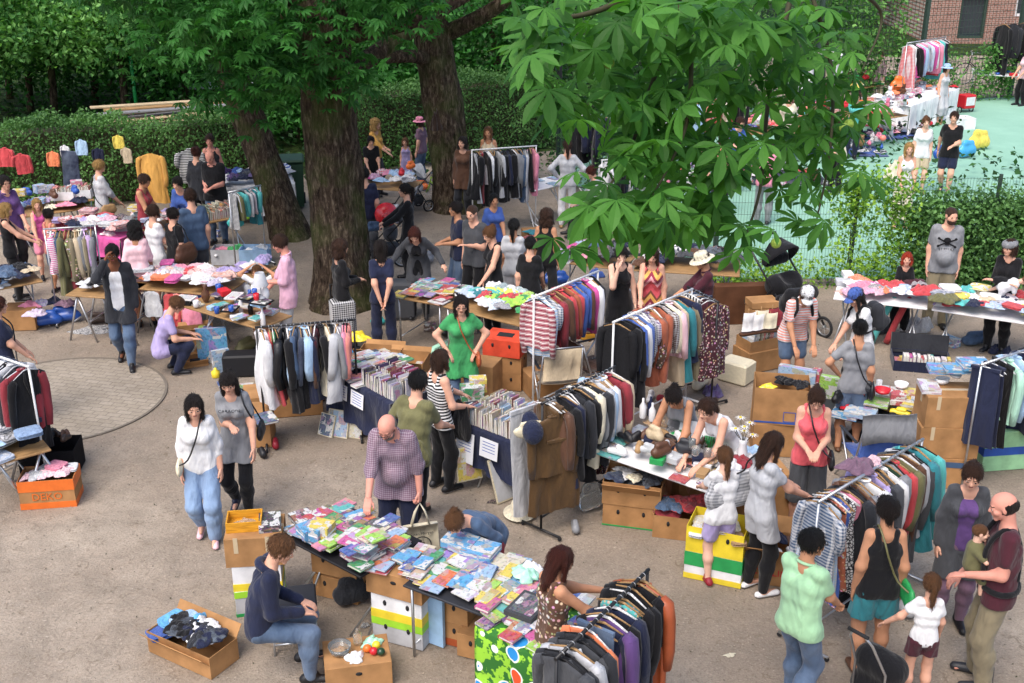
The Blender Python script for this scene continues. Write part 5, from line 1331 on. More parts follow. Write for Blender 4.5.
# ------------------------------------------------------------------ fences
def mesh_fence(a, b, h, label, post_every=2.5, cell=(.05, .2), mat='fence green', posts=True, wires=True, r=.0035, top_overlap=.1, pr=.03):
 a, b = Vector(a), Vector(b); a.z = b.z = 0; d = b-a; L = d.length; yaw = math.atan2(d.y, d.x); o = thing('wire_fence', label, 'fence', a, yaw)
 w = MB(); n = int(L/cell[0])
 for i in range(n+1): w.box((i*L/n, 0, .05+h/2), (r, r, h))
 m = int(h/cell[1])
 for j in range(m+1): w.box((L/2, -.005, .06+j*(h-.02)/m), (L, r*1.3, r*1.3))
 w.build('wire_panel', mat, o)
 k_ = max(1, round(L/post_every))
 for i in range(k_+1): MB().box((i*L/k_, .03, (h+top_overlap)/2), (pr*1.6, pr*1.6, h+top_overlap)).build('post', mat, o)
 return o
M['fence green'] = simple('green coated steel', hexc('35473e'), .5)
mesh_fence(F0, F1, 1.8, 'low dark wire fence between the market and the court, near the tall tree')
mesh_fence(F1, F2, 1.8, 'low dark wire fence behind the right-hand clothes tables', cell=(.05, .2))
tall = [at(556, 132), at(812, 118), at(1010, 97), at(1180, 92)]
for q, (lab) in enumerate(('tall ball fence at the back left of the court', 'tall ball fence behind the white-covered court table', 'tall ball fence before the brick building')):
 mesh_fence(tall[q], tall[q+1], 4.2, lab, 3.2, (.14, .2), r=.009, pr=.07)
# creepers on the fences: things of their own
def creeper(a, b, h, label, n, mat, seed, size=.07, thick=.16, gaps=0.0, name='climbing_plant'):
 rg = np.random.default_rng(seed); a, b = Vector(a), Vector(b); a.z = b.z = 0; d = b-a; L = d.length; yaw = math.atan2(d.y, d.x); o = thing(name, label, 'plant', a, yaw)
 m = n//26; cx, cz = rg.uniform(0, L, m), h*rg.beta(1.2, 1.15, m); keep = np.sin(cx*2.1+seed)*.5+.5 > gaps*(.3+cz/h*.7); cx, cz = cx[keep], cz[keep]
 tone = np.repeat(rg.uniform(0, 1, len(cx)), 26); P = np.stack([np.repeat(cx, 26), np.zeros(len(cx)*26), np.repeat(cz, 26)], 1)+rg.normal(size=(len(cx)*26, 3))*np.array([.14, thick, .13]); P[:, 2] = np.abs(P[:, 2])
 link('leaves', leaves_mesh('leaves', P, size, mat, rg, simple_leaf(), tone, .6, .6), o)
 s = MB()
 for i in range(int(L/.35)+1 if L > 7 else 1):
  x = rg.uniform(0, L); s.tube(smooth_path([(x, .0, 0), (x+rg.normal(0, .05), -.02, h*.4), (x+rg.normal(0, .12), .02, h*.85)], 3), [.011]*4+[.006]*3, 5)
 s.build('stems', 'stem', o); return o
creeper(at(800, 286), at(905, 285), 1.9, 'young climbing shrub with gaps on the fence beside the red-haired seller', 4200, 'leaf yellow', 5, gaps=.5, thick=.1, size=.085)
creeper(at(905, 284), at(1110, 283), 1.5, 'dense climbing shrub on the fence behind the bearded man', 26000, 'leaf hedge', 6, gaps=.05, size=.085, thick=.2)
creeper(at(716, 289), at(800, 287), .5, 'low green weeds at the fence foot by the black pushchair', 1500, 'leaf yellow', 7, gaps=.2)
creeper(at(556, 180), at(690, 262), 1.5, 'climbing shrub on the fence behind the overhanging chestnut branch', 4500, 'leaf hedge', 8, gaps=.3)
creeper(at(760, 119), at(895, 109), 4.0, 'tall green creeper on the ball fence behind the court stalls', 9500, 'leaf light', 9, size=.13, gaps=.12)
creeper(at(556, 131), at(760, 120), 4.2, 'tall mid green creeper on the ball fence left of the court', 9500, 'leaf hedge', 10, size=.14)
creeper(at(895, 107), at(1010, 98), 1.6, 'low patchy creeper on the ball fence before the brick wall', 3800, 'leaf light', 12, size=.12, gaps=.3)
# ------------------------------------------------------------------ brick building at the back right
bp = Vector((at_d(925, 49).x, 49, 0)); r = thing('brick_building', 'old red brick building behind the ball fence at the back', 'building', bp, rad(-3))
wl = MB(); W0 = 22.
ops = [(1.2, 2.3, .2, 1.9), (3.4, 5.3, 1.1, 2.6), (7.4, 9.4, 1.1, 2.6), (11.4, 13.4, 1.1, 2.6)]; x = 0
for (x0, x1, z0, z1) in ops:
 wl.box(((x+x0)/2, 0, 4), (x0-x, .4, 8)); wl.box(((x0+x1)/2, 0, z0/2), (x1-x0, .4, z0)); wl.box(((x0+x1)/2, 0, (z1+8)/2), (x1-x0, .4, 8-z1)); x = x1
wl.box(((x+W0)/2, 0, 4), (W0-x, .4, 8)); wl.box((.2, 4.3, 4), (.4, 8, 8)); wl.build('wall', 'brick', r)
for i, (x0, x1, z0, z1) in enumerate(ops):
 f = MB(); w, h = x1-x0, z1-z0; cx, cz = (x0+x1)/2, (z0+z1)/2
 for s in (-1, 1): f.box((cx+s*(w/2-.05), -.02, cz), (.1, .12, h)); f.box((cx, -.022, cz+s*(h/2-.05)), (w-.2, .12, .1))
 if i: f.box((cx, -.02, cz), (.06, .1, h-.2))
 fo = f.build('window' if i else 'door', 'white metal' if i else 'fence green', r)
 MB().box((cx, .04, cz), (w-.2, .02, h-.2)).build('pane', 'window', fo)
MB().box((W0/2, -.03, 3.1), (W0, .5, .22)).build('cornice', 'kerb', r)
MB().box((W0/2, .2, 8.1), (W0+.6, 1.4, .25)).build('roof', 'kerb', r)

# ------------------------------------------------------------------ overhanging chestnut (foreground): trunk out of frame to the right, its branch reaches into view
r = thing('chestnut_tree', 'leafy chestnut branches with big five to seven fingered leaves hanging over the market', 'tree', (7.9, 4.6, 0))
zs = np.linspace(-.05, 8.5, 22); trunk_mesh([(-.4*z/8.5, .3*z/8.5, z) for z in zs], [.36*(1+.4*math.exp(-z*3))*(1-.35*z/8.5) for z in zs]).build('trunk', 'bark', r)
base_w = Vector((7.9, 4.6, 0))
def twig(pts, r0, name='limb'):
 pp = smooth_path([p-base_w for p in pts], 7); m = len(pp); MB().tube(pp, [max(r0*(1-.8*i/(m-1)), .004) for i in range(m)], 8).build(name, 'stem', r)
A0 = Vector((7.6, 4.8, 6.3))
hub = along(800, -40, 6.2); hub2 = along(690, -30, 5.6)
twig([A0, Vector((5.4, 5.4, 7.1)), hub], .11); twig([hub, along(770, 90, 6.0), along(760, 190, 5.7), along(735, 262, 5.5)], .017); twig([hub, along(830, 60, 6.2), along(830, 150, 6.0), along(812, 240, 5.9)], .015)
twig([hub, hub2, along(600, 10, 5.3), along(545, 20, 5.2)], .03); twig([hub2, along(650, 90, 5.4), along(625, 160, 5.2), along(580, 228, 5.0)], .015); twig([hub2, along(690, 100, 5.3), along(672, 160, 5.2), along(640, 215, 5.1)], .014)
twig([hub, along(880, 10, 7.4), along(862, 70, 7.2)], .018)
# leaf positions: clumps along the branches, (pixel centre, spread in px, distance, count, leaflet length)
LC = [(545, 25, 36, 5.0, 22, .185), (525, 60, 24, 4.9, 10, .185), (590, 40, 34, 5.3, 26, .18), (640, 30, 34, 5.4, 26, .19), (700, 20, 34, 5.2, 24, .21), (760, 15, 32, 5.3, 22, .21), (815, 15, 26, 6.0, 16, .2),
  (570, 95, 28, 5.3, 20, .17), (545, 110, 18, 5.0, 8, .18), (620, 95, 34, 5.5, 30, .17), (680, 80, 36, 5.5, 30, .18), (735, 75, 34, 5.7, 26, .18), (790, 80, 34, 6.0, 24, .17), (840, 60, 26, 6.3, 16, .17),
  (622, 150, 24, 5.4, 24, .15), (660, 145, 36, 5.4, 30, .18), (715, 140, 36, 5.6, 28, .18), (770, 150, 30, 5.9, 20, .17), (822, 130, 28, 6.1, 18, .17), (862, 110, 18, 6.4, 8, .16),
  (600, 215, 16, 5.0, 9, .16), (566, 246, 10, 4.9, 4, .17), (615, 200, 30, 5.2, 22, .17), (655, 210, 32, 5.2, 24, .19), (705, 205, 30, 5.4, 20, .19), (684, 222, 10, 5.1, 3, .18), (752, 232, 20, 5.5, 8, .18), (742, 252, 8, 5.4, 3, .18), (800, 190, 28, 6.0, 14, .17), (815, 228, 18, 6.0, 8, .16), (850, 175, 18, 6.1, 7, .16), (640, 165, 60, 6.2, 26, .17), (700, 60, 80, 6.6, 60, .17), (620, 60, 60, 6.6, 36, .17)]
Ps, Sz = [], []; rg = np.random.default_rng(21)
for (px, py, sp, dd, n, ls) in LC:
 for q in range(int(n*.74)):
  p = along(px+rg.normal(0, sp*.62), py+rg.normal(0, sp*.55), dd+rg.normal(0, .28)); Ps.append(tuple(p-base_w)); Sz.append(ls*rg.uniform(.68, 1.15))
Ps = np.array(Ps); Sz = np.array(Sz)
V0, Q0 = palmate(6, 1); n = len(Ps)
link('foliage', leaves_mesh('foliage', Ps, Sz, 'leaf near', rg, (V0, Q0), None, .42, .35, yaw=rg.normal(-1.9, 1.1, n)), r)
# the rest of its crown, above and around the trunk, outside the picture
P, T = clumps(rg, (-.6, .2, 8.6), (3.0, 2.6, 1.5), 90, 8, .4, .2)
link('crown', leaves_mesh('crown', P, .18, 'leaf chestnut', rg, palmate(7, 0), T, .45, .35), r)
M['conker'] = simple('green conker husk', hexc('93b04a'), .7, bump=.8, bscale=120)
for (px, py, dd) in ((609, 63, 5.2), (844, 128, 6.0), (849, 124, 6.05), (776, 243, 5.5)):
 q = MB(); q.ball(along(px, py, dd)-base_w, .026); q.build('conker', 'conker', r)

# ------------------------------------------------------------------ light
SUN_EL, SUN_AZ = 58, 212
w = bpy.data.worlds.new('World'); scene.world = w; w.use_nodes = True; nt = w.node_tree; bg = nt.nodes['Background']
sky = nt.nodes.new('ShaderNodeTexSky'); sky.sky_type = 'NISHITA'; sky.sun_disc = False; sky.sun_elevation = rad(SUN_EL); sky.sun_rotation = rad(SUN_AZ); sky.air_density = 1.0; sky.dust_density = 4.0; sky.ozone_density = 1.0
nt.links.new(sky.outputs[0], bg.inputs[0]); bg.inputs[1].default_value = .15
sd = bpy.data.lights.new('sun', 'SUN'); sd.energy = 1.1; sd.angle = rad(40); sd.color = (1, .96, .9); so = bpy.data.objects.new('sun', sd); COL.objects.link(so)
az = rad(SUN_AZ); el = rad(SUN_EL); dirv = Vector((math.sin(az)*math.cos(el), math.cos(az)*math.cos(el), math.sin(el))); so.rotation_euler = dirv.to_track_quat('Z', 'Y').to_euler()
scene.view_settings.view_transform = 'Standard'; scene.view_settings.look = 'None'; scene.view_settings.gamma = 1; scene.view_settings.exposure = .88
# ------------------------------------------------------------------ PEOPLE
T = lambda k, c, m='plain': (k, c, m)
p1 = person(193, 398, 1.68, 172, 'woman in a white lace blouse and loose grey-blue trousers strolling over the open sand', hair=('long', 'dark'), top=T('blouse', 'white'), bottom=T('loose', 'pale denim'), shoes=('flat', 'pale pink'), walk=.5, head=(14, -8), arms=('down', 'down'), fat=1.08)
bag_on(p1, 1, 'small cream crossbody bag of the woman in white blouse', 'cream', z=.53, fwd=.05, size=(.2, .08, .15))
p2 = person(227, 374, 1.73, 178, 'woman in grey t-shirt dress and black leggings looking at her pendant', hair=('fringe', 'dark'), top=T('teedress', 'grey'), bottom=T('leggings', 'black'), shoes=('trainer', 'navy'), arms=('swing', (-.01, .13, .66)), head=(18, 0), walk=.35)
lettering('CARACORI', .05, parent=p2['root'], mat='paint', color='charcoal', loc=(0, .128*1.73*.62, 1.27), rot=(PI/2-.1, 0, PI))
bag_on(p2, -1, 'black shoulder bag behind the woman in grey dress', 'black', 'shoulder', z=.55, fwd=-.05)
p3 = person(384, 421, 1.84, 188, 'bald bearded man in plum checked shirt leaning over the front book table', sex='m', skin='pink', hair=('balding', 'grey'), top=T('rolled', 'plum', 'fine check'), bottom=T('trousers', 'navy'), shoes=('boot', 'black'), lean=22, head=(22, 10), arms=((-.14, .06, .40), (.10, .30, .44)), glasses=True, beard=True, fat=1.22, grip=(1, 0))
p4 = person(419, 371, 1.8, 28, 'man in olive t-shirt with green waist pack striding past the book stall', sex='m', skin='fair', hair=('short', 'black'), top=T('tee', 'olive'), bottom=T('trousers', 'black'), shoes=('boot', 'black'), feet=((-.07, .16), (.05, -.20)), lean=8, arms=('side', 'fwd'))
p5 = person(441, 350, 1.68, 50, 'woman in black and white striped vest holding a black jacket over her arm', hair=('bob', 'brown'), top=T('tank', 'black', 'stripes'), bottom=T('trousers', 'black'), shoes=('trainer', 'black'), arms=('fwd', (.1, .16, .6)))
p6 = person(461, 297, 1.68, 175, 'woman in bright green t-shirt with hands on her hips beside the red banana box', hair=('long', 'dark'), top=T('tunic', 'green'), bottom=T('trousers', 'denim', 'denim'), arms=('hip', 'hip'), glasses=True, head=(10, 0), fat=1.1)
bag_on(p6, -1, 'orange-brown crossbody bag on the woman in green', 'rust', z=.53, fwd=.1, size=(.2, .08, .16), strapc='rust')
p7 = person(287, 538, 1.78, 78, 'man in navy hooded jacket sitting on a folding stool at the front book table', sex='m', hair=('short', 'light brown'), top=T('hoodie', 'navy'), bottom=T('trousers', 'denim', 'denim'), shoes=('trainer', 'black'), sit=1, lean=16, arms=('lap', 'lap'), head=(15, 10), seat=.47, feet=((-.10, .20), (.08, .22)))
p8 = person(449, 520, 1.6, 215, 'woman in blue jumper bending low behind the picture book table', hair=('bun', 'light brown'), top=T('long', 'denim'), bottom=T('skirt', 'crimson'), lean=62, head=(15, 0), arms=('low', 'low'), crouch=.06)
p9 = person(566, 548, 1.68, 62, 'woman in orange and black patterned dress sorting the front coat rack', hair=('long', 'auburn'), skin='tan', top=T('dress', 'brown', 'floral'), bottom=T('skirt', 'charcoal', 'floral'), shoes=('flat', 'brown'), arms=((-.02, .30, .67), (.12, .26, .62)), grip=(1, 1), head=(16, 8))
p10 = person(815, 530, 1.74, 48, 'man in pale green polo shirt pulling a folding shopping cart', sex='m', skin='tan', hair=('short', 'black'), top=T('polo', 'pale green'), bottom=T('trousers', 'denim', 'denim'), shoes=('trainer', 'charcoal'), arms=('cart', (.06, .27, .46)), head=(2, 25), glasses=True, grip=(1, 1), walk=.5)
p11 = person(889, 498, 1.70, 2, 'woman in black vest and teal skirt seen from behind at the right coat rack', hair=('pixie', 'dark'), top=T('tank', 'black'), bottom=T('skirt', 'teal'), shoes=('flat', 'brown'), skin='tan', arms=('down', 'down'))
bag_on(p11, 1, 'green crossbody bag across the back of the woman in teal skirt', 'green', z=.535, fwd=-.085, size=(.26, .07, .19), strapc='olive')
p12 = person(933, 574, 1.22, 8, 'small girl with ponytail and plum jumper tied round her waist', hair=('ponytail', 'light brown'), top=T('crop', 'white'), bottom=T('mini', 'maroon'), shoes=('flat', 'pink'), arms=('side', 'swing'))
p13 = person(1001, 493, 1.84, 285, 'balding man in maroon t-shirt and khaki trousers carrying a baby', sex='m', hair=('balding', 'dark'), skin='pink', top=T('tee', 'maroon'), bottom=T('loose', 'khaki'), shoes=('boot', 'charcoal'), arms=((-.06, .15, .60), (.03, .16, .54)), head=(14, 0), fat=1.08)
p14 = person(974, 467, 1.70, 192, 'young woman in grey coat and purple top facing the man with the baby', hair=('ponytail', 'brown'), top=T('coat', 'dark grey'), inner='purple', bottom=T('leggings', 'plum'), shoes=('boot', 'black'), head=(18, 10), arms=('down', 'down'))
p15 = person(778, 433, 1.70, 68, 'woman in white tunic and black leggings looking through the right coat rack', hair=('long', 'brown'), top=T('tunic', 'light grey'), bottom=T('leggings', 'black'), shoes=('flat', 'white'), arms=('fwd', 'fwd'), head=(18, 0), grip=(1, 1))
bag_on(p15, -1, 'big grey checked shoulder bag of the woman in white tunic', 'grey', 'shoulder', z=.60, fwd=-.08, size=(.42, .16, .36), mat='check')
p16 = person(725, 447, 1.46, 352, 'girl with long ponytail in white t-shirt and shorts seen from behind', hair=('ponytail', 'light brown'), top=T('tee', 'white'), bottom=T('shorts', 'lavender'), shoes=('trainer', 'crimson'), skin='pale', arms=('fwd', 'fwd'))
p17 = person(818, 393, 1.68, 190, 'woman in coral red vest and grey skirt looking down into her bag', hair=('ponytail', 'brown'), top=T('tank', hexc('e0404e')), bottom=T('midi', 'dark grey'), shoes=('flat', 'black'), arms=('phone', 'phone'), head=(30, 0), fat=1.06)
bag_on(p17, -1, 'small black crossbody bag of the woman in coral vest', 'black', z=.55, fwd=.10, size=(.22, .08, .16))
p18 = person(672, 393, 1.68, 205, 'woman in grey vest with hair bun bending over the jewellery table', hair=('bun', 'dark'), top=T('tank', 'grey'), bottom=T('shorts', 'denim', 'denim'), shoes=('flat', 'tan'), lean=42, arms=('reach', (.16, .26, .42)), head=(15, 0), skin='tan')
p19 = person(705, 401, 1.68, 228, 'woman in white vest leaning and reaching across the jewellery table', hair=('ponytail', 'brown'), top=T('tank', 'white'), bottom=T('skirt', 'crimson'), shoes=('flat', 'brown'), lean=44, arms=('reach', 'reach'), head=(-8, 0))
p20 = person(861, 320, 1.66, 12, 'woman in grey t-shirt and denim shorts seen from behind at the toy boxes', hair=('bun', 'black'), top=T('tee', 'grey'), bottom=T('shorts', 'denim', 'denim'), shoes=('flat', 'brown'), skin='tan', arms=('hip', 'down'))
bag_on(p20, 1, 'small black crossbody bag of the woman in grey t-shirt', 'black', z=.5, fwd=0, size=(.22, .1, .2))
p21 = person(809, 290, 1.72, 168, 'person in white cap and orange striped polo shirt leaning by the toy boxes', sex='m', skin='tan', hair=('short', 'brown'), cap=('cap', 'white'), top=T('polo', 'salmon', 'stripes'), bottom=T('shorts', 'denim', 'denim'), lean=25, head=(20, 15), arms=('low', 'low'))
backpack_on(p21, 'black backpack on the person in white cap', 'black')
p22 = person(853, 290, 1.66, 250, 'woman in blue cap and pale striped top with long dark hair', hair=('long', 'dark'), cap=('cap', 'blue'), top=T('tee', 'white', 'stripes'), bottom=T('trousers', 'black'), lean=12, head=(16, 0), arms=('low', 'low'), fat=1.08)
backpack_on(p22, 'black backpack on the woman in blue cap', 'charcoal')
p23 = person(953, 208, 1.88, 195, 'bearded man in grey skull t-shirt standing behind the right clothes tables', sex='m', hair=('buzz', 'brown'), beard=True, top=T('tee', 'grey'), bottom=T('loose', 'khaki'), shoes=('boot', 'black'), head=(4, -25), fat=1.14)
p24 = person(908, 253, 1.30, 195, 'child with bright red hair in black t-shirt behind the clothes table', hair=('bob', 'red'), top=T('tee', 'black'), bottom=T('trousers', 'black'), arms=('low', 'low'))
p25 = person(1010, 240, 1.70, 222, 'woman in grey flat cap and black top holding a small baby', hair=('bob', 'brown'), cap=('flatcap', 'grey'), top=T('cardigan', 'black'), bottom=T('trousers', 'black'), arms=('cross', 'cross'), head=(8, 20))
p26 = person(955, 112, 1.82, 205, 'man in black t-shirt and dark shorts walking on the mint green court', sex='m', hair=('short', 'brown'), top=T('tee', 'black'), bottom=T('shorts', 'navy'), shoes=('trainer', 'charcoal'), walk=.6, arms=('phone', 'swingb'), skin='fair')
p27 = person(927, 117, 1.66, 188, 'woman in white t-shirt and sand shorts standing on the court', hair=('bun', 'light brown'), top=T('tee', 'white'), bottom=T('shorts', 'beige'), shoes=('flat', 'tan'), skin='pale')
p28 = person(910, 143, 1.68, 184, 'smiling blond woman in white top beyond the wire fence', hair=('long', 'blond'), top=T('tank', 'white'), bottom=T('long', 'cream'), shoes=('flat', 'tan'), arms=('low', 'low'))
p29 = person(948, 64, 1.64, 150, 'person in pale dress and light sunhat standing by the white court table', hair=('bob', 'brown'), cap=('sunhat', 'light blue'), top=T('longdress', 'light grey'), bottom=T('midi', 'light grey'), shoes=('flat', 'tan'))
p30 = person(881, 52, 1.68, 185, 'woman in pale pink blouse behind the court stalls', hair=('bun', 'light brown'), top=T('blouse', 'pale pink'), bottom=T('trousers', 'beige'))
p31 = person(699, 253, 1.70, 262, 'woman in cream sunhat and maroon shirt reaching over the denim rack', hair=('short', 'brown'), cap=('sunhat', 'cream'), top=T('rolled', 'maroon'), bottom=T('trousers', 'maroon'), arms=('fwd', 'reach'), skin='tan', head=(20, 0))
p32 = person(652, 249, 1.70, 190, 'woman in red and yellow zigzag dress looking down at the rack', hair=('long', 'brown'), top=T('longdress', 'red', 'zigzag'), bottom=T('skirt', 'red', 'zigzag'), shoes=('flat', 'brown'), arms=('down', 'fwd'), head=(20, 5))
p33 = person(622, 248, 1.70, 178, 'woman in short black dress with one hand at her mouth', hair=('bun', 'dark'), top=T('dress', 'black'), bottom=T('mini', 'black'), shoes=('flat', 'black'), arms=((-.14, .04, .45), (.035, .11, .83)), skin='pale', head=(12, 0))
p34 = person(568, 140, 1.72, 4, 'woman in white jeans and pale grey jacket with elbows out, seen from behind', hair=('ponytail', 'brown'), top=T('long', 'light grey'), bottom=T('leggings', 'white'), shoes=('flat', 'tan'), arms=('hip', 'hip'))
p35 = person(589, 167, 1.68, 262, 'person in light grey hoodie sitting on a chair by the wire fence', hair=('short', 'auburn'), top=T('hoodie', 'light grey'), bottom=T('trousers', 'black'), sit=1, arms=('lap', 'lap'), head=(20, 0))
p36 = person(494, 194, 1.55, 160, 'girl with black ponytail in blue and white t-shirt near the two browsing men', hair=('ponytail', 'black'), skin='tan', top=T('tee', 'blue'), bottom=T('trousers', 'black'), arms=('low', 'down'))
p37 = person(471, 206, 1.80, 215, 'man with cropped hair in dark grey t-shirt eating beside the clothes table', sex='m', hair=('buzz', 'brown'), top=T('tee', 'dark grey'), bottom=T('trousers', 'black'), arms=('chest', 'down'), head=(10, 0), fat=1.1)
p38 = person(455, 202, 1.72, 250, 'man in navy t-shirt and blue jeans with a bag strap over his back', sex='m', hair=('short', 'dark'), top=T('tee', 'navy'), bottom=T('trousers', 'denim', 'denim'), arms=('phone', 'phone'), skin='tan')
p39 = person(487, 228, 1.68, 238, 'woman in black strappy top with bare arms at the clothes table', hair=('bun', 'light brown'), top=T('tank', 'black'), bottom=T('trousers', 'black'), arms=('low', 'down'), head=(18, 0))
p40 = person(514, 219, 1.64, 12, 'woman in grey-white t-shirt and white shorts with long black ponytail', hair=('ponytail', 'black'), top=T('tee', 'light grey'), bottom=T('shorts', 'white'), arms=('down', 'low'), skin='tan')
p41 = person(547, 209, 1.68, 15, 'woman with big curly brown hair seen from behind under the leaves', hair=('curly', 'brown'), top=T('tank', 'black'), bottom=T('trousers', 'charcoal'), skin='tan')
p42 = person(531, 237, 1.64, 18, 'woman in black t-shirt with dark knot of hair beside the clothes table', hair=('loose bun', 'black'), top=T('tee', 'black'), bottom=T('trousers', 'black'), arms=('down', 'low'))
p43 = person(404, 184, 1.68, 262, 'woman in long black cardigan pushing the grey pushchair', hair=('ponytail', 'dark'), top=T('coat', 'black'), bottom=T('leggings', 'black'), arms=('fwd', 'fwd'), grip=(1, 1))
p44 = person(414, 231, 1.66, 182, 'woman in open grey cardigan bending over the magazine table', hair=('long', 'auburn'), top=T('cardigan', 'dark grey'), inner='black', bottom=T('trousers', 'black'), lean=32, head=(22, 0), arms=('side', 'side'))
p45 = person(380, 240, 1.70, 352, 'woman in navy t-shirt with hands clasped behind her back beside the big trunk', hair=('long', 'dark'), top=T('tee', 'navy'), bottom=T('trousers', 'navy'), shoes=('flat', 'black'), arms=('back', 'back'))
p46 = person(341, 240, 1.66, 60, 'woman in black jumper and jeans standing against the big mossy trunk', hair=('curly', 'brown'), top=T('long', 'black'), bottom=T('trousers', 'denim', 'denim'), arms=('phone', 'phone'), head=(0, 10))
p47 = person(276, 236, 1.80, 262, 'man in pink shirt and grey trousers holding out one hand', sex='m', hair=('short', 'brown'), skin='pink', top=T('rolled', hexc('dba6bf')), bottom=T('trousers', 'light grey'), arms=('phone', 'low'), head=(18, 0))
p48 = person(256, 266, 1.25, 186, 'child in white vest with both hands on the head', hair=('short', 'light brown'), skin='tan', top=T('tee', 'white'), bottom=T('shorts', 'navy'), arms=('head', 'head'))
p49 = person(181, 298, 1.66, 70, 'person in lavender t-shirt crouching at a cardboard box', hair=('short', 'light brown'), glasses=True, top=T('tee', 'lavender'), bottom=T('trousers', 'navy'), crouch=.30, feet=((-.08, .08), (.08, .1)), lean=24, head=(20, 0), arms=('fwd', 'fwd'))
p50 = person(111, 246, 1.80, 168, 'man in dark jacket and white shirt walking with one hand at his face', sex='m', skin='brown', hair=('short', 'black'), top=T('cardigan', 'charcoal'), inner='white', bottom=T('trousers', 'denim', 'denim'), arms=('down', 'face'), walk=.9, head=(8, 0))
p51 = person(134, 221, 1.66, 355, 'woman with long curly black hair in pale pink top seen from behind', hair=('curly', 'black'), top=T('blouse', 'pale pink'), bottom=T('skirt', 'pale pink'), arms=('down', 'low'), skin='tan')
p52 = person(153, 205, 1.68, 35, 'woman in long white top with a grey rucksack on her shoulder', hair=('loose bun', 'brown'), top=T('tunic', 'white'), bottom=T('midi', 'light grey'), arms=('low', 'low'))
bag_on(p52, -1, 'grey rucksack slung on the woman in white top', 'khaki', 'shoulder', z=.62, fwd=-.11, size=(.28, .16, .3), mat='plain')
p53 = person(173, 208, 1.64, 30, 'woman in black t-shirt and jeans carrying a brown leather bag', hair=('bun', 'dark'), top=T('tee', 'black'), bottom=T('trousers', 'denim', 'denim'), arms=('low', 'down'))
bag_on(p53, 1, 'soft brown leather bag of the woman in black t-shirt', 'brown', 'shoulder', z=.6, fwd=-.02, size=(.3, .14, .3))
p54 = person(189, 189, 1.84, 330, 'tall man in blue t-shirt and grey shorts seen from behind', sex='m', hair=('short', 'brown'), top=T('tee', 'denim'), bottom=T('shorts', 'dark grey'), arms=('low', 'down'))
p55 = person(176, 178, 1.68, 190, 'woman in bright blue top bending behind the book boxes', hair=('short', 'dark'), top=T('blouse', 'blue'), bottom=T('trousers', 'navy'), lean=28, arms=('low', 'low'), head=(-5, 0))
p56 = person(208, 152, 1.80, 190, 'bald man in black polo shirt looking at something in his hands', sex='m', skin='pink', hair=('balding', 'brown'), top=T('polo', 'black'), bottom=T('trousers', 'denim', 'denim'), arms=('phone', 'phone'), head=(26, 0), fat=1.2)
p57 = person(209, 135, 1.70, 178, 'woman in dark sleeveless top behind the bald man in black', hair=('bun', 'brown'), top=T('tank', 'charcoal'), bottom=T('trousers', 'black'), skin='pink')
p58 = person(196, 147, 1.66, 20, 'woman in dark jacket with red-brown hair left of the bald man', hair=('bun', 'auburn'), top=T('cardigan', 'charcoal'), bottom=T('trousers', 'black'))
p59 = person(146, 175, 1.68, 100, 'woman in red sleeveless dress behind the pink covered table', hair=('short', 'brown'), skin='tan', top=T('dress', 'crimson'), bottom=T('skirt', 'crimson'), arms=('low', 'low'), head=(18, 0))
p60 = person(99, 160, 1.70, 50, 'woman in pale grey top and beige trousers browsing beside the hedge', hair=('short', 'blond'), top=T('blouse', 'light grey'), bottom=T('trousers', 'beige'), arms=('low', 'low'))
bag_on(p60, 1, 'tan shoulder bag of the blond woman by the hedge', 'tan', z=.5, fwd=.02)
p61 = person(4, 176, 1.76, 130, 'person in purple shirt and glasses at the left edge', hair=('short', 'dark'), glasses=True, top=T('rolled', 'purple'), bottom=T('trousers', 'black'), arms=('low', 'down'), fat=1.1)
p62 = person(5, 203, 1.62, 70, 'blond woman in black vest at the left edge rack', hair=('bob', 'blond'), top=T('tank', 'black'), bottom=T('trousers', 'black'), arms=('fwd', 'fwd'))
p63 = person(36, 199, 1.40, 150, 'blond girl in pink vest among the left tables', hair=('long', 'blond'), top=T('tank', 'magenta'), bottom=T('shorts', 'pink'), arms=('low', 'low'))
p64 = person(48, 209, 1.42, 20, 'girl with dark knot of hair and bare shoulders among the left tables', hair=('bun', 'dark'), top=T('tank', 'salmon'), bottom=T('shorts', 'denim', 'denim'), arms=('low', 'low'), skin='tan')
p65 = person(-3, 297, 1.68, 60, 'woman in dark blue dress cut by the left edge', hair=('bun', 'auburn'), top=T('teedress', 'navy'), bottom=T('skirt', 'navy'), arms=('low', 'low'), fat=1.2)
bag_on(p65, 1, 'brown strap bag of the woman in dark blue dress', 'brown', z=.5)
p66 = person(376, 119, 1.66, 120, 'blond woman in yellow top between the two right trunks', hair=('curly', 'blond'), top=T('blouse', 'mustard'), bottom=T('trousers', 'dark grey'), arms=('phone', 'fwd'))
p67 = person(371, 137, 1.45, 160, 'boy in black t-shirt behind the small back table', sex='m', hair=('short', 'dark'), top=T('tee', 'black'), bottom=T('trousers', 'navy'), arms=('low', 'low'), head=(15, 0))
p68 = person(405, 138, 1.12, 185, 'small child in lilac white dress between the trunks', hair=('bob', 'light brown'), top=T('longdress', 'lavender'), bottom=T('skirt', 'lavender'))
p69 = person(419, 117, 1.5, 300, 'child in pink hat and jeans half hidden by the right trunk', hair=('bob', 'brown'), cap=('sunhat', 'pink'), top=T('tee', 'plum'), bottom=T('trousers', 'denim', 'denim'))
p70 = person(488, 127, 1.66, 190, 'woman with light brown hair behind the dark back rack', hair=('long', 'light brown'), top=T('tank', 'beige'), bottom=T('trousers', 'olive'), skin='tan')
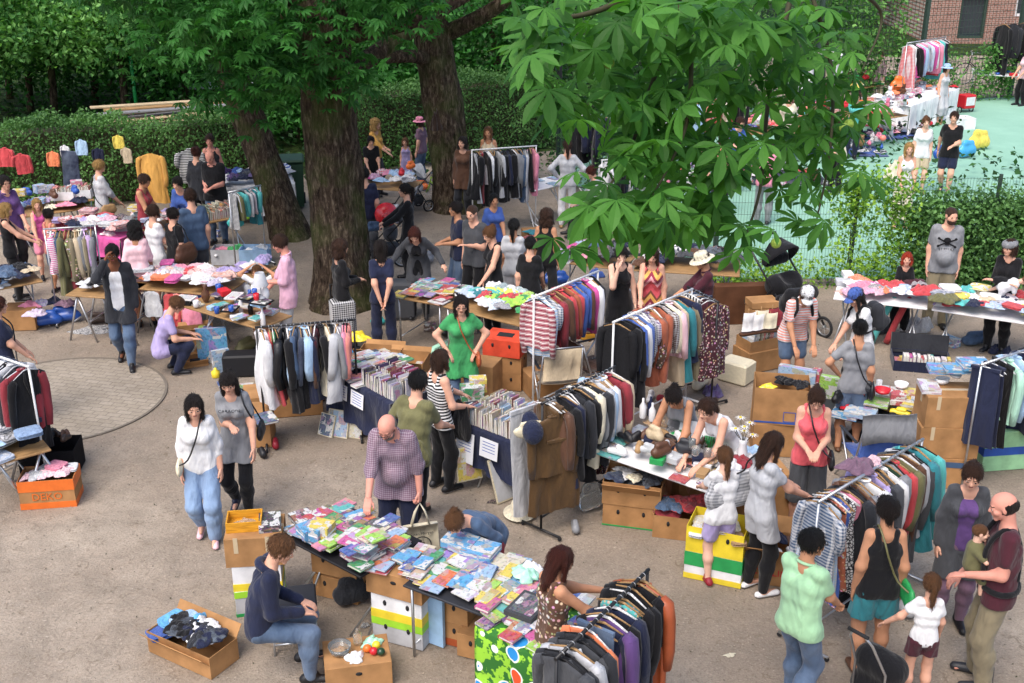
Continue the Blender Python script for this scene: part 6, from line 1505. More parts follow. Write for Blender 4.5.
p71 = person(364, 168, 1.7, 350, 'person in navy shirt and grey trousers half behind the big trunk', sex='m', hair=('short', 'black'), top=T('tee', 'navy'), bottom=T('trousers', 'dark grey'), arms=('phone', 'down'))
p72 = person(724, 132, 1.68, 185, 'woman in salmon top behind the hanging leaves on the court', hair=('long', 'brown'), top=T('tee', 'salmon'), bottom=T('trousers', 'black'))
p73 = person(790, 92, 1.7, 200, 'woman in cream top behind the leaves beside the suit rack', hair=('bob', 'light brown'), top=T('tee', 'cream'), bottom=T('trousers', 'navy'))
p74 = person(1028, 48, 1.7, 250, 'person in pale pink top at the far right court table', hair=('short', 'brown'), top=T('tee', 'pale pink'), bottom=T('trousers', 'black'), arms=('low', 'low'))
p75 = person(462, 137, 1.68, 200, 'woman in brown cardigan beside the grey mossy trunk', hair=('bob', 'dark'), top=T('cardigan', 'brown'), bottom=T('trousers', 'charcoal'))
for a_ in ((742, 118, 'blue', 'black', 160, 'person in blue top and dark trousers behind the leaves on the court'), (702, 146, 'white', 'denim', 210, 'person in white top and jeans near the court corner'), (858, 92, 'turquoise', 'navy', 190, 'woman in turquoise top behind the middle court stall'), (770, 140, 'pink', 'grey', 20, 'woman in pink top bending over the court blankets'), (836, 118, 'cream', 'black', 240, 'woman in cream top and black trousers beside the court heaps')): person(a_[0], a_[1], 1.68, a_[4], a_[5], hair=('loose bun', 'brown'), top=T('tee', a_[2]), bottom=T('trousers', a_[3]), arms=('low', 'phone'), lean=12, head=(10, 0))
# skull print of the bearded man
def flat_art(parent, mat, pieces, y, z0, yaw=PI):
 b = MB()
 for pc_ in pieces:
  if pc_[0] == 'e': _, x, z, rx, rz = pc_; n = 14; b.add([(x+rx*math.cos(2*PI*i/n), 0, z+rz*math.sin(2*PI*i/n)) for i in range(n)], [tuple(range(n))])
  else: _, x0, za, x1, zb, w_ = pc_; d = Vector((x1-x0, 0, zb-za)).normalized(); q = Vector((-d.z, 0, d.x))*w_; b.add([Vector((x0, 0, za))+q, Vector((x0, 0, za))-q, Vector((x1, 0, zb))-q, Vector((x1, 0, zb))+q], [(0, 1, 2, 3)])
 return b
sk = flat_art(p23['root'], 'paint', [('e', 0, .03, .05, .045), ('b', 0, 0, 0, -.045, .03), ('b', -.12, .05, .12, -.06, .012), ('b', .12, .05, -.12, -.06, .012), ('e', -.12, .055, .02, .02), ('e', .12, .055, .02, .02), ('e', -.12, -.065, .02, .02), ('e', .12, -.065, .02, .02)], 0, 0)
o = sk.build('skull_print', 'paint', p23['root'], 'black'); o.location = (0, .158, 1.38)
o = lettering('ST.PAULI', .055, parent=p23['root'], mat='paint', color='black', loc=(0, .158, 1.27), rot=(PI/2, 0, PI))
# babies
def baby(pos, yaw, label, c, lie=False, hs=.13):
 r = thing('person', label, 'baby', pos, yaw)
 H_ = Matrix.Translation((0, .02, .34)) @ Matrix.Scale(hs*1.1, 4)
 V, Q = smesh([('c', (0, 0, .05), (0, 0, .2), .075, .065), ('c', (-.06, 0, .2), (-.12, .08, .14), .028, .02), ('c', (.06, 0, .2), (.12, .08, .14), .028, .02), ('c', (-.04, 0, .03), (-.09, .08, -.05), .04, .03), ('c', (-.09, .08, -.05), (-.09, .08, -.17), .03, .022), ('c', (.04, 0, .03), (.09, .08, -.05), .04, .03), ('c', (.09, .08, -.05), (.09, .08, -.17), .03, .022), ('c', (0, 0, .2), (0, .01, .28), .035, .03)], .012, .02)
 hv, hq, hm = HEADS[0]; hv2 = hv*hs*1.15+np.array((0, .02, .345))
 link('body', qmesh('body', np.concatenate([V, hv2]), np.concatenate([Q, hq+len(V)]), ['skin', 'eye', 'iris', 'lips', 'brow'], np.concatenate([np.zeros(len(Q), int), hm])), r, SKIN['pale'])
 V, Q = smesh([('c', (0, 0, .05), (0, 0, .2), .085, .075), ('c', (-.06, 0, .2), (-.1, .055, .16), .037, .033), ('c', (.06, 0, .2), (.1, .055, .16), .037, .033), ('c', (-.04, 0, .03), (-.09, .08, -.05), .05, .04), ('c', (.04, 0, .03), (.09, .08, -.05), .05, .04)], .012, .02)
 link('romper', qmesh('romper', V, Q, ['plain']), r, c)
 if 'buzz' not in HAIR: HAIR['buzz'] = hair_tpl('buzz')
 o_ = link('hair', HAIR['buzz'], r, HAIRC['light brown']); o_.matrix_local = Matrix.Translation((0, .02, .345)) @ Matrix.Scale(hs*1.15, 4)
 return r
fwdv = lambda p: (p['mw'].to_3x3() @ Vector((0, 1, 0)))
q = p13['o']+fwdv(p13)*.22; q.z = 1.10; b1 = baby(q, -rad(p13['yaw'])+PI, 'baby in lime and purple romper on the chest of the balding man', 'olive')
q = p25['o']+fwdv(p25)*.2; q.z = 1.02; b2 = baby(q, -rad(p25['yaw'])+PI*.7, 'baby in white romper in the arms of the woman in flat cap', 'white'); b2.rotation_euler = (rad(-50), rad(35), b2.rotation_euler[2])
# baby carrier straps on p13
root = thing('baby_carrier', 'black baby carrier with straps over the balding man in maroon', 'baby carrier', p13['o'], -rad(p13['yaw']))
H13 = p13['H']
MB().tube([Vector((.113*math.cos(a), .080*math.sin(a), .55))*H13 for a in [2*PI*i/20 for i in range(20)]], .026, 8, closed=True).build('waist_belt', 'plain', root, 'black')
for s in (-1, 1):
 MB().tube(smooth_path([Vector((s*.06, .078, .58))*H13, Vector((s*.055, .086, .74))*H13, Vector((s*.06, .03, .845))*H13, Vector((s*.055, -.03, .815))*H13, Vector((0, -.064, .72))*H13, Vector((-s*.06, -.062, .60))*H13], 4), .02, 7).build('shoulder_strap', 'plain', root, 'black')

# ------------------------------------------------------------------ CLOTHES RACKS
D_ = ['black', 'navy', 'charcoal', 'dark grey', 'black', 'denim', 'brown']
rack((47, 229), (92, 226), 1.5, 'rack at the back left', [('shirt', 'purple', 'stripes'), ('jacket', 'magenta', 'stripes'), ('knit', 'denim'), ('jacket', 'olive'), ('coat', 'olive'), ('dress', 'crimson'), ('jacket', 'olive', 'floral'), ('jacket', 'khaki'), ('shirt', 'beige'),
  ('shirt', 'cream'), ('jacket', 'grey'), ('shirt', 'lilac'), ('coat', 'khaki'), ('jacket', 'grey')], label='silver clothes rack at the back left with khaki and red coats', style='metal')
rack((-14, 352), (26, 366), 1.5, 'rack at the left edge', [('coat', 'navy'), ('coat', 'navy'), ('coat', 'navy', 'satin'), ('shirt', 'white'), ('coat', 'black'), ('shirt', 'black'), ('shirt', 'light grey'), ('jacket', 'charcoal'), ('shirt', 'crimson'), ('coat', 'black')], hanger='plastic', hcols=('white',), label='clothes rack with navy coats at the left edge')
rack((260, 327), (350, 320), 1.52, 'rack in front of the big trunk', [('coat', 'white', 'satin'), ('dress', 'red'), ('top', 'green'), ('jacket', 'black', 'leather'), ('jacket', 'black', 'leather'), ('coat', 'black'), ('shirt', 'light blue'), ('jacket', 'denim'), ('jacket', 'navy', 'denim'),
  ('shirt', 'light blue'), ('coat', 'navy'), ('jacket', 'brown'), ('coat', 'maroon'), ('shirt', 'black'), ('coat', 'cream'), ('jacket', 'charcoal'), ('jacket', 'grey'), ('coat', 'light grey'), ('jacket', 'pink'), ('jacket', 'salmon')], label='crowded clothes rack in front of the big mossy trunk', style='black metal')
rack((536, 296), (596, 272), 1.62, 'white rack with the banded jumper', [('knit', 'red', 'bands'), ('shirt', 'light blue', 'stripes'), ('shirt', 'denim', 'check'), ('shirt', 'crimson'), ('knit', 'brown'), ('shirt', 'red'), ('knit', 'rust'), ('shirt', 'red'), ('shirt', 'blue'), ('shirt', 'blue'), ('knit', 'brown'), ('shirt', 'magenta'), ('shirt', 'white'), ('jacket', 'black')],
  label='white clothes rack headed by a red banded jumper', low=True)
rack((616, 321), (690, 290), 1.55, 'long white rack in the centre', [('coat', 'black', 'fur'), ('coat', 'black'), ('coat', 'black'), ('jacket', 'blue'), ('shirt', 'white'), ('jacket', 'blue', 'denim'), ('jacket', 'charcoal', 'check'), ('shirt', 'purple', 'check'), ('coat', 'rust'), ('jacket', 'brown', 'floral'), ('coat', 'rust'), ('jacket', 'brown', 'check'), ('jacket', 'cream'),
  ('shirt', 'pale pink'), ('coat', 'beige'), ('coat', 'teal'), ('coat', 'navy'), ('coat', 'khaki'), ('dress', 'black', 'vstripes')], label='long white clothes rack with black fur coat in the centre', low=True)
rack((690, 288), (716, 301), 1.45, 'small rack held by the woman in sunhat', [('trousers', 'denim', 'denim'), ('trousers', 'denim', 'denim'), ('trousers', 'navy', 'denim'), ('dress', 'maroon'), ('jacket', 'maroon'), ('coat', 'maroon', 'floral')], style='black metal', label='small black rack of jeans and maroon clothes')
rack((545, 402), (612, 368), 1.5, 'centre rack behind the straw hat', [('dress', 'bronze', 'satin'), ('trousers', 'bronze', 'satin'), ('jacket', 'brown', 'satin'), ('coat', 'black'), ('coat', 'navy'), ('jacket', 'navy'), ('coat', 'black'), ('jacket', 'charcoal'), ('coat', 'black'), ('jacket', 'dark grey'), ('coat', 'cream'), ('coat', 'charcoal'), ('jacket', 'grey'),
  ('shirt', 'light grey'), ('shirt', 'light blue'), ('shirt', 'white'), ('shirt', 'crimson'), ('coat', 'beige')], style='black metal', label='black clothes rack with shiny bronze trousers in the centre', low=True)
rack((560, 655), (645, 573), 1.5, 'rack at the bottom edge', [('jacket', 'dark grey'), ('jacket', 'charcoal'), ('coat', 'light grey', 'satin'), ('jacket', 'dark grey'), ('jacket', 'charcoal'), ('jacket', 'orange'), ('trousers', 'denim', 'denim'), ('jacket', 'navy'), ('coat', 'purple'), ('coat', 'black'), ('jacket', 'navy'), ('top', 'turquoise', 'floral'), ('top', 'teal', 'floral'),
  ('coat', 'black'), ('coat', 'black'), ('coat', 'black'), ('coat', 'rust', 'leather')], style='black metal', label='black clothes rack at the bottom edge sorted by the woman in patterned dress', low=True)
rack((822, 500), (920, 441), 1.5, 'right coat rack', [('shirt', 'denim', 'check'), ('dress', 'light blue', 'check'), ('dress', 'rust', 'floral'), ('dress', 'blue', 'floral'), ('dress', 'white', 'animal'), ('top', 'pink'), ('coat', 'charcoal'), ('coat', 'brown', 'leather'), ('jacket', 'grey'), ('shirt', 'white'), ('coat', 'purple'), ('shirt', 'lavender'), ('coat', 'charcoal'), ('coat', 'dark grey'),
  ('shirt', 'white'), ('coat', 'dark green'), ('jacket', 'grey'), ('shirt', 'red'), ('coat', 'olive'), ('coat', 'brown'), ('coat', 'light grey'), ('coat', 'dark grey'), ('coat', 'teal'), ('coat', 'turquoise')], style='metal', label='crowded silver clothes rack of coats on the right', low=True)
rack((984, 364), (1060, 338), 1.55, 'rack at the right edge', [('trousers', 'navy'), ('trousers', 'navy'), ('trousers', 'black'), ('shirt', 'mint'), ('shirt', 'light blue'), ('jacket', 'navy'), ('coat', 'navy'), ('coat', 'charcoal'), ('shirt', 'pink'), ('jacket', 'denim')], style='metal', hanger='plastic', hcols=('white',), label='silver clothes rack with navy trousers at the right edge')
rack((474, 150), (534, 146), 1.6, 'dark rack at the back', [(k, c) for k, c in zip(['dress', 'coat', 'trousers', 'coat', 'jacket', 'coat']*4, ['light grey', 'black', 'crimson', 'black', 'white', 'black', 'black', 'light grey', 'charcoal', 'black', 'navy', 'black', 'black', 'grey', 'black', 'denim', 'grey', 'light grey', 'black', 'pink'])], style='white metal', label='white clothes rack of mostly black clothes at the back')
rack((572, 112), (640, 118), 1.95, 'fence behind the leaves', mix_items(9, ['coat', 'jacket', 'dress'], ['black', 'charcoal', 'black', 'navy'], 3), name=None, sc=1.1)
rack((604, 160), (642, 156), 1.35, 'small white rack behind the leaves', mix_items(11, ['jacket', 'shirt', 'top'], ['black', 'white', 'navy', 'grey', 'charcoal'], 4), label='small white clothes rack half hidden by the chestnut leaves', sc=.9)
rack((908, 43), (945, 37), 2.15, 'rack on the court', mix_items(16, ['shirt', 'jacket', 'dress', 'top'], ['white', 'light blue', 'black', 'pink', 'red', 'navy', 'turquoise', 'magenta'], 5, ('plain', 'plain', 'check')), style='metal', label='clothes rack of bright shirts at the back of the court', hanger='plastic', hcols=('white',), sc=1.15)
rack((802, 56), (838, 46), 2.0, 'covered rack on the court', mix_items(14, ['jacket', 'coat'], ['light grey', 'dark grey', 'navy', 'charcoal', 'beige', 'brown', 'white'], 6), style='metal', label='silver framed rack of suits with a board on top', sc=1.15)
rack((1000, 22), (1050, 20), 2.35, 'ball fence at the right', mix_items(5, ['jacket', 'coat'], ['black', 'charcoal'], 8), name=None, sc=1.3)
rack((231, 192), (258, 186), 1.4, 'small children rack by the left trunk', mix_items(12, ['top', 'shirt', 'dress', 'jacket'], ['turquoise', 'teal', 'light grey', 'pale pink', 'white', 'olive', 'grey', 'charcoal'], 9, ('plain', 'stripes')), style='metal', label='small silver rack of children clothes left of the slim trunk', sc=.62, hanger='plastic', hcols=('white', 'black'))
rack((690, 98), (745, 92), 1.9, 'rack behind the hanging leaves', mix_items(12, ['shirt', 'jacket', 'dress'], ['white', 'salmon', 'red', 'black', 'light blue', 'cream'], 10), style='metal', label='clothes rack on the court behind the hanging leaves', sc=1.1)
# clothes hung on the hedge (hooked on its front face)
def on_hedge(px, py, kind, c, label, mat='plain', z=1.45, sc=1.0, yaw=None):
 p = at(px, py, z); garment(kind, c, p, (yaw if yaw is not None else PI/2+.06), 'hedge', mat, None, sc=sc, label=label, group='clothes hung on the hedge')
on_hedge(149, 150, 'coat', 'mustard', 'long mustard yellow coat hung on the hedge', z=1.5, sc=.95)
on_hedge(189, 146, 'shirt', 'black', 'black and white striped shirt hung on the hedge', 'stripes', z=1.5)
for px_, py_, c_, sc_, lb_ in ((4, 146, 'red', .62, 'red shirt at the far left end of the hedge'), (19, 152, 'red', .6, 'red shirt hung second from the left on the hedge'), (52, 150, 'orange', .45, 'small orange shirt on the hedge left of the dark jeans')): on_hedge(px_, py_, 'shirt', c_, lb_, z=1.5, sc=sc_)
on_hedge(69, 148, 'trousers', 'navy', 'dark jeans hung on the hedge', 'denim', z=1.5); on_hedge(64, 144, 'shirt', 'white', 'small white shirt hung above the dark jeans', z=1.55, sc=.35)
on_hedge(97, 147, 'shirt', 'navy', 'little navy shirt hung in the hedge', z=1.5, sc=.4)
on_hedge(117, 134, 'shirt', 'yellow', 'small yellow shirt on the upper edge of the hedge', z=1.72, sc=.38); on_hedge(125, 146, 'shirt', 'beige', 'small beige shirt hung below the yellow one', z=1.5, sc=.42)
on_hedge(80, 138, 'shirt', 'light blue', 'pale blue shirt lying on the hedge top', z=1.75, sc=.4)
# ------------------------------------------------------------------ TABLES AND GOODS
BR = ['red', 'yellow', 'blue', 'sky blue', 'lime', 'green', 'white', 'orange', 'pink', 'magenta', 'cream', 'turquoise', 'light blue', 'purple']
CL = ['white', 'navy', 'pink', 'light blue', 'red', 'grey', 'teal', 'black', 'lavender', 'cream', 'salmon', 'blue', 'olive', 'pale pink']
PKS = ['pink', 'pale pink', 'magenta', 'white', 'lavender', 'salmon', 'red', 'light grey', 'orange']
DK = ['black', 'navy', 'charcoal', 'dark grey', 'denim', 'brown']
# front row
s = table((313, 519), (392, 558), .78, 'front book table', label='black topped folding table of books under the plum shirted man', topc='black', top='matte')
s.scatter('bigbook', 18, BR, b=(.12, .88), cap=.05); s.scatter('book', 52, BR+['dark grey', 'cream', 'olive'], b=(.08, .92), cap=.09); s.scatter('disc', 14, BR, a=(.5, 1), b=(.05, .5)); s.scatter('box', 3, ['sky blue', 'yellow', 'light blue'], a=(.25, .4), b=(.1, .4), cap=.1); s.scatter('game', 2, ['red', 'black'], a=(.0, .2), b=(.2, .8), cap=.05)
s = table((430, 563), (532, 600), .8, 'picture book table', label='folding table of picture books before the woman in blue jumper', top='matte', topc='charcoal', style='straight')
s.scatter('bigbook', 34, ['sky blue', 'light blue', 'white', 'cream', 'orange', 'green', 'turquoise', 'yellow', 'red'], b=(.1, .9), cap=.06); s.scatter('game', 3, ['sky blue', 'light blue'], a=(0, .4), b=(.2, .9), cap=.08); s.scatter('plastic', 3, ['white', 'light blue', 'mint'], a=(.72, .9), b=(.4, .9)); s.scatter('book', 14, BR, a=(.5, 1), cap=.08)
item('towel', 'brown', s.pt(s.L*.93, .12, .01), 0, 'picture book table', (.34, .26, .05), 'check', label='brown quilted bag lying on the near corner of picture book table')
s = table((508, 604), (588, 642), .8, 'table with the bright patterned cloth', label='table under the green patterned cloth', style='straight', cloth=('african', None, .62, 'green cloth with blue and orange blots hanging to the ground'))
s.scatter('disc', 34, BR+['navy', 'dark grey'], b=(.08, .92), cap=.06); s.scatter('book', 16, ['white', 'dark grey', 'red', 'pink', 'light blue', 'lime'], cap=.06); s.scatter('frame', 1, ['dark grey'], a=(.2, .4), b=(.1, .5), dims=(.34, .26, .04))
# cartons of the front row
carton(262, 602, (.46, .40, .27), 12, 'printed carton with green band at the bottom of the front left stack', bands=[(.75, 1, 'lime'), (0, .12, 'green')], color='light grey')
carton(262, 602, (.44, .40, .26), 8, 'white carton with yellow band in the middle of the front left stack', z=.27, bands=[(0, .3, 'yellow')], color='white')
sb = carton(262, 602, (.52, .42, .3), 6, 'taped brown carton on top of the front left stack', z=.53, tape=True)
r = thing('wooden_tray', 'pale wooden tray of small parts on the front left carton', 'tray', sb.pt(.17, .23, .002), rad(8)); z_ = .1
b = MB(); b.box((0, 0, .006), (.32, .24, .012));
for s_ in (-1, 1): b.box((0, s_*.114, .056), (.32, .012, .088)); b.box((s_*.154, 0, .056), (.012, .214, .088))
b.build('tray', 'wood', r, 'mustard'); item('towel', 'tan', sb.pt(.17, .23, .015), .1, 'wooden tray', (.29, .21, .1), 'floral', label='heap of small beige beads filling the wooden tray')
item('game', 'black', sb.pt(.40, .22, .002), .2, 'front left carton stack', (.2, .28, .06), label='black boxed game with yellow print beside the wooden tray')
ctr = at(405, 562, .75)
for i, (zz, c, bd, lb) in enumerate([(0, 'light grey', [(.7, 1, 'lime')], 'pale printed carton with green edge under the book cartons'), (.25, 'white', [(0, .35, 'yellow')], 'white carton with yellow wave under the brown book carton')]):
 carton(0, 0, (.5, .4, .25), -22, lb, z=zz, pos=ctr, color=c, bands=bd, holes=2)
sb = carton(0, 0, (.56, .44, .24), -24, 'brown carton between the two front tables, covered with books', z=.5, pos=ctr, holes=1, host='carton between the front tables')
sb.scatter('bigbook', 9, ['orange', 'red', 'cream', 'green', 'turquoise'], cap=.08); sb.scatter('book', 8, BR, cap=.1)
for (px, py, zz, lb) in [(452, 632, 0, 'lower brown banana carton under the picture book table'), (452, 632, .24, 'upper brown banana carton under the picture book table'), (490, 650, 0, 'brown carton at the foot of the patterned cloth'), (345, 590, 0, 'brown carton under the front book table behind the sitter'), (345, 590, .26, 'upper brown carton under the front book table')]:
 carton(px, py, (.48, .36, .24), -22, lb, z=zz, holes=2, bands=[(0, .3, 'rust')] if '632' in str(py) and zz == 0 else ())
carton(425, 640, (.04, .42, .5), 60, 'thin framed board leaning under the picture book table', color='light blue', flaps=False)
folding_stool(296, 640, 12, 'grey folding stool under the man in navy hoodie')
r = item('bag', 'charcoal', at(352, 605), .3, 'ground under the front book table', (.36, .3, .42), 'plain', label='dark rucksack lying under the front book table')
item('towel', 'lime', at(365, 626), .3, 'ground', (.1, .08, .08), label='small lime plastic pouch on the ground by the table leg')
# snack carton
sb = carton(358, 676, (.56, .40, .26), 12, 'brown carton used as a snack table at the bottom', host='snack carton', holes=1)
item('bowl', 'light grey', sb.pt(.14, .2, .003), 0, 'snack carton', (.2, .2, .09), 'glass', label='clear bowl of nuts on the snack carton'); item('towel', 'tan', sb.pt(.14, .2, .03), 0, 'snack carton', (.14, .14, .06), 'floral', label='heap of nuts inside the clear bowl')
item('plastic', 'white', sb.pt(.26, .1, .003), 1, 'snack carton', (.2, .18, .14), label='crumpled clear plastic bag at the front of snack carton'); item('plastic', 'mint', sb.pt(.42, .28, .003), .5, 'snack carton', (.22, .18, .14), label='crumpled green and white bag at the back of snack carton')
item('bottle', 'light grey', sb.pt(.3, .3, .003), 0, 'snack carton', (.08, .08, .16), 'glass', label='empty glass jar on the snack carton')
for i, (c, dx, dy) in enumerate((('red', .42, .12), ('orange', .37, .17), ('yellow', .45, .2), ('dark green', .48, .1))): item('ball', c, sb.pt(dx, dy, .003), 0, 'snack carton', (.075, .075, .07), label='%s fruit on the snack carton' % c)
# bottom left open carton
sb = carton(194, 655, (.76, .34, .22), -31, 'long open carton with clothes spilling out on the sand at bottom left', open_=True, host='open carton at bottom left')
sb.z = .15; sb.k = .9; sb.scatter('folded', 6, ['light blue', 'sky blue', 'white', 'green', 'blue'], a=(.05, .4), b=(.3, .7), cap=.14); sb.scatter('shirt', 4, ['light grey', 'sky blue', 'white'], a=(.35, .7), b=(.3, .8), cap=.2, mat='plain'); sb.scatter('dark', 7, ['black', 'navy', 'charcoal'], a=(.3, .9), b=(.0, .7), cap=.2, dims=(.42, .36, .16))
# orange carton and left edge things
sb = carton(53, 500, (.58, .36, .34), 8, 'orange and brown carton with lettering, full of clothes, left edge', open_=True, bands=[(.62, 1, 'orange'), (0, .22, 'orange')], text='DEKO', tcol='orange', tsize=.12, flaps=False, host='orange carton')
sb.z = .27; sb.scatter('folded', 5, ['light blue', 'white', 'pink', 'navy', 'grey'], b=(.3, .7), cap=.1); sb.scatter('shirt', 6, ['salmon', 'light grey', 'light blue', 'pale pink', 'lavender'], b=(.2, .8), cap=.16, mat='plain')
sb = carton(54, 470, (.62, .42, .34), 6, 'black crate of shoes behind the orange carton', open_=True, color='black', flaps=False, host='black crate'); sb.z = .25; sb.scatter('shoe', 9, ['black', 'dark brown', 'brown'], b=(.1, .9), cap=.2); sb.scatter('bag', 2, ['beige', 'black'], cap=.2)
s = table((-20, 452), (40, 436), .8, 'jeans table at the left edge', z=.62, style='trestle', label='wooden trestle table with jeans at the left edge')
s.scatter('folded', 16, ['denim', 'pale denim', 'navy', 'light blue', 'white', 'black', 'olive'], b=(.1, .9), cap=.3); s.scatter('shirt', 8, ['light blue', 'white', 'grey', 'pale denim'], cap=.3, mat='plain')
# T: left clothes and blue bags
s = table((-20, 284), (36, 274), .8, 'clothes table at the left edge', label='table heaped with clothes at the left edge'); s.scatter('shirt', 12, ['navy', 'beige', 'white', 'grey', 'denim', 'light grey', 'pink'], cap=.35); s.scatter('dark', 4, DK, cap=.35)
carton(24, 326, (.5, .4, .32), 4, 'brown carton beside the blue bags at the left');
for (px, py, c, lb) in ((47, 326, 'blue', 'big bright blue bag stuffed with clothes, left of two'), (66, 322, 'blue', 'big bright blue bag stuffed with clothes, right of two')):
 item('bag', c, at(px, py), .2, 'ground', (.5, .4, .36), 'gloss', label=lb)
for i, (px, py, c) in enumerate(((30, 306, 'pink'), (42, 304, 'lavender'), (54, 302, 'navy'), (66, 304, 'plum'), (36, 314, 'lilac'))): item('shirt', c, at(px, py, .30), i, 'blue bags at the left', (.4, .34, .16), label='%s garment heaped on the carton and blue bags' % c)
item('bag', 'navy', at(150, 316), .4, 'ground', (.4, .3, .5), 'plain', label='dark blue bag on the ground behind the walking man'); item('bag', 'dark brown', at(98, 324), .2, 'ground', (.36, .26, .26), label='dark brown handbag lying on a cloth on the ground'); item('towel', 'turquoise', at(92, 330), .2, 'ground', (.7, .5, .05), label='turquoise cloth on the ground under the brown handbag')
item('bag', 'sky blue', at(190, 322), .4, 'ground', (.4, .32, .3), 'gloss', label='sky blue bag on the ground behind the crouching person'); item('bag', 'blue', at(192, 306), .1, 'ground', (.44, .3, .42), 'gloss', label='deep blue bag under the clothes table behind croucher')
# G tables
s = table((78, 287), (136, 291), .7, 'small table beside the walking man', style='trestle', label='small wooden trestle table beside the walking man'); s.scatter('shirt', 5, ['white', 'light grey'], a=(0, .6)); s.scatter('dark', 3, ['black', 'maroon'], a=(.4, 1))
s = table((142, 279), (236, 287), .8, 'table of pink clothes', style='trestle', label='wooden trestle table heaped with pink and red clothes'); s.scatter('shirt', 26, PKS, cap=.22); s.scatter('folded', 10, PKS, cap=.2)
for i, (c, x) in enumerate((('red', .45), ('salmon', .55), ('pink', .65), ('light grey', .25))): garment('top', c, s.pt(s.L*x, -.01, .03), s.yaw+PI/2, 'table of pink clothes', hanger=None, label='%s top hanging over the edge of the pink clothes table' % c, sc=.8)
s = table((196, 299), (276, 322), .62, 'bric-a-brac table', label='long narrow folding table of small household things', topc='tan')
s.scatter('bottle', 5, ['dark green', 'brown', 'white', 'black'], a=(.5, 1)); s.scatter('case', 10, ['black', 'white', 'dark grey', 'light blue', 'red']); s.scatter('book', 12, BR+['white'], cap=.1); s.scatter('frame', 5, ['white', 'black', 'tan']); s.scatter('cup', 6, ['white', 'red', 'tan', 'blue']); s.scatter('lamp', 1, ['light grey'], a=(.8, 1)); s.scatter('vase', 3, ['white', 'brown', 'blue'])
s = table((238, 268), (268, 272), .6, 'small table of white clothes', label='small table with white clothes before the child'); s.scatter('shirt', 5, ['white', 'cream', 'light grey', 'lavender'], mat='plain')
garment('shirt', 'white', at(231, 276, .8), PI/2, 'bric-a-brac table', hanger=None, label='white knitted top hung at the back of bric-a-brac table')
sb = carton(197, 348, (.5, .36, .3), 14, 'open carton with books searched by the crouching person', open_=True, host='open carton of the crouching person'); sb.scatter('book', 8, BR, cap=.12)
item('game', 'sky blue', at(214, 362), .2, 'ground', (.42, .06, .52), label='large pale blue toy package standing on the ground'); item('game', 'light blue', at(222, 372), .5, 'ground', (.24, .05, .34), label='smaller toy package leaning before the large one'); item('bottle', 'yellow', at(216, 377), 0, 'ground', (.12, .12, .14), 'gloss', label='yellow tin standing on the sand')
carton(195, 364, (.34, .26, .1), 24, 'small flattened open carton on the sand', open_=True); item('case', 'black', at(195, 362, .08), .3, 'small flattened carton', (.14, .08, .04), label='black gadget lying in the small flattened carton')
item('case', 'black', at(243, 374), .1, 'ground', (.5, .26, .32), label='black hard case standing near the rack in front of trunk')
for i, (px, py, c) in enumerate(((226, 386, 'blue'), (234, 389, 'lime'), (243, 388, 'white'), (250, 392, 'navy'), (238, 394, 'light blue'), (247, 398, 'yellow'))): item('book', c, at(px, py), .4+i*.7, 'ground left of the trunk rack', (.2, .28, .03), label='%s book lying on the sand before the trunk rack' % c)
# H tables back left
s = table((60, 225), (134, 233), .8, 'pink covered table', label='table under a magenta cloth at the back left', cloth=('plain', 'magenta', .35, 'magenta cloth over the back left table')); s.scatter('shirt', 18, PKS+['light blue', 'navy'], cap=.25); s.scatter('folded', 8, PKS, cap=.2)
s = table((10, 213), (84, 203), .8, 'back left table of bags', label='low back left table beside the book crates'); s.scatter('shirt', 12, CL, cap=.3); s.scatter('bag', 4, ['red', 'blue', 'brown', 'pink'], cap=.3); s.scatter('box', 5, BR)
s = table((56, 200), (92, 196), .6, 'table of book crates', z=.85, label='raised folding table with white book crates by the hedge')
for i, x in enumerate((.25, .72)):
 q = s.pt(s.L*x, .3); sb = carton(0, 0, (.42, .34, .16), 5, ('left', 'right')[i]+' white crate of books on the raised table', z=s.z+.01, pos=q, open_=True, flaps=False, color='white', host=('left', 'right')[i]+' white book crate')
 for j in range(2): sb.z = s.z+.02; sb.row(10, ['cream', 'white', 'light grey', 'salmon', 'tan', 'red'], .06, .94, .28+.45*j)
item('bag', 'blue', at(70, 232), 0, 'ground', (.5, .36, .4), 'gloss', label='blue bag on the ground under the white book crates')
s = table((196, 219), (240, 211), .7, 'table of yellow books', label='table with rows of yellow books behind the man in blue', topc='tan')
for j in range(3): s.row(22, ['cream', 'mustard', 'tan', 'beige', 'olive', 'orange'], .03, .97, .2+.3*j, (.14, .2))
sb = carton(228, 262, (.5, .36, .28), 0, 'clear plastic box of goods under the yellow book table', color='light grey', open_=True, flaps=False); sb.scatter('shirt', 4, ['pink', 'green', 'white'], mat='plain')
sb = carton(256, 262, (.5, .36, .28), 0, 'second clear plastic box beside the first, nearer the trunk', color='light blue', open_=True, flaps=False); sb.scatter('shirt', 4, ['light blue', 'green', 'white'], mat='plain')
for i, c in enumerate(('turquoise', 'lime')): item('bag', c, at(236+i*14, 228-i*8, .7), .3, 'small children rack', (.3, .14, .3), 'gloss', label='%s bag hanging in the small children rack' % c)
s = table((214, 183), (292, 178), .9, 'white covered back table', label='white covered table before the hedge at the back', cloth=('plain', 'white', .6, 'white cloth over the back table by the hedge')); s.scatter('shirt', 22, ['white', 'light grey', 'navy', 'blue', 'light blue', 'pink', 'cream'], cap=.3); s.scatter('dark', 6, ['navy', 'purple', 'dark grey'], cap=.3)
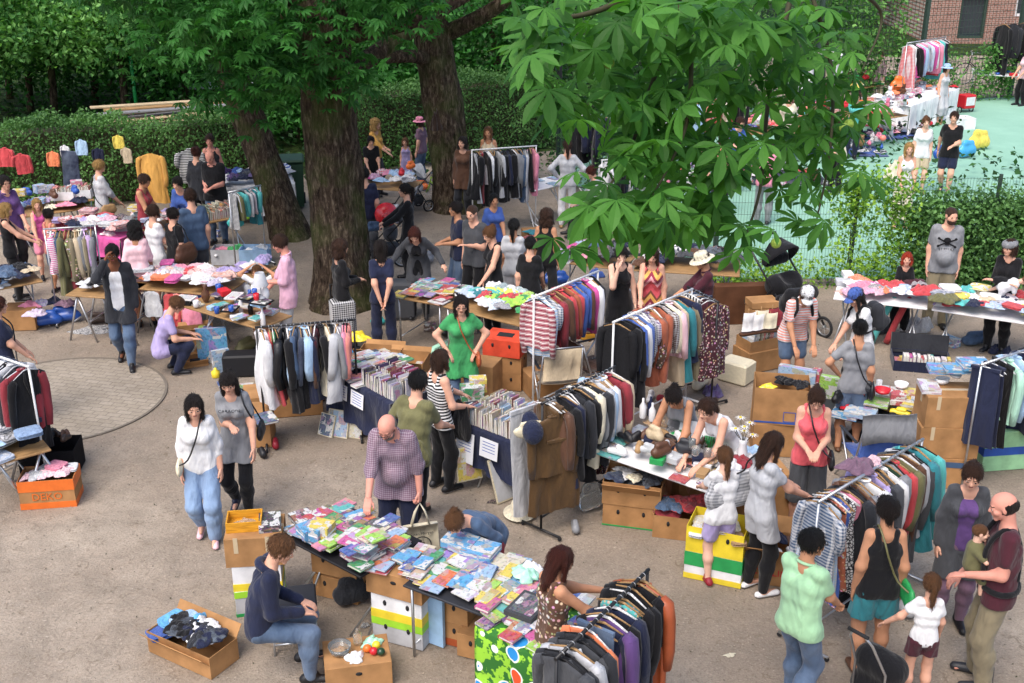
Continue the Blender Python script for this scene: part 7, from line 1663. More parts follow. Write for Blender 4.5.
s = table((120, 226), (190, 222), .7, 'back table of folded clothes', label='table of folded clothes behind the curly haired woman'); s.scatter('folded', 16, CL, cap=.2); s.scatter('shirt', 8, CL, cap=.2); s.scatter('box', 3, ['blue', 'yellow'])
# J: between trunks
s = table((362, 182), (416, 186), .8, 'table between the trunks', label='small table of clothes between the two right trunks'); s.scatter('shirt', 14, ['red', 'pink', 'black', 'blue', 'white', 'magenta', 'light blue'], cap=.16); s.scatter('bag', 2, ['red', 'orange'], a=(.7, 1))
# K white folding table
s = table((524, 187), (562, 179), .65, 'white folding table', z=.78, label='white folding table with crossed legs near the back rack', topc='white', top='paint', legs='white metal'); s.scatter('bigbook', 7, ['light blue', 'white', 'lavender'], cap=.03)
camp_chair(588, 222, 80, 'white garden chair under the person in grey hoodie', 'white', 'white metal')
# L, M dark heaps
s = table((562, 254), (630, 262), .8, 'table of fleece and denim', label='table of pink fleece and dark clothes under the leaves'); s.scatter('shirt', 8, ['pink', 'magenta', 'lavender', 'white', 'light blue'], a=(0, .5), cap=.3); s.scatter('dark', 12, DK, a=(.3, 1), cap=.3)
s = table((636, 262), (740, 268), .8, 'dark clothes table under the leaves', label='table of dark clothes behind the woman in zigzag dress'); s.scatter('dark', 20, DK, cap=.35); s.scatter('shirt', 6, ['grey', 'white', 'navy', 'maroon'], cap=.35)
for i, (px, py, c) in enumerate(((556, 285, 'blue'), (590, 300, 'blue'), (520, 250, 'navy'))): item('bag', c, at(px, py), i, 'ground', (.5, .4, .36), 'gloss', label=['bright blue bag on the ground left of the banded rack', 'bright blue bag on the ground behind the banded rack', 'navy bag on the ground by the curly haired woman'][i])
item('shirt', 'teal', at(536, 232, .3), .2, 'ground', (.5, .4, .1), label='teal cloth on a low crate near the white folding table'); carton(536, 244, (.5, .36, .28), 10, 'low crate with teal and red cloths'); item('shirt', 'crimson', at(532, 238, .29), .2, 'ground', (.4, .3, .1), label='crimson cloth on a low crate near the white table')
# C clothes table
s = table((409, 288), (456, 296), .85, 'magazine table', label='table of magazines before the woman in grey cardigan', style='straight'); s.scatter('bigbook', 26, ['green', 'orange', 'yellow', 'white', 'red', 'lavender', 'mint', 'grey'], cap=.06); s.scatter('book', 12, BR, cap=.08)
s = table((462, 297), (562, 322), .9, 'central clothes table', label='long table heaped with bright clothes in the centre', style='straight'); s.scatter('shirt', 14, ['white', 'navy', 'turquoise', 'light blue', 'teal'], a=(0, .45), cap=.25); s.scatter('shirt', 10, ['green', 'red', 'neon yellow', 'lime', 'red', 'neon yellow'], a=(.25, .7), b=(.2, .9), cap=.34, mat='plain'); s.scatter('shirt', 14, ['light blue', 'lavender', 'green', 'navy', 'white', 'lime'], a=(.5, 1), cap=.25)
item('bag', 'mint', at(440, 350), 1, 'ground', (.6, .3, .14), 'gloss', label='mint plastic sheet lying on the sand beside the woman in green')
# checked trolley bag and suitcase by trunk
r = thing('shopping_trolley_bag', 'black and white checked trolley bag leaning at the rack in front of trunk', 'trolley bag', at(345, 352), rad(20)); MB().bbox((0, 0, .5), (.34, .26, .62), .03).build('bag_body', 'check', r, 'black'); MB().bbox((0, -.15, .42), (.28, .03, .3), .01).build('front_pocket', 'check', r, 'black'); MB().tube([(-.13, .15, .1), (-.13, .16, 1.0), (.13, .16, 1.0), (.13, .15, .1)], .012, 6).build('handle', 'black metal', r)
for s_ in (-1, 1): wheel(r, (s_*.18, .1, .08), .08, w=.03, spokes=5)
r = item('case', 'dark grey', at(402, 318), .1, 'ground', (.4, .25, .62), label='dark grey suitcase standing right of the navy dressed woman')
item('bag', 'turquoise', at(378, 325), .2, 'ground', (.24, .2, .2), 'gloss', label='turquoise plastic bag at the foot of the big trunk')
# B tables
s = table((354, 360), (420, 394), .85, 'middle book stall', label='book stall under navy cloth in the middle', cloth=('plain', 'navy', .55, 'navy cloth with papers pinned on, middle book stall'))
s.scatter('bigbook', 12, ['white', 'cream', 'green', 'orange', 'light blue'], a=(0, .5), b=(.5, 1), cap=.05); s.scatter('book', 26, ['white', 'cream', 'orange', 'green', 'salmon', 'light blue', 'navy'], a=(0, .55), b=(0, .9), cap=.08)
for j in range(3): s.row(20, ['white', 'cream', 'navy', 'black', 'lavender', 'crimson', 'light grey'], .52, .99, .14+.22*j)
mb = s
for i, x in enumerate((.30, .55)):
 o = link('paper_notice', MB().box((0, 0, 0), (.26, .003, .19)).mesh('paper_notice', ['whitepaper'])); o.location = mb.pt(mb.L*x, -.055, -.15); o.rotation_euler = (rad(-6), 0, mb.yaw); tag(o, ('left', 'right')[i]+' white written sheet pinned on the navy cloth of the middle book stall', 'notice')
 for k in range(5):
  q = MB();
  q.box((0, -.0028, .07-.032*k), (.2-.03*(k % 2), .0015, .007)); q.build('written_line', 'paint', o, 'blue')
def poster(px, py, w_, h_, yaw, label, c, tilt=12, z=0, text=None, mat='print', name='picture', cat='picture'):
 r = thing(name, label, cat, at(px, py, z), rad(yaw)); r.rotation_euler = (rad(-tilt), 0, rad(yaw))
 MB().box((0, 0, h_/2), (w_, .02, h_)).build('frame', 'wood', r, 'cream' if c != 'black' else 'black'); MB().box((0, -.0115, h_/2), (w_*.92, .003, h_*.93)).build('print', mat, r, c)
 if text: lettering(text, h_*.1, parent=r, mat='paint', color='white', loc=(0, -.0145, h_*.88), rot=(PI/2, 0, 0))
 return r
P1 = poster(343, 415, .36, .44, -26, 'framed grey car poster leaning on the middle book stall', 'dark grey', mat='paint')
cr = MB(); cr.add([(-.1, -.0145, .26), (-.07, -.0145, .32), (.05, -.0145, .31), (.1, -.0145, .24), (.11, -.0145, .17), (-.02, -.0145, .13), (-.1, -.0145, .18)], [(0, 1, 2, 3, 4, 5, 6)]); cr.build('car_drawing', 'paint', P1, 'light grey'); MB().box((0, -.0145, .06), (.3, .001, .03)).build('green_strip', 'paint', P1, 'pale green')
poster(337, 437, .28, .34, -20, 'blue and pink picture leaning in front of the car poster', 'light blue', 18); poster(325, 436, .22, .28, -30, 'dark blue landscape book leaning left of the pink picture', 'denim', 22); poster(354, 438, .2, .28, -16, 'cream coloured picture with brown drawing leaning right of the blue one', 'cream', 14); poster(400, 425, .46, .4, -28, 'large landscape painting hanging at the right end of middle book stall', 'olive', 6, z=.22)
for (px, py, dims, yw, lb) in ((372, 356, (.55, .42, .22), -10, 'open carton on the ground behind the middle book stall, left'), (398, 362, (.55, .42, .22), -10, 'open carton behind the middle book stall, right')):
 pc_ = at(px+8, py-2, .62); sb = carton(0, 0, dims, yw, lb, z=.45, open_=True, pos=pc_); sb.scatter('book', 4, ['white', 'cream'], cap=.05)
 carton(0, 0, (.5, .4, .44), yw, pos=pc_.copy(), label=lb.replace('open carton', 'closed carton').replace(' on the ground', '')+', underneath')
item('plastic', 'yellow', at(355, 338, .45), 0, 'cartons', (.5, .4, .2), 'gloss', label='yellow plastic bag behind the middle book stall'); item('plastic', 'sky blue', at(343, 352, .4), 0, 'cartons', (.3, .3, .2), 'gloss', label='sky blue bag at the left end of middle book stall')
s = table((484, 412), (548, 436), .78, 'centre book table', label='second book table under navy cloth beside the bronze clothes', cloth=('plain', 'navy', .5, 'navy cloth over the centre book table with sheets'))
for j in range(3): s.row(24, ['white', 'cream', 'light grey', 'beige', 'crimson', 'light blue'], .02, .8, .14+.28*j)
s.scatter('book', 16, ['white', 'cream', 'brown', 'green', 'beige'], b=(.5, 1), cap=.25); cb = s
for i, x in enumerate((.12, .5)):
 o = link('paper_notice', MB().box((0, 0, 0), (.26, .003, .36 if not i else .22)).mesh('paper_notice', ['whitepaper']), None, 'light blue'); o.location = cb.pt(cb.L*x, -.06, -.24 if not i else -.15); o.rotation_euler = (rad(-6), 0, cb.yaw); tag(o, ('tall pale notice on the left', 'white notice in the middle')[i]+' of the centre book table cloth', 'notice')
 for k in range(4): MB().box((0, -.0028, .07-.035*k), (.18, .0015, .007)).build('written_line', 'paint', o, 'blue')
item('box', 'green', at(472, 398, .75), .2, 'centre book table', (.26, .18, .16), label='green and yellow grocery pack behind the centre book table'); item('box', 'yellow', at(478, 390, .8), .1, 'centre book table', (.2, .16, .16), label='yellow grocery pack behind the centre book table')
carton(480, 402, (.5, .36, .6), -20, 'carton behind the centre book table under the grocery packs')
# pictures and bag near there
poster(470, 480, .3, .4, 24, 'child picture in yellow and white held at knee height beside the striped woman', 'yellow', 8, z=.12)
r = item('bag', 'black', at(462, 440, .5), .5, 'arm', (.4, .24, .6), 'plain', label='black jacket hanging from the arm of striped woman', group=None)
r = item('bag', 'black', at(460, 545), .6, 'ground', (.34, .3, .3), 'plain', label='black rucksack on the ground behind the bending woman')
# tote bag of p3
h_ = p3['hand'][-1]
r = thing('tote_bag', 'cream cloth bag with black portrait print hanging from the bald man\'s hand', 'bag', h_, rad(15)); b = MB()
b.sheet([[(x*(.17+.02*t), .02*math.cos(x*2)*math.sin(t*3), -.24-.40*t) for x in (-1, -.5, 0, .5, 1)] for t in (0, .3, .6, 1)], 0, .05); b.build('cloth', 'plain', r, 'cream')
for s_ in (-1, 1): MB().tube([(-.09, s_*.02, -.25), (-.05, s_*.015, -.1), (0, 0, 0), (.05, s_*.015, -.1), (.09, s_*.02, -.25)], .01, 5).build('handle', 'plain', r, 'cream')
b = MB(); n = 20; rr_ = [(math.cos(2*PI*i/n), math.sin(2*PI*i/n)) for i in range(n)]; b.add([(.10*c, -.045, -.45+.1*s_) for c, s_ in rr_]+[(.088*c, -.045, -.45+.088*s_) for c, s_ in rr_], [(i, (i+1) % n, n+(i+1) % n, n+i) for i in range(n)]); b.add([(-.035, -.045, -.42), (.03, -.045, -.42), (.04, -.045, -.47), (.0, -.045, -.50), (-.04, -.045, -.47)], [(0, 1, 2, 3, 4)]); b.build('portrait_print', 'paint', r, 'charcoal')
lettering('Guten Morgen', .04, parent=r, mat='paint', color='charcoal', loc=(0, -.045, -.32), rot=(PI/2, 0, 0))
item('bag', 'olive', p4['mw'] @ Vector((.12, -.22, .92)), -rad(p4['yaw']), 'back', (.42, .2, .42), 'plain', label='large green waist pack on the back of the man in olive')
item('bag', 'black', p5['mw'] @ Vector((.12, .22, .55)), -rad(p5['yaw']), 'arm', (.3, .2, .7), 'plain', label='folded black jacket over the forearm of the striped woman')
# cardboard near R3
carton(284, 410, (1.0, .45, .3), 10, 'long brown carton under the rack in front of the trunk'); carton(255, 440, (.46, .42, .42), 4, 'brown carton standing behind the woman in grey dress', holes=1); item('book', 'denim', at(263, 420, .43), .5, 'brown carton', (.3, .3, .03), label='blue folder lying on the carton behind grey dress'); item('shoe', 'crimson', at(276, 447), .2, 'ground', label='crimson shoe on the sand right of the carton'); item('shoe', 'black', at(262, 456), .5, 'ground', label='black shoe on the sand below the carton')
# red banana box pile
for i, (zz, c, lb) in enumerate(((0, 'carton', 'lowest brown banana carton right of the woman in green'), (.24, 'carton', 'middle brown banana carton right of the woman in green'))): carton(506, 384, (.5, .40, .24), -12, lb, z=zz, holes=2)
sb = carton(506, 384, (.52, .42, .24), -18, 'red orange banana carton with a hole in its lid on top', z=.48, color=hexc('d85038'), holes=2); MB().box((0, 0, .243), (.22, .14, .004)).build('lid_hole_shade', 'rubber', TOP[-1][0])  # dark slab on the closed lid, shade of the opening put into its colour
carton(548, 392, (.6, .5, .3), 20, 'brown carton behind the silver camping chair')
camp_chair(556, 405, 12, 'silver camping chair with beige back in the centre', 'beige', 'metal', .92); camp_chair(592, 392, -60, 'half folded silver camping chair beside the beige one', 'brown', 'metal', .8)
s = table((566, 326), (600, 335), .5, 'small wooden table between racks', z=.6, label='small wooden table between the two white racks', topc='mustard'); item('case', 'tan', s.pt(s.L*.62, .25), .2, s.host, (.24, .2, .2), 'floral', label='brown floral tin on the small wooden table'); item('ball', 'light grey', s.pt(s.L*.6, .25, .2), 0, s.host, (.26, .2, .16), label='pale grey helmet on the brown tin'); item('folded', 'green', s.pt(s.L*.2, .22), 0, s.host, (.26, .2, .05), 'plain', label='green folded cloth on the small wooden table'); item('cup', 'salmon', s.pt(s.L*.36, .15), 0, s.host, (.09, .09, .12), label='salmon coloured mug on the small wooden table')
carton(622, 352, (.05, .4, .5), 30, 'white board standing behind the black fur coat', color='white', z=.5)
# bag, hats, cap at the left end of R6
hk = at(543, 398, 1.35)
item('bag', 'cream', at(534, 436, 1.05)+Vector((0, -.06, 0)), .2, 'rack', (.44, .16, .28), 'leather', label='cream leather handbag hanging at the end of centre rack')
def hat_thing(pos, kind, c, label, sc=.26, rot=(0, 0, 0)):
 if kind not in CAPS: CAPS[kind] = cap_mesh(kind)
 o_ = link('hat', CAPS[kind], None, c); o_.location = pos; o_.scale = (sc,)*3; o_.rotation_euler = rot; tag(o_, label, 'hat'); return o_
hat_thing(at(531, 425, 1.25)+Vector((0, -.12, 0)), 'cap', 'navy', 'navy cap hanging at the end of centre rack', .27, (rad(65), 0, .3)); hat_thing(at(548, 412, 1.3), 'flatcap', 'grey', 'grey cap hanging beside the navy one', .27, (rad(60), 0, .8))
garment('trousers', 'light grey', at(524, 400, 1.4), -PI/2+.5, 'end of the centre rack', hanger=None, label='long pale grey trousers hanging below the cream handbag', sc=1.1)
for i, (k_, px, zz) in enumerate((('trousers', 543, 1.24), ('shirt', 553, 1.42), ('trousers', 563, 1.18))): garment(k_, 'bronze', at(px, 402+3*i, 1.45)+Vector((0, -.12+.05*i, zz-1.45)), -PI/2+.35, 'end of the centre rack', 'satin', None, sc=.95, label='shiny bronze %s hanging at the %s of centre rack' % (KW[k_], ('front end', 'end', 'end, right of the shirt')[i]))
hat_thing(at(520, 512, .02), 'sunhat', 'cream', 'straw hat lying on the sand beneath the pale trousers', .26); poster(508, 500, .3, .5, 40, 'pale grey mirror leaning against the rack end', 'light grey', 20, mat='paint'); item('towel', 'black', at(500, 500), .4, 'ground', (.4, .1, .03), label='black strap lying beside the pale grey mirror')
item('bag', 'light blue', at(590, 512), .4, 'ground', (.3, .2, .5), 'glass', label='clear plastic bag standing right of the bronze clothes'); item('dark', 'maroon', at(598, 470, .2), .4, 'ground', (.26, .24, .9), label='tall plum floral bag standing by the centre cartons', mat='floral')
# D accessories table
s = table((617, 438), (742, 480), .85, 'jewellery and shoe table', label='long table of shoes and jewellery in the centre right', topc='white', top='paint')
s.scatter('bigbook', 6, ['mint', 'turquoise', 'white', 'yellow'], a=(0, .16), cap=.05); s.scatter('shoe', 12, ['tan', 'brown', 'light grey', 'black', 'beige', 'silver', 'white'], a=(.08, .5), b=(.05, .8), cap=.1); s.scatter('bag', 4, ['charcoal', 'brown', 'tan', 'beige'], a=(.3, .7), b=(.1, .9), cap=.2); s.scatter('towel', 10, ['brown', 'beige', 'white', 'plum', 'grey', 'tan'], a=(.15, .9), b=(.4, 1), cap=.15)
s.scatter('cup', 5, ['crimson', 'white', 'black', 'light blue'], a=(.6, .95), b=(.02, .4), mat='glass'); s.scatter('case', 10, ['red', 'white', 'silver', 'tan', 'green', 'navy'], a=(.3, 1), cap=.1); s.scatter('bottle', 3, ['navy', 'white', 'brown'], a=(.1, .2), b=(.7, 1)); s.scatter('shirt', 4, ['purple', 'plum', 'white', 'crimson'], a=(.84, 1), b=(.3, 1)); s.scatter('disc', 12, BR, a=(.3, .9), cap=.06)
r = thing('jewellery_tray', 'open jewellery tray with a white board of necklaces', 'tray', s.pt(s.L*.58, .56, .002), s.yaw+.2)
MB().box((0, 0, .01), (.5, .3, .02)).box((0, -.15, .03), (.5, .012, .05)).build('tray', 'wood', r, 'lime'); MB().box((0, .2, .14), (.5, .012, .3), Matrix.Rotation(rad(-35), 3, 'X')).build('display_board', 'whitepaper', r)
for i in range(9):
 x = -.2+i*.05; MB().tube([(x-.012, .115+.02, .2), (x-.015, .10, .12), (x, .085, .075), (x+.015, .10, .12), (x+.012, .115+.02, .2)], .004, 4).build('necklace', 'gloss', r, rnd.choice(['black', 'maroon', 'navy', 'brown']))
r = thing('flower_vase', 'tall white vase of white daisies beside the jewellery', 'vase', s.pt(s.L*.93, .6, .002), 0); MB().lathe([(.05, 0), (.06, .1), (.05, .22), (.035, .3), (.05, .36), (.04, .36), (.01, .3)], n=16).build('vase', 'gloss', r, 'white')
for i in range(7):
 a = 2*PI*i/7; rr = .11 if i else 0; c_ = Vector((rr*math.cos(a), rr*math.sin(a), .44+.05*(i % 3))); b = MB(); b.cyl((0, 0, .3), c_, .004, n=5, mi=1)
 for k in range(10): t = 2*PI*k/10; b.add([c_, c_+Vector((.025*math.cos(t-.25), .025*math.sin(t-.25)-.004, .012)), c_+Vector((.068*math.cos(t), .068*math.sin(t)-.01, .006)), c_+Vector((.025*math.cos(t+.25), .025*math.sin(t+.25)-.004, .012))], [(0, 1, 2, 3)], 0)
 b.ball(c_+Vector((0, 0, .012)), (.016, .016, .01), 8, 2, 4); M.setdefault('petal', simple('white petal', (.78, .78, .76), .7, var=.03)); M.setdefault('pollen', simple('yellow centre', hexc('d8c23a'), .8)); b.build('flower', ['petal', 'stem', 'pollen'], r)
# banana cartons near there
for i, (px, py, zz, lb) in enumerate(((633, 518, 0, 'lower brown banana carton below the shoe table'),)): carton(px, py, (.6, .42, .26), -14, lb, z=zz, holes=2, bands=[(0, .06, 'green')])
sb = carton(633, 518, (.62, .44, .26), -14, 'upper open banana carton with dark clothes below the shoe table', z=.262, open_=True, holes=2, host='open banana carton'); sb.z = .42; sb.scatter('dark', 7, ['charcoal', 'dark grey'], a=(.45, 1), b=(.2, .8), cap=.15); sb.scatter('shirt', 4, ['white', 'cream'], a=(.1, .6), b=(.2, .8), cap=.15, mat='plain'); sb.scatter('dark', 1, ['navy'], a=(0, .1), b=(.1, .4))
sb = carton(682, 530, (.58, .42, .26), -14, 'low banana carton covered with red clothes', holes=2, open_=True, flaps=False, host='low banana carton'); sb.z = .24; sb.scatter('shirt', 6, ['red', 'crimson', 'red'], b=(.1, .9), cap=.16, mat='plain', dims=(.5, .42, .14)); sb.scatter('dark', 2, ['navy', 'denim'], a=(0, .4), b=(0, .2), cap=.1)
carton(690, 492, (.5, .4, .5), 20, 'open brown carton under the jewellery table', open_=True)
carton(716, 572, (.56, .40, .30), -22, 'green and white fruit carton at the bottom of the pair', color='white', bands=[(.5, 1, 'green'), (0, .2, 'yellow')], text=None)
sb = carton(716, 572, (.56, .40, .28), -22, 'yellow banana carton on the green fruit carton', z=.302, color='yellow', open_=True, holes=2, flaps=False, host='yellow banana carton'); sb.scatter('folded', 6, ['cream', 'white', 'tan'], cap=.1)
sb = carton(768, 572, (.56, .46, .34), -16, 'brown carton with red lettering between the girl and tunic woman', text='RECYCLING', tsize=.1, open_=True, host='lettered carton'); sb.z = .28; sb.scatter('shoe', 5, ['white', 'grey', 'brown'], cap=.1); sb.scatter('dark', 2, DK, cap=.1)
item('dark', 'dark grey', at(706, 540), .2, 'ground', (.3, .3, .25), label='grey blanket on the sand beside the red clothes')
for i, (px, py, c) in enumerate(((754, 452, 'light blue'), (762, 470, 'white'), (748, 470, 'purple'), (758, 486, 'cream'))): item('shirt', c, at(px, py, .7), .3*i, 'right end of the jewellery table', (.4, .34, .12), 'plain', label='%s cloth on the low boxes right of the daisies' % c)
carton(756, 520, (.5, .5, .66), 10, 'tall carton under the cloths right of the daisies')
# big cartons
carton(776, 448, (.62, .46, .42), -6, 'lower plain carton of the pair left of the coral vest woman'); sb = carton(776, 448, (.64, .48, .46), -10, 'large open carton with blue house logo, upper of the pair', z=.422, open_=True, host='large logo carton', flaps=False)
r = TOP[-1][0]; b = MB()
for (x, z, w_, h_) in ((.1, .17, .14, .008), (.1, .05, .14, .008), (.032, .11, .008, .12), (.168, .11, .008, .12), (.21, .15, .06, .008), (.21, .07, .06, .008)): b.box((x, -.2425, z), (w_, .002, h_))
b.build('blue_logo', 'paint', r, 'blue'); MB().box((0, -.2425, .03), (.6, .002, .02)).build('blue_band', 'paint', r, 'blue')
sb.z = .80; sb.scatter('plastic', 1, ['yellow'], a=(.1, .4), b=(.3, .7)); sb.scatter('dark', 3, ['black'], a=(.4, 1), b=(.2, .8), cap=.1, mat='plain')
# records and ships
sb = carton(756, 366, (.5, .34, .16), 25, 'low crate of records beside the toy boxes', z=.3, open_=True, flaps=False, host='crate of records'); sb.z = .34
for i in range(12): item('game', rnd.choice(['cream', 'white', 'olive', 'salmon', 'light blue']), sb.pt(.05+i*.035, .17), sb.yaw, 'crate of records', (.006, .3, .3), 'cover', label=None, tilt=(0, rad(8)), group='record sleeves in the crate'); TOP[-1][0]['label'] = 'record sleeve standing in the crate beside the toy boxes'; TOP[-1] = (TOP[-1][0], 'same', 'record'); TOP[-1][0].name = 'record_sleeve'; TOP[-1][0]['category'] = 'record'
carton(756, 366, (.55, .4, .3), 25, 'closed carton supporting the crate of records')
def ship(pos, yaw, c, label):
 r = thing('model_ship', label, 'model ship', pos, yaw, group='model sailing ships above the records'); V, Q = smesh([('c', (-.15, 0, .05), (.15, 0, .05), .045, .03)], .012, .02, None, lambda X, Y, Z: Z-.06); link('hull', qmesh('hull', V, Q, ['wood']), r, 'brown')
 for i, x in enumerate((-.08, .05)):
  MB().cyl((x, 0, .05), (x, 0, .40-.05*i), .005, n=5).build('mast', 'wood', r, 'tan'); MB().sheet([[(x-.09+.18*u, -.015-.03*math.sin(u*PI)-.02*t, .09+(.27-.04*i)*t) for u in (0, .33, .67, 1)] for t in (0, .5, 1)], 0, .004).build('sail', 'plain', r, c)
 return r
MB_ = carton(759, 340, (.42, .3, .1), 10, 'low tan box under the model sailing ships', z=.55); carton(759, 340, (.4, .3, .54), 10, 'upright carton under the model sailing ships')
ship(at(752, 336, .652), .3, 'white', 'left model sailing ship with white sails on the tan box'); ship(at(765, 334, .652), .1, 'cream', 'middle model sailing ship with cream sails on the tan box'); ship(at(775, 331, .652), .5, 'crimson', 'right model sailing ship with red sail near pushchair')
# E toys
s = table((778, 392), (925, 421), .75, 'toy box table', z=.5, label='low black table of boxed toys on the right', topc='charcoal', top='matte', legs='black metal')
for (x, y, d, c, lb) in ((.2, .45, (.46, .09, .34), 'light blue', 'large white and blue toy set box standing at the left of the toy table'), (.42, .5, (.1, .12, .34), 'red', 'red spine toy box beside the large blue set'), (.62, .5, (.36, .09, .28), 'lime', 'green and white toy set box standing on the toy table')):
 item('box', c, s.pt(x, y), s.yaw, s.host, d, 'print', label=lb)
s.scatter('box', 8, ['light blue', 'yellow', 'lime', 'red', 'white'], a=(.5, 1), b=(.3, .8), cap=.2); s.scatter('game', 8, ['white', 'lime', 'yellow', 'light blue', 'sky blue'], a=(.5, 1), cap=.16); s.scatter('car', 4, ['red', 'yellow', 'blue'], a=(.4, 1), b=(.05, .5)); s.scatter('bowl', 3, ['white', 'red', 'white'], a=(.7, 1), b=(.2, .8)); s.scatter('bag', 2, ['black', 'charcoal'], a=(.4, .6), b=(0, .3))
item('bottle', 'white', s.pt(s.L*.66, .55), 0, s.host, (.2, .2, .34), 'paint', label='white round canister with small black logo on the toy table')
# three carton stack
for i, lb in enumerate(('bottom brown carton with blue band in the stack of three', 'middle taped carton in the stack of three', 'top taped carton in the stack of three')):
 sb = carton(937, 478, (.68-.03*i, .48-.02*i, .37), -8+3*i, lb, z=.372*i, tape=i > 0, bands=[(.72, .9, 'denim')] if i == 0 else (), host='top of the carton stack')
sb.scatter('bowl', 2, ['white', 'light grey'], a=(.3, .7), b=(.5, .9)); sb.scatter('game', 4, ['sky blue', 'light blue', 'white'], b=(.5, 1))
item('shoe', 'blue', at(898, 440), .8, 'ground', (.36, .3, .26), label='blue shoe left of the carton stack'); carton(1000, 462, (.7, .4, .5), 8, 'printed green and blue crate under the right edge rack', color='pale green', bands=[(.4, .6, 'blue')])
# blue chair with grey blanket
camp_chair(866, 482, 8, 'blue camping chair with a grey blanket over its back', 'blue', 'metal', .95); pass
q = MB(); q.sheet([[(x, -.0-.03*math.sin(x*9)-.06*t, -.30*t-.12*abs(x)*t) for x in (-.3, -.2, -.1, 0, .1, .2, .3)] for t in (0, .3, .6, 1)], 0, .015);
o = q.build('blanket', 'plain', None, 'grey'); o.location = at(866, 482)+Vector((.04, -.36, 1.02)); o.rotation_euler = (0, 0, rad(8)); tag(o, 'grey blanket hanging down the front of the blue chair', 'blanket')
item('towel', 'plum', at(858, 468, 1.5), .3, 'right coat rack', (.4, .34, .2), 'plain', label='mauve knitted scarf heaped over the rail of right coat rack'); item('towel', 'pale pink', at(872, 462, 1.5), .8, 'right coat rack', (.26, .2, .12), 'plain', label='pale pink cloth on the rail of right coat rack')
item('towel', 'white', p15['hand'][1]+Vector((.1, .05, -.05)), .2, 'hand', (.34, .2, .14), 'animal', label='crumpled white patterned top held by the woman in tunic')
# F right tables
s = table((836, 289), (928, 299), .85, 'left one of the right clothes tables', label='left clothes table before the wire fence', topc='white', top='paint')
s.scatter('case', 3, ['white', 'light grey'], a=(0, .2)); s.scatter('shirt', 12, ['pink', 'white', 'light grey', 'magenta', 'orange', 'pale pink'], a=(.1, .6), cap=.2); s.scatter('shirt', 12, ['navy', 'white', 'maroon', 'light blue', 'red'], a=(.45, 1), cap=.3)
s = table((936, 300), (1060, 318), .85, 'right one of the right clothes tables', label='right clothes table before the climbing shrub', topc='white', top='paint')
s.scatter('shirt', 26, ['white', 'pale pink', 'navy', 'light blue', 'red', 'turquoise', 'olive', 'lavender', 'beige', 'crimson'], cap=.26); s.scatter('folded', 10, ['yellow', 'white', 'navy', 'denim', 'red'], cap=.2)
item('shirt', 'red', at(925, 292, .92), .3, 'right tables', (.52, .4, .24), 'plain', label='bright red jacket heaped between the two right tables'); item('shirt', 'olive', at(945, 300, .92), .2, 'right tables', (.56, .4, .22), 'plain', label='olive green bag lying beside the bright red jacket')
# suitcase with books and beach shells
r = thing('suitcase', 'open navy suitcase of books in front of the right clothes tables', 'suitcase', at(920, 366), rad(-12)); MB().box((0, 0, .01), (.78, .5, .02)).box((0, -.245, .08), (.78, .012, .14)).box((0, .245, .08), (.78, .012, .14)).box((-.385, 0, .08), (.012, .48, .14)).box((.385, 0, .08), (.012, .48, .14)).build('base', 'plain', r, 'navy')
q = MB(); q.box((0, .31, .22), (.78, .08, .28), Matrix.Rotation(rad(-20), 3, 'X')); q.build('lid', 'plain', r, 'charcoal'); ss = Surf(at(920, 366)-Vector((.36, .2, 0)), rad(-12), .72, .42, .03, 'open navy suitcase'); ss.row(14, BR, .05, .95, .3, (.16, .2)); ss.scatter('bigbook', 7, ['yellow', 'turquoise', 'white', 'sky blue', 'orange'], b=(.3, .9), cap=.2)
for i, (px, c, lb) in enumerate(((890, 'turquoise', 'turquoise curved play arch under the right tables'), (905, 'red', 'red curved play arch under the right tables'))):
 o = MB().tube([(-.3+.02*k, -.1*math.sin(k*.2), .7*math.sin(PI*k/24)+.02) for k in range(13)], .05, 8).build('play_arch', 'plain', None, c); o.location = at(px, 350)+Vector((.1, .25, 0)); tag(o, lb, 'play arch')
item('dark', 'grey', at(918, 330, .1), .3, 'ground', (.6, .3, .5), 'check', label='grey patterned blanket under the right clothes table'); item('bag', 'charcoal', at(862, 345), .2, 'ground', (.4, .3, .4), 'plain', label='dark bag on the ground under the left of right tables'); item('dark', 'dark grey', at(880, 330), .8, 'ground', (.5, .4, .5), label='dark grey cloth under the left of right tables'); item('bag', 'denim', at(975, 345), .3, 'ground', (.5, .36, .3), 'plain', label='blue cloth bag under the right clothes table')
# folded drying frame legs at the right
for i, (a, b_) in enumerate((((955, 335), (1024, 388)), ((1035, 322), (972, 392)))): pass
# carts, strollers, bikes
stroller(786, 330, 215, 'large black pushchair by the fence with a black hood', 'black', 'black', 1.3, .14); item('bag', 'black', at(784, 318, .35), .3, 'black pushchair', (.5, .4, .5), 'plain', label='big black bag slung on the black pushchair'); carton(740, 322, (.9, .2, .62), 5, 'brown wooden board box behind the hanging leaf', color='brown')
stroller(386, 262, 95, 'grey pushchair pushed by the woman in black cardigan', 'dark grey', 'light grey', 1.0, .13)
item('ball', 'red', at(387, 226, .75), 0, 'grey pushchair', (.42, .42, .42), label='big red ball strapped on the grey pushchair'); item('towel', 'red', at(388, 216, 1.0), .3, 'grey pushchair', (.3, .2, .14), 'plain', label='red cloth on top of the big red ball'); item('bag', 'denim', at(374, 232, .7), .3, 'grey pushchair', (.3, .24, .26), 'plain', label='blue bag hanging left of the red ball')
stroller(412, 210, 120, 'second pushchair with pale cover near the right trunk', 'light grey', 'light grey', .9, .1)
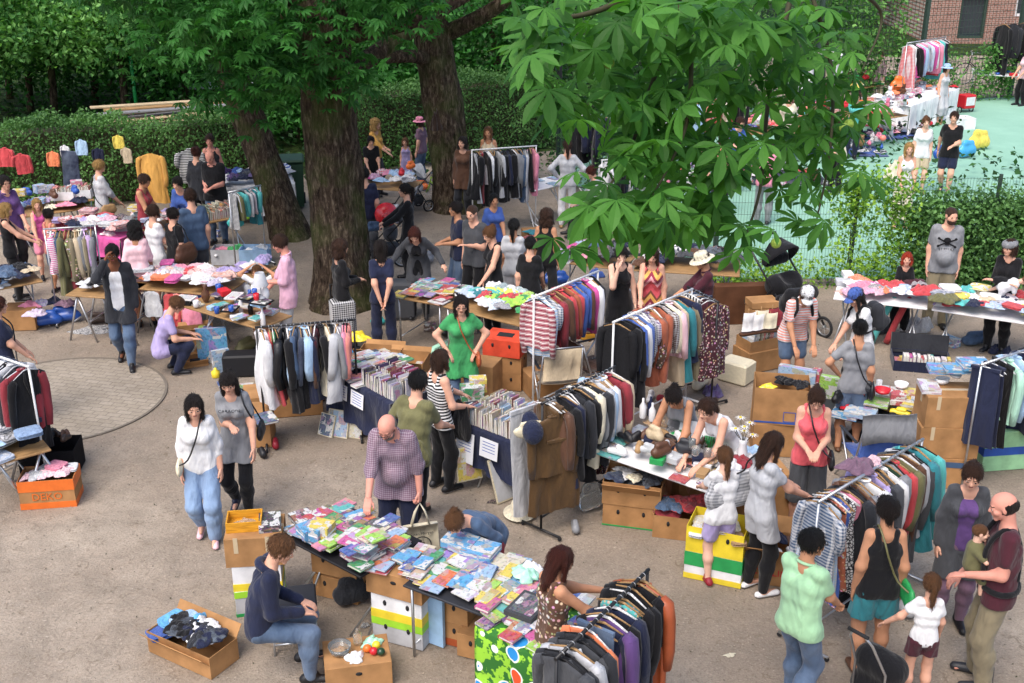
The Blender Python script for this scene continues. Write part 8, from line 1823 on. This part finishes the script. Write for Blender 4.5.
bicycle(441, 204, 62, 'small green child bicycle with yellow wheels at the right trunk', 'lime', .66, seatc='yellow'); bicycle(978, 84, 95, 'black bicycle parked before the brick building', 'black', 1.05)
h2 = (p10['hand'][-1]+p10['hand'][1])/2
r = thing('shopping_cart', 'black two wheeled folding shopping cart with silver handle', 'cart', (h2.x+.42, h2.y-.30, 0), rad(-50)); top_ = Vector((0, 0, 0))
V, Q = smesh([('c', (-.1, 0, .2), (.1, 0, .2), .14, .14), ('c', (-.1, 0, .45), (.1, 0, .45), .13, .13)], .02, .1); link('bag_body', qmesh('bag_body', V, Q, ['plain']), r, 'black')
for s_ in (-1, 1):
 wheel(r, (s_*.2, -.16, .09), .09, w=.03, spokes=5); MB().tube([(s_*.14, -.16, .1), (s_*.14, -.17, .5), (s_*.1, -.36, .85), (s_*.05, -.42, .95)], .011, 6).build('handle_tube', 'metal', r)
MB().cyl((-.09, -.42, .95), (.09, -.42, .95), .016).build('grip', 'rubber', r)
# court stalls
s = table((888, 104), (938, 86), 1.2, 'white covered court table', z=.8, label='long court table under a white cloth', cloth=('plain', 'white', .75, 'large white cloth hanging over the court table')); s.scatter('box', 12, ['red', 'white', 'orange', 'light blue', 'pink'], b=(.4, 1)); s.scatter('car', 6, ['red', 'black', 'white'], cap=.2); s.scatter('bowl', 5, ['white', 'orange', 'red']); s.scatter('bear', 5, ['tan', 'orange', 'white', 'brown'], b=(.5, 1)); s.scatter('shirt', 6, ['white', 'orange', 'salmon'], b=(.5, 1), cap=.2)
s = table((972, 72), (1050, 76), .8, 'far right court table', z=.8, label='white legged court table at the far right', topc='white', top='paint', legs='white metal', style='straight'); s.scatter('box', 5, ['light blue', 'blue', 'white'], a=(.2, 1), b=(.3, .8)); s.scatter('bowl', 7, ['blue', 'red', 'white', 'light blue']); s.scatter('case', 5, ['blue', 'red', 'white'])
for i, (a, b_, lb, cols) in enumerate((((842, 120), (892, 112), 'middle court stall', ['blue', 'red', 'white', 'black', 'orange', 'green']), ((778, 128), (834, 122), 'court stall behind the conkers', ['white', 'sky blue', 'turquoise', 'red', 'salmon']), ((716, 132), (772, 128), 'court stall behind the leaves', ['white', 'salmon', 'red', 'pink', 'blue']), ((836, 88), (884, 80), 'back court stall', ['orange', 'green', 'white', 'yellow', 'red']), ((650, 128), (710, 130), 'court stall at the far left', ['white', 'black', 'teal', 'red']))):
 s = table(a, b_, 1.0, lb, label='folding table, the '+lb); s.scatter('shirt', 14, cols, cap=.3); s.scatter('box', 5, cols, cap=.3); s.scatter('bear', 4, ['tan', 'white', 'brown', 'pink'], cap=.3); s.scatter('bag', 4, cols, cap=.3)
for i, (px, py, L_, W2, lb, cols) in enumerate(((838, 152, 2.2, 1.2, 'ground blanket beside the blond woman', ['navy', 'pink', 'white', 'blue', 'black', 'magenta']), (756, 178, 3.0, 1.4, 'ground blanket behind the hanging leaves', ['navy', 'pink', 'white', 'black', 'red', 'lavender', 'magenta']), (888, 136, 2.0, 1.0, 'ground blanket by the white court table', ['red', 'green', 'black', 'navy', 'pink', 'teal']), (704, 178, 2.0, 1.4, 'ground blanket near the fence corner', ['blue', 'red', 'white', 'black', 'pink']))):
 o_ = at(px, py); bl = MB(); bl.sheet([[(x*L_/6-L_/2, y*W2/4-W2/2, .02+.01*math.sin(x*2+y)) for x in range(7)] for y in range(5)], 0, .01); ob = bl.build('blanket', 'plain', None, ['blue', 'navy', 'blue', 'light grey'][i]); ob.location = (o_.x, o_.y, .01); tag(ob, '%s blanket spread flat, the %s' % (['blue', 'navy', 'bright blue', 'pale grey'][i], lb), 'blanket')
 s = Surf(o_-Vector((L_/2, W2/2, 0)), 0, L_, W2, .03, lb); s.scatter('shirt', 10, cols, cap=.3); s.scatter('shoe', 8, cols, cap=.2); s.scatter('bear', 5, ['tan', 'white', 'pink', 'brown'], cap=.2); s.scatter('box', 5, cols); s.scatter('bag', 3, cols); s.scatter('ball', 3, ['salmon', 'white', 'red'])
for i, (px, py, c, lb) in enumerate(((900, 92, 'orange', 'orange toy heap bag at the back of the white court table'), (902, 72, 'blue', 'blue shiny bag hanging left of the shirt rack'))): item('bag', c, at(px, py, .8), i, 'court', (.6, .4, .6), 'gloss', label=lb)
r = thing('toy_crate', 'red and white shopping crate on wheels on the court', 'crate', at(965, 112), .4, sc=.8); MB().bbox((0, 0, .4), (.5, .4, .5), .03).build('crate', 'gloss', r, 'red'); MB().box((0, -.205, .42), (.4, .008, .3)).build('white_panel', 'paint', r, 'white'); [wheel(r, (s_*.27, 0, .1), .1, w=.04, spokes=5) for s_ in (-1, 1)]
item('bag', 'yellow', at(978, 150), .2, 'court', (.6, .4, .7), 'plain', label='yellow and white bag on the court right of the man in black'); item('bag', 'sky blue', at(966, 158), .5, 'court', (.6, .4, .6), 'gloss', label='sky blue bag on the court behind the man in black'); item('bag', 'blue', at(940, 160), .1, 'court', (.4, .3, .5), 'gloss', label='blue bag on the court between the man and woman'); item('shirt', 'cream', at(895, 178, .3), .1, 'fence', (.7, .3, .9), 'plain', label='pale knitted throw hanging left of the blond woman'); carton(960, 128, (.6, .5, .3), 10, 'white box on the court by the toy crate', color='white')
item('towel', 'white', at(962, 100, .0), .1, 'court', (.9, .5, .3), 'plain', label='crumpled white bag on the court below the sunhat person')
# objects beyond the hedge
r = thing('wheelie_bin', 'dark green wheelie bin between the left and middle trunks', 'bin', at(292, 206), rad(10)); V = MB(); V.box((0, 0, .5), (.52, .56, .9), taper=1.12); V.build('bin_body', 'matte', r, 'dark green'); MB().bbox((0, .02, 1.0), (.62, .70, .07), .03).build('lid', 'matte', r, 'dark green'); MB().cyl((-.28, .34, .96), (.28, .34, .96), .02).build('handle', 'matte', r, 'dark green'); [wheel(r, (s_*.27, .26, .1), .1, w=.05, spokes=5) for s_ in (-1, 1)]
for i in range(7):
 o_ = MB().bbox((0, 0, 0), (3.5-.3*(i % 3), .22, .04), .006).build('plank', 'wood', None, ['beige', 'grey', 'tan'][i % 3]); p = at_d(196, 27.8); o_.location = (p.x-.1*i, p.y+.3*(i % 4)-.5, 1.17+.05*(i//4)+.02*i); o_.rotation_euler = (0, rad(-3+i*.6), rad(12+2*i)); tag(o_, 'weathered long plank lying on the pile behind the hedge', 'plank', 'planks on the pile behind the hedge'); TOP[-1] = (o_, 'same', 'plank')
p = at_d(196, 27.8); b = MB(); [b.box((0, -.75+.25*k, .53+.02*(k % 2)), (3.2-.2*(k % 3), .22, 1.06)) for k in range(7)]; o = b.build('timber_stack', 'wood', None, 'beige'); o.location = (p.x, p.y, 0); o.rotation_euler = (0, 0, .12); tag(o, 'pale weathered timber stack behind the left hedge', 'timber')
r = thing('table_tennis_table', 'white table tennis table far behind the hedge', 'table', at(232, 110), .1); MB().bbox((0, 0, .74), (2.2, 1.2, .04), .006).build('tabletop', 'paint', r, 'white'); MB().box((0, 0, .82), (.02, 1.3, .14)).build('net', 'paint', r, 'white'); [MB().box((x, y, .36), (.08, .08, .72)).build('leg', 'paint', r, 'light grey') for x in (-.8, .8) for y in (-.4, .4)]
o = MB().cyl((0, 0, 0), (0, 0, 1.9), .05, n=10).build('green_post', 'gloss', None, 'green'); o.location = at(103, 150)+Vector((0, 3, 0)); tag(o, 'bright green pole rising behind the hedge', 'pole')
o = MB().cyl((0, 0, 0), (0, 0, 4.4), .06, n=10).build('steel_pole', 'black metal'); o.location = at(558, 178); tag(o, 'dark steel pole at the fence corner behind the leaves', 'pole')
item('towel', 'dark brown', at(436, 130, 1.75), .2, 'right trunk', (.3, .2, .8), 'plain', label='dark brown coat hanging on the grey mossy trunk')
# bags and boxes pushed under the tables
for i, (px, py, k_, c, w_) in enumerate(((96, 262, 'bag', 'maroon', 'under the pink covered table'), (118, 262, 'case', 'grey', 'under the pink covered table'), (30, 245, 'bag', 'navy', 'under the back left table'), (48, 250, 'box', 'red', 'beneath the back left table'), (214, 236, 'box', 'blue', 'under the yellow book table'), (160, 322, 'shoe', 'brown', 'by the blue bags'), (246, 352, 'bag', 'olive', 'beside the trunk rack'),
 (306, 408, 'shoe', 'black', 'below the trunk rack'), (320, 402, 'shoe', 'brown', 'under the trunk rack'), (430, 330, 'box', 'brown', 'under the magazine table'), (452, 336, 'bag', 'black', 'under the magazine table'), (520, 352, 'bag', 'denim', 'under the central clothes table'), (600, 372, 'bag', 'tan', 'between the two white racks'), (650, 400, 'shoe', 'white', 'under the long white rack'), (662, 404, 'shoe', 'crimson', 'under the long white rack'),
 (700, 388, 'bag', 'cream', 'by the small jeans rack'), (712, 394, 'dark', 'purple', 'by the small jeans rack'), (736, 380, 'case', 'cream', 'right of the small jeans rack'), (640, 300, 'bag', 'black', 'behind the woman in zigzag dress'), (700, 300, 'bag', 'blue', 'beneath the dark clothes table'), (596, 276, 'dark', 'blue', 'beneath the fleece table'), (950, 345, 'box', 'sky blue', 'under the right clothes tables'), (1000, 352, 'dark', 'navy', 'under the right clothes tables'),
 (860, 440, 'bag', 'black', 'under the toy box table'), (905, 432, 'case', 'black', 'under the toy box table'), (900, 610, 'bag', 'light grey', 'below the right coat rack'), (850, 600, 'dark', 'black', 'below the right coat rack'), (575, 530, 'shoe', 'grey', 'below the centre rack'), (470, 250, 'bag', 'brown', 'behind the two browsing men'), (430, 262, 'bag', 'grey', 'by the red ball pushchair'), (262, 212, 'dark', 'blue', 'behind the small children rack'), (420, 190, 'bag', 'orange', 'by the right trunk'))):
 item(k_, c, at(px, py), i*.7, 'ground', None if k_ in ('box', 'shoe') else (.42, .32, .3), label='%s %s on the ground %s' % (c, {'dark': 'cloth heap', 'case': 'hard case', 'box': 'printed box'}.get(k_, k_), w_))
# litter and twigs on the sand
o = item('towel', 'cream', at(730, 655), .3, 'ground', (.13, .07, .02), 'plain', label='scrap of pale paper lying on the open sand')
rg = np.random.default_rng(5); N = 2600; P = np.stack([rg.uniform(-9, 9, N), rg.uniform(7.5, 24, N), np.full(N, .008)], 1)
o = link('fallen_litter', leaves_mesh('fallen_litter', P, .022, 'stem', rg, simple_leaf(), None, .15, .15)); o['kind'] = 'stuff'; o['label'] = 'dry leaf bits and twigs scattered on the sand'; o['category'] = 'litter'
N = 3500; P = np.stack([rg.uniform(-9, 9, N), rg.uniform(7.5, 24, N), np.full(N, .006)], 1); M['pebble'] = simple('pebble', hexc('a09384'), .9, var=.4, nscale=3)
o = link('gravel', leaves_mesh('gravel', P, .014, 'pebble', rg, (np.array([(-.5, -.4, 0), (.5, -.4, 0), (.6, .4, 0), (-.4, .5, 0), (-.3, -.2, .4), (.3, -.25, .4), (.35, .2, .4), (-.25, .3, .4)]), np.array([(4, 5, 6, 7), (0, 1, 5, 4), (1, 2, 6, 5), (2, 3, 7, 6), (3, 0, 4, 7)])), None, .05, .05)); o['kind'] = 'stuff'; o['label'] = 'small stones scattered over the sand'; o['category'] = 'gravel'

# ------------------------------------------------------------------ labels: single out look-alikes
ORD = ['', 'second', 'third', 'fourth', 'fifth', 'sixth', 'seventh', 'eighth', 'ninth', 'tenth', 'eleventh', 'twelfth', 'thirteenth', 'fourteenth', 'fifteenth', 'sixteenth']
def uniq():
 by = {}
 for rec in TOP:
  if rec[1] == 'same': continue
  by.setdefault(rec[0]['label'], []).append(rec)
 hosts = {}
 for rec in TOP:
  if rec[1] and rec[2]: hosts.setdefault(rec[1], []).append(rec)
 taken = set(k for k, v in by.items() if len(v) == 1)
 for lab, recs in by.items():
  if len(recs) < 2: continue
  rec_done = {}
  # first by the neighbour it lies or hangs next to
  for rec in recs:
   o_, host, short = rec; done = False
   if host and short:
    near = sorted((r for r in hosts[host] if r[0] is not o_ and r[2] != short), key=lambda r: (r[0].location-o_.location).length)[:3]
    for r in near:
     cand = '%s, next to the %s' % (lab, r[2])
     if cand not in taken and len(cand.split()) <= 16: o_['label'] = cand; taken.add(cand); done = True; break
   rec_done[id(o_)] = done
  left = sorted(recs, key=lambda r: screen(r[0].location)[0]); n = len(left)
  for i, (o_, host, short) in enumerate(left):
   if rec_done[id(o_)]: continue
   j = n-1-i
   a = ', leftmost' if i == 0 else ', rightmost' if j == 0 else ', %s from the %s' % ((ORD[min(i, 15)], 'left') if i <= j else (ORD[min(j, 15)], 'right'))
   cand = lab+a
   if len(cand.split()) > 16: cand = ' '.join(lab.split()[:12]).rstrip(',')+a
   o_['label'] = cand; taken.add(cand)
# past 300 of a kind: the smallest in the picture become one heap object
def const_mat(m, col):
 c = m.copy(); nt = c.node_tree; rgb = nt.nodes.new('ShaderNodeRGB'); rgb.outputs[0].default_value = col
 for nd in nt.nodes:
  if nd.type == 'OBJECT_INFO':
   for l_ in list(nd.outputs['Color'].links): nt.links.new(rgb.outputs[0], l_.to_socket)
 return c
def overflow(pre, label, cat, keep=292):
 rec = [r for r in TOP if r[0].name.split('.')[0] == pre]
 if len(rec) <= keep: return
 pos = np.array([r[0].location[:] for r in rec]); sc_ = []
 for k, r in enumerate(rec):
  o_ = r[0]; x, y = screen(o_.location); d = max((o_.location-cam.location).length, 1); a = o_.scale[0]*o_.scale[1]/d/d
  cov = np.sum((np.hypot(pos[:, 0]-pos[k, 0], pos[:, 1]-pos[k, 1]) < o_.scale[0]*.45) & (pos[:, 2] > pos[k, 2]+.01))
  if not (-5 < x < 1030 and -5 < y < 690): a *= .01
  if 600 < x < 860 and y < 200: a *= .3
  sc_.append(a/(1+cov))
 order = np.argsort(sc_)[:len(rec)-keep]; V, F, MI, mats, key = [], [], [], [], {}; n = 0
 for k in order:
  o_ = rec[k][0]; me = o_.data; mw = Matrix.LocRotScale(o_.location, o_.rotation_euler, o_.scale)
  V += [mw @ v.co for v in me.vertices]
  for p_ in me.polygons:
   kk = (me.materials[p_.material_index].name, tuple(round(c, 3) for c in o_.color))
   if kk not in key: key[kk] = len(mats); mats.append(const_mat(me.materials[p_.material_index], o_.color))
   F.append([n+i for i in p_.vertices]); MI.append(key[kk])
  n += len(me.vertices)
 me = bpy.data.meshes.new(cat); me.from_pydata(V, [], F); me.polygons.foreach_set('material_index', MI); me.polygons.foreach_set('use_smooth', [pre != 'book']*len(F))
 for m in mats: me.materials.append(m)
 drop_ = set(id(rec[k][0]) for k in order); gone = [rec[k][0] for k in order]
 TOP[:] = [r for r in TOP if id(r[0]) not in drop_]
 for g_ in gone: bpy.data.objects.remove(g_)
 o_ = link(cat, me); o_['kind'] = 'stuff'; o_['label'] = label; o_['category'] = 'heap'
overflow('crumpled_garment', 'remaining crumpled clothes deeper in the heaps on the stalls', 'heaped_clothes')
overflow('book', 'remaining books lying beneath and behind the others', 'heaped_books')
uniq()
for r_ in TOP: r_[0]['label'] = ' '.join(r_[0]['label'].split()[:16]).rstrip(',')
print('THINGS', len(TOP), 'persons', len(PEOPLE))
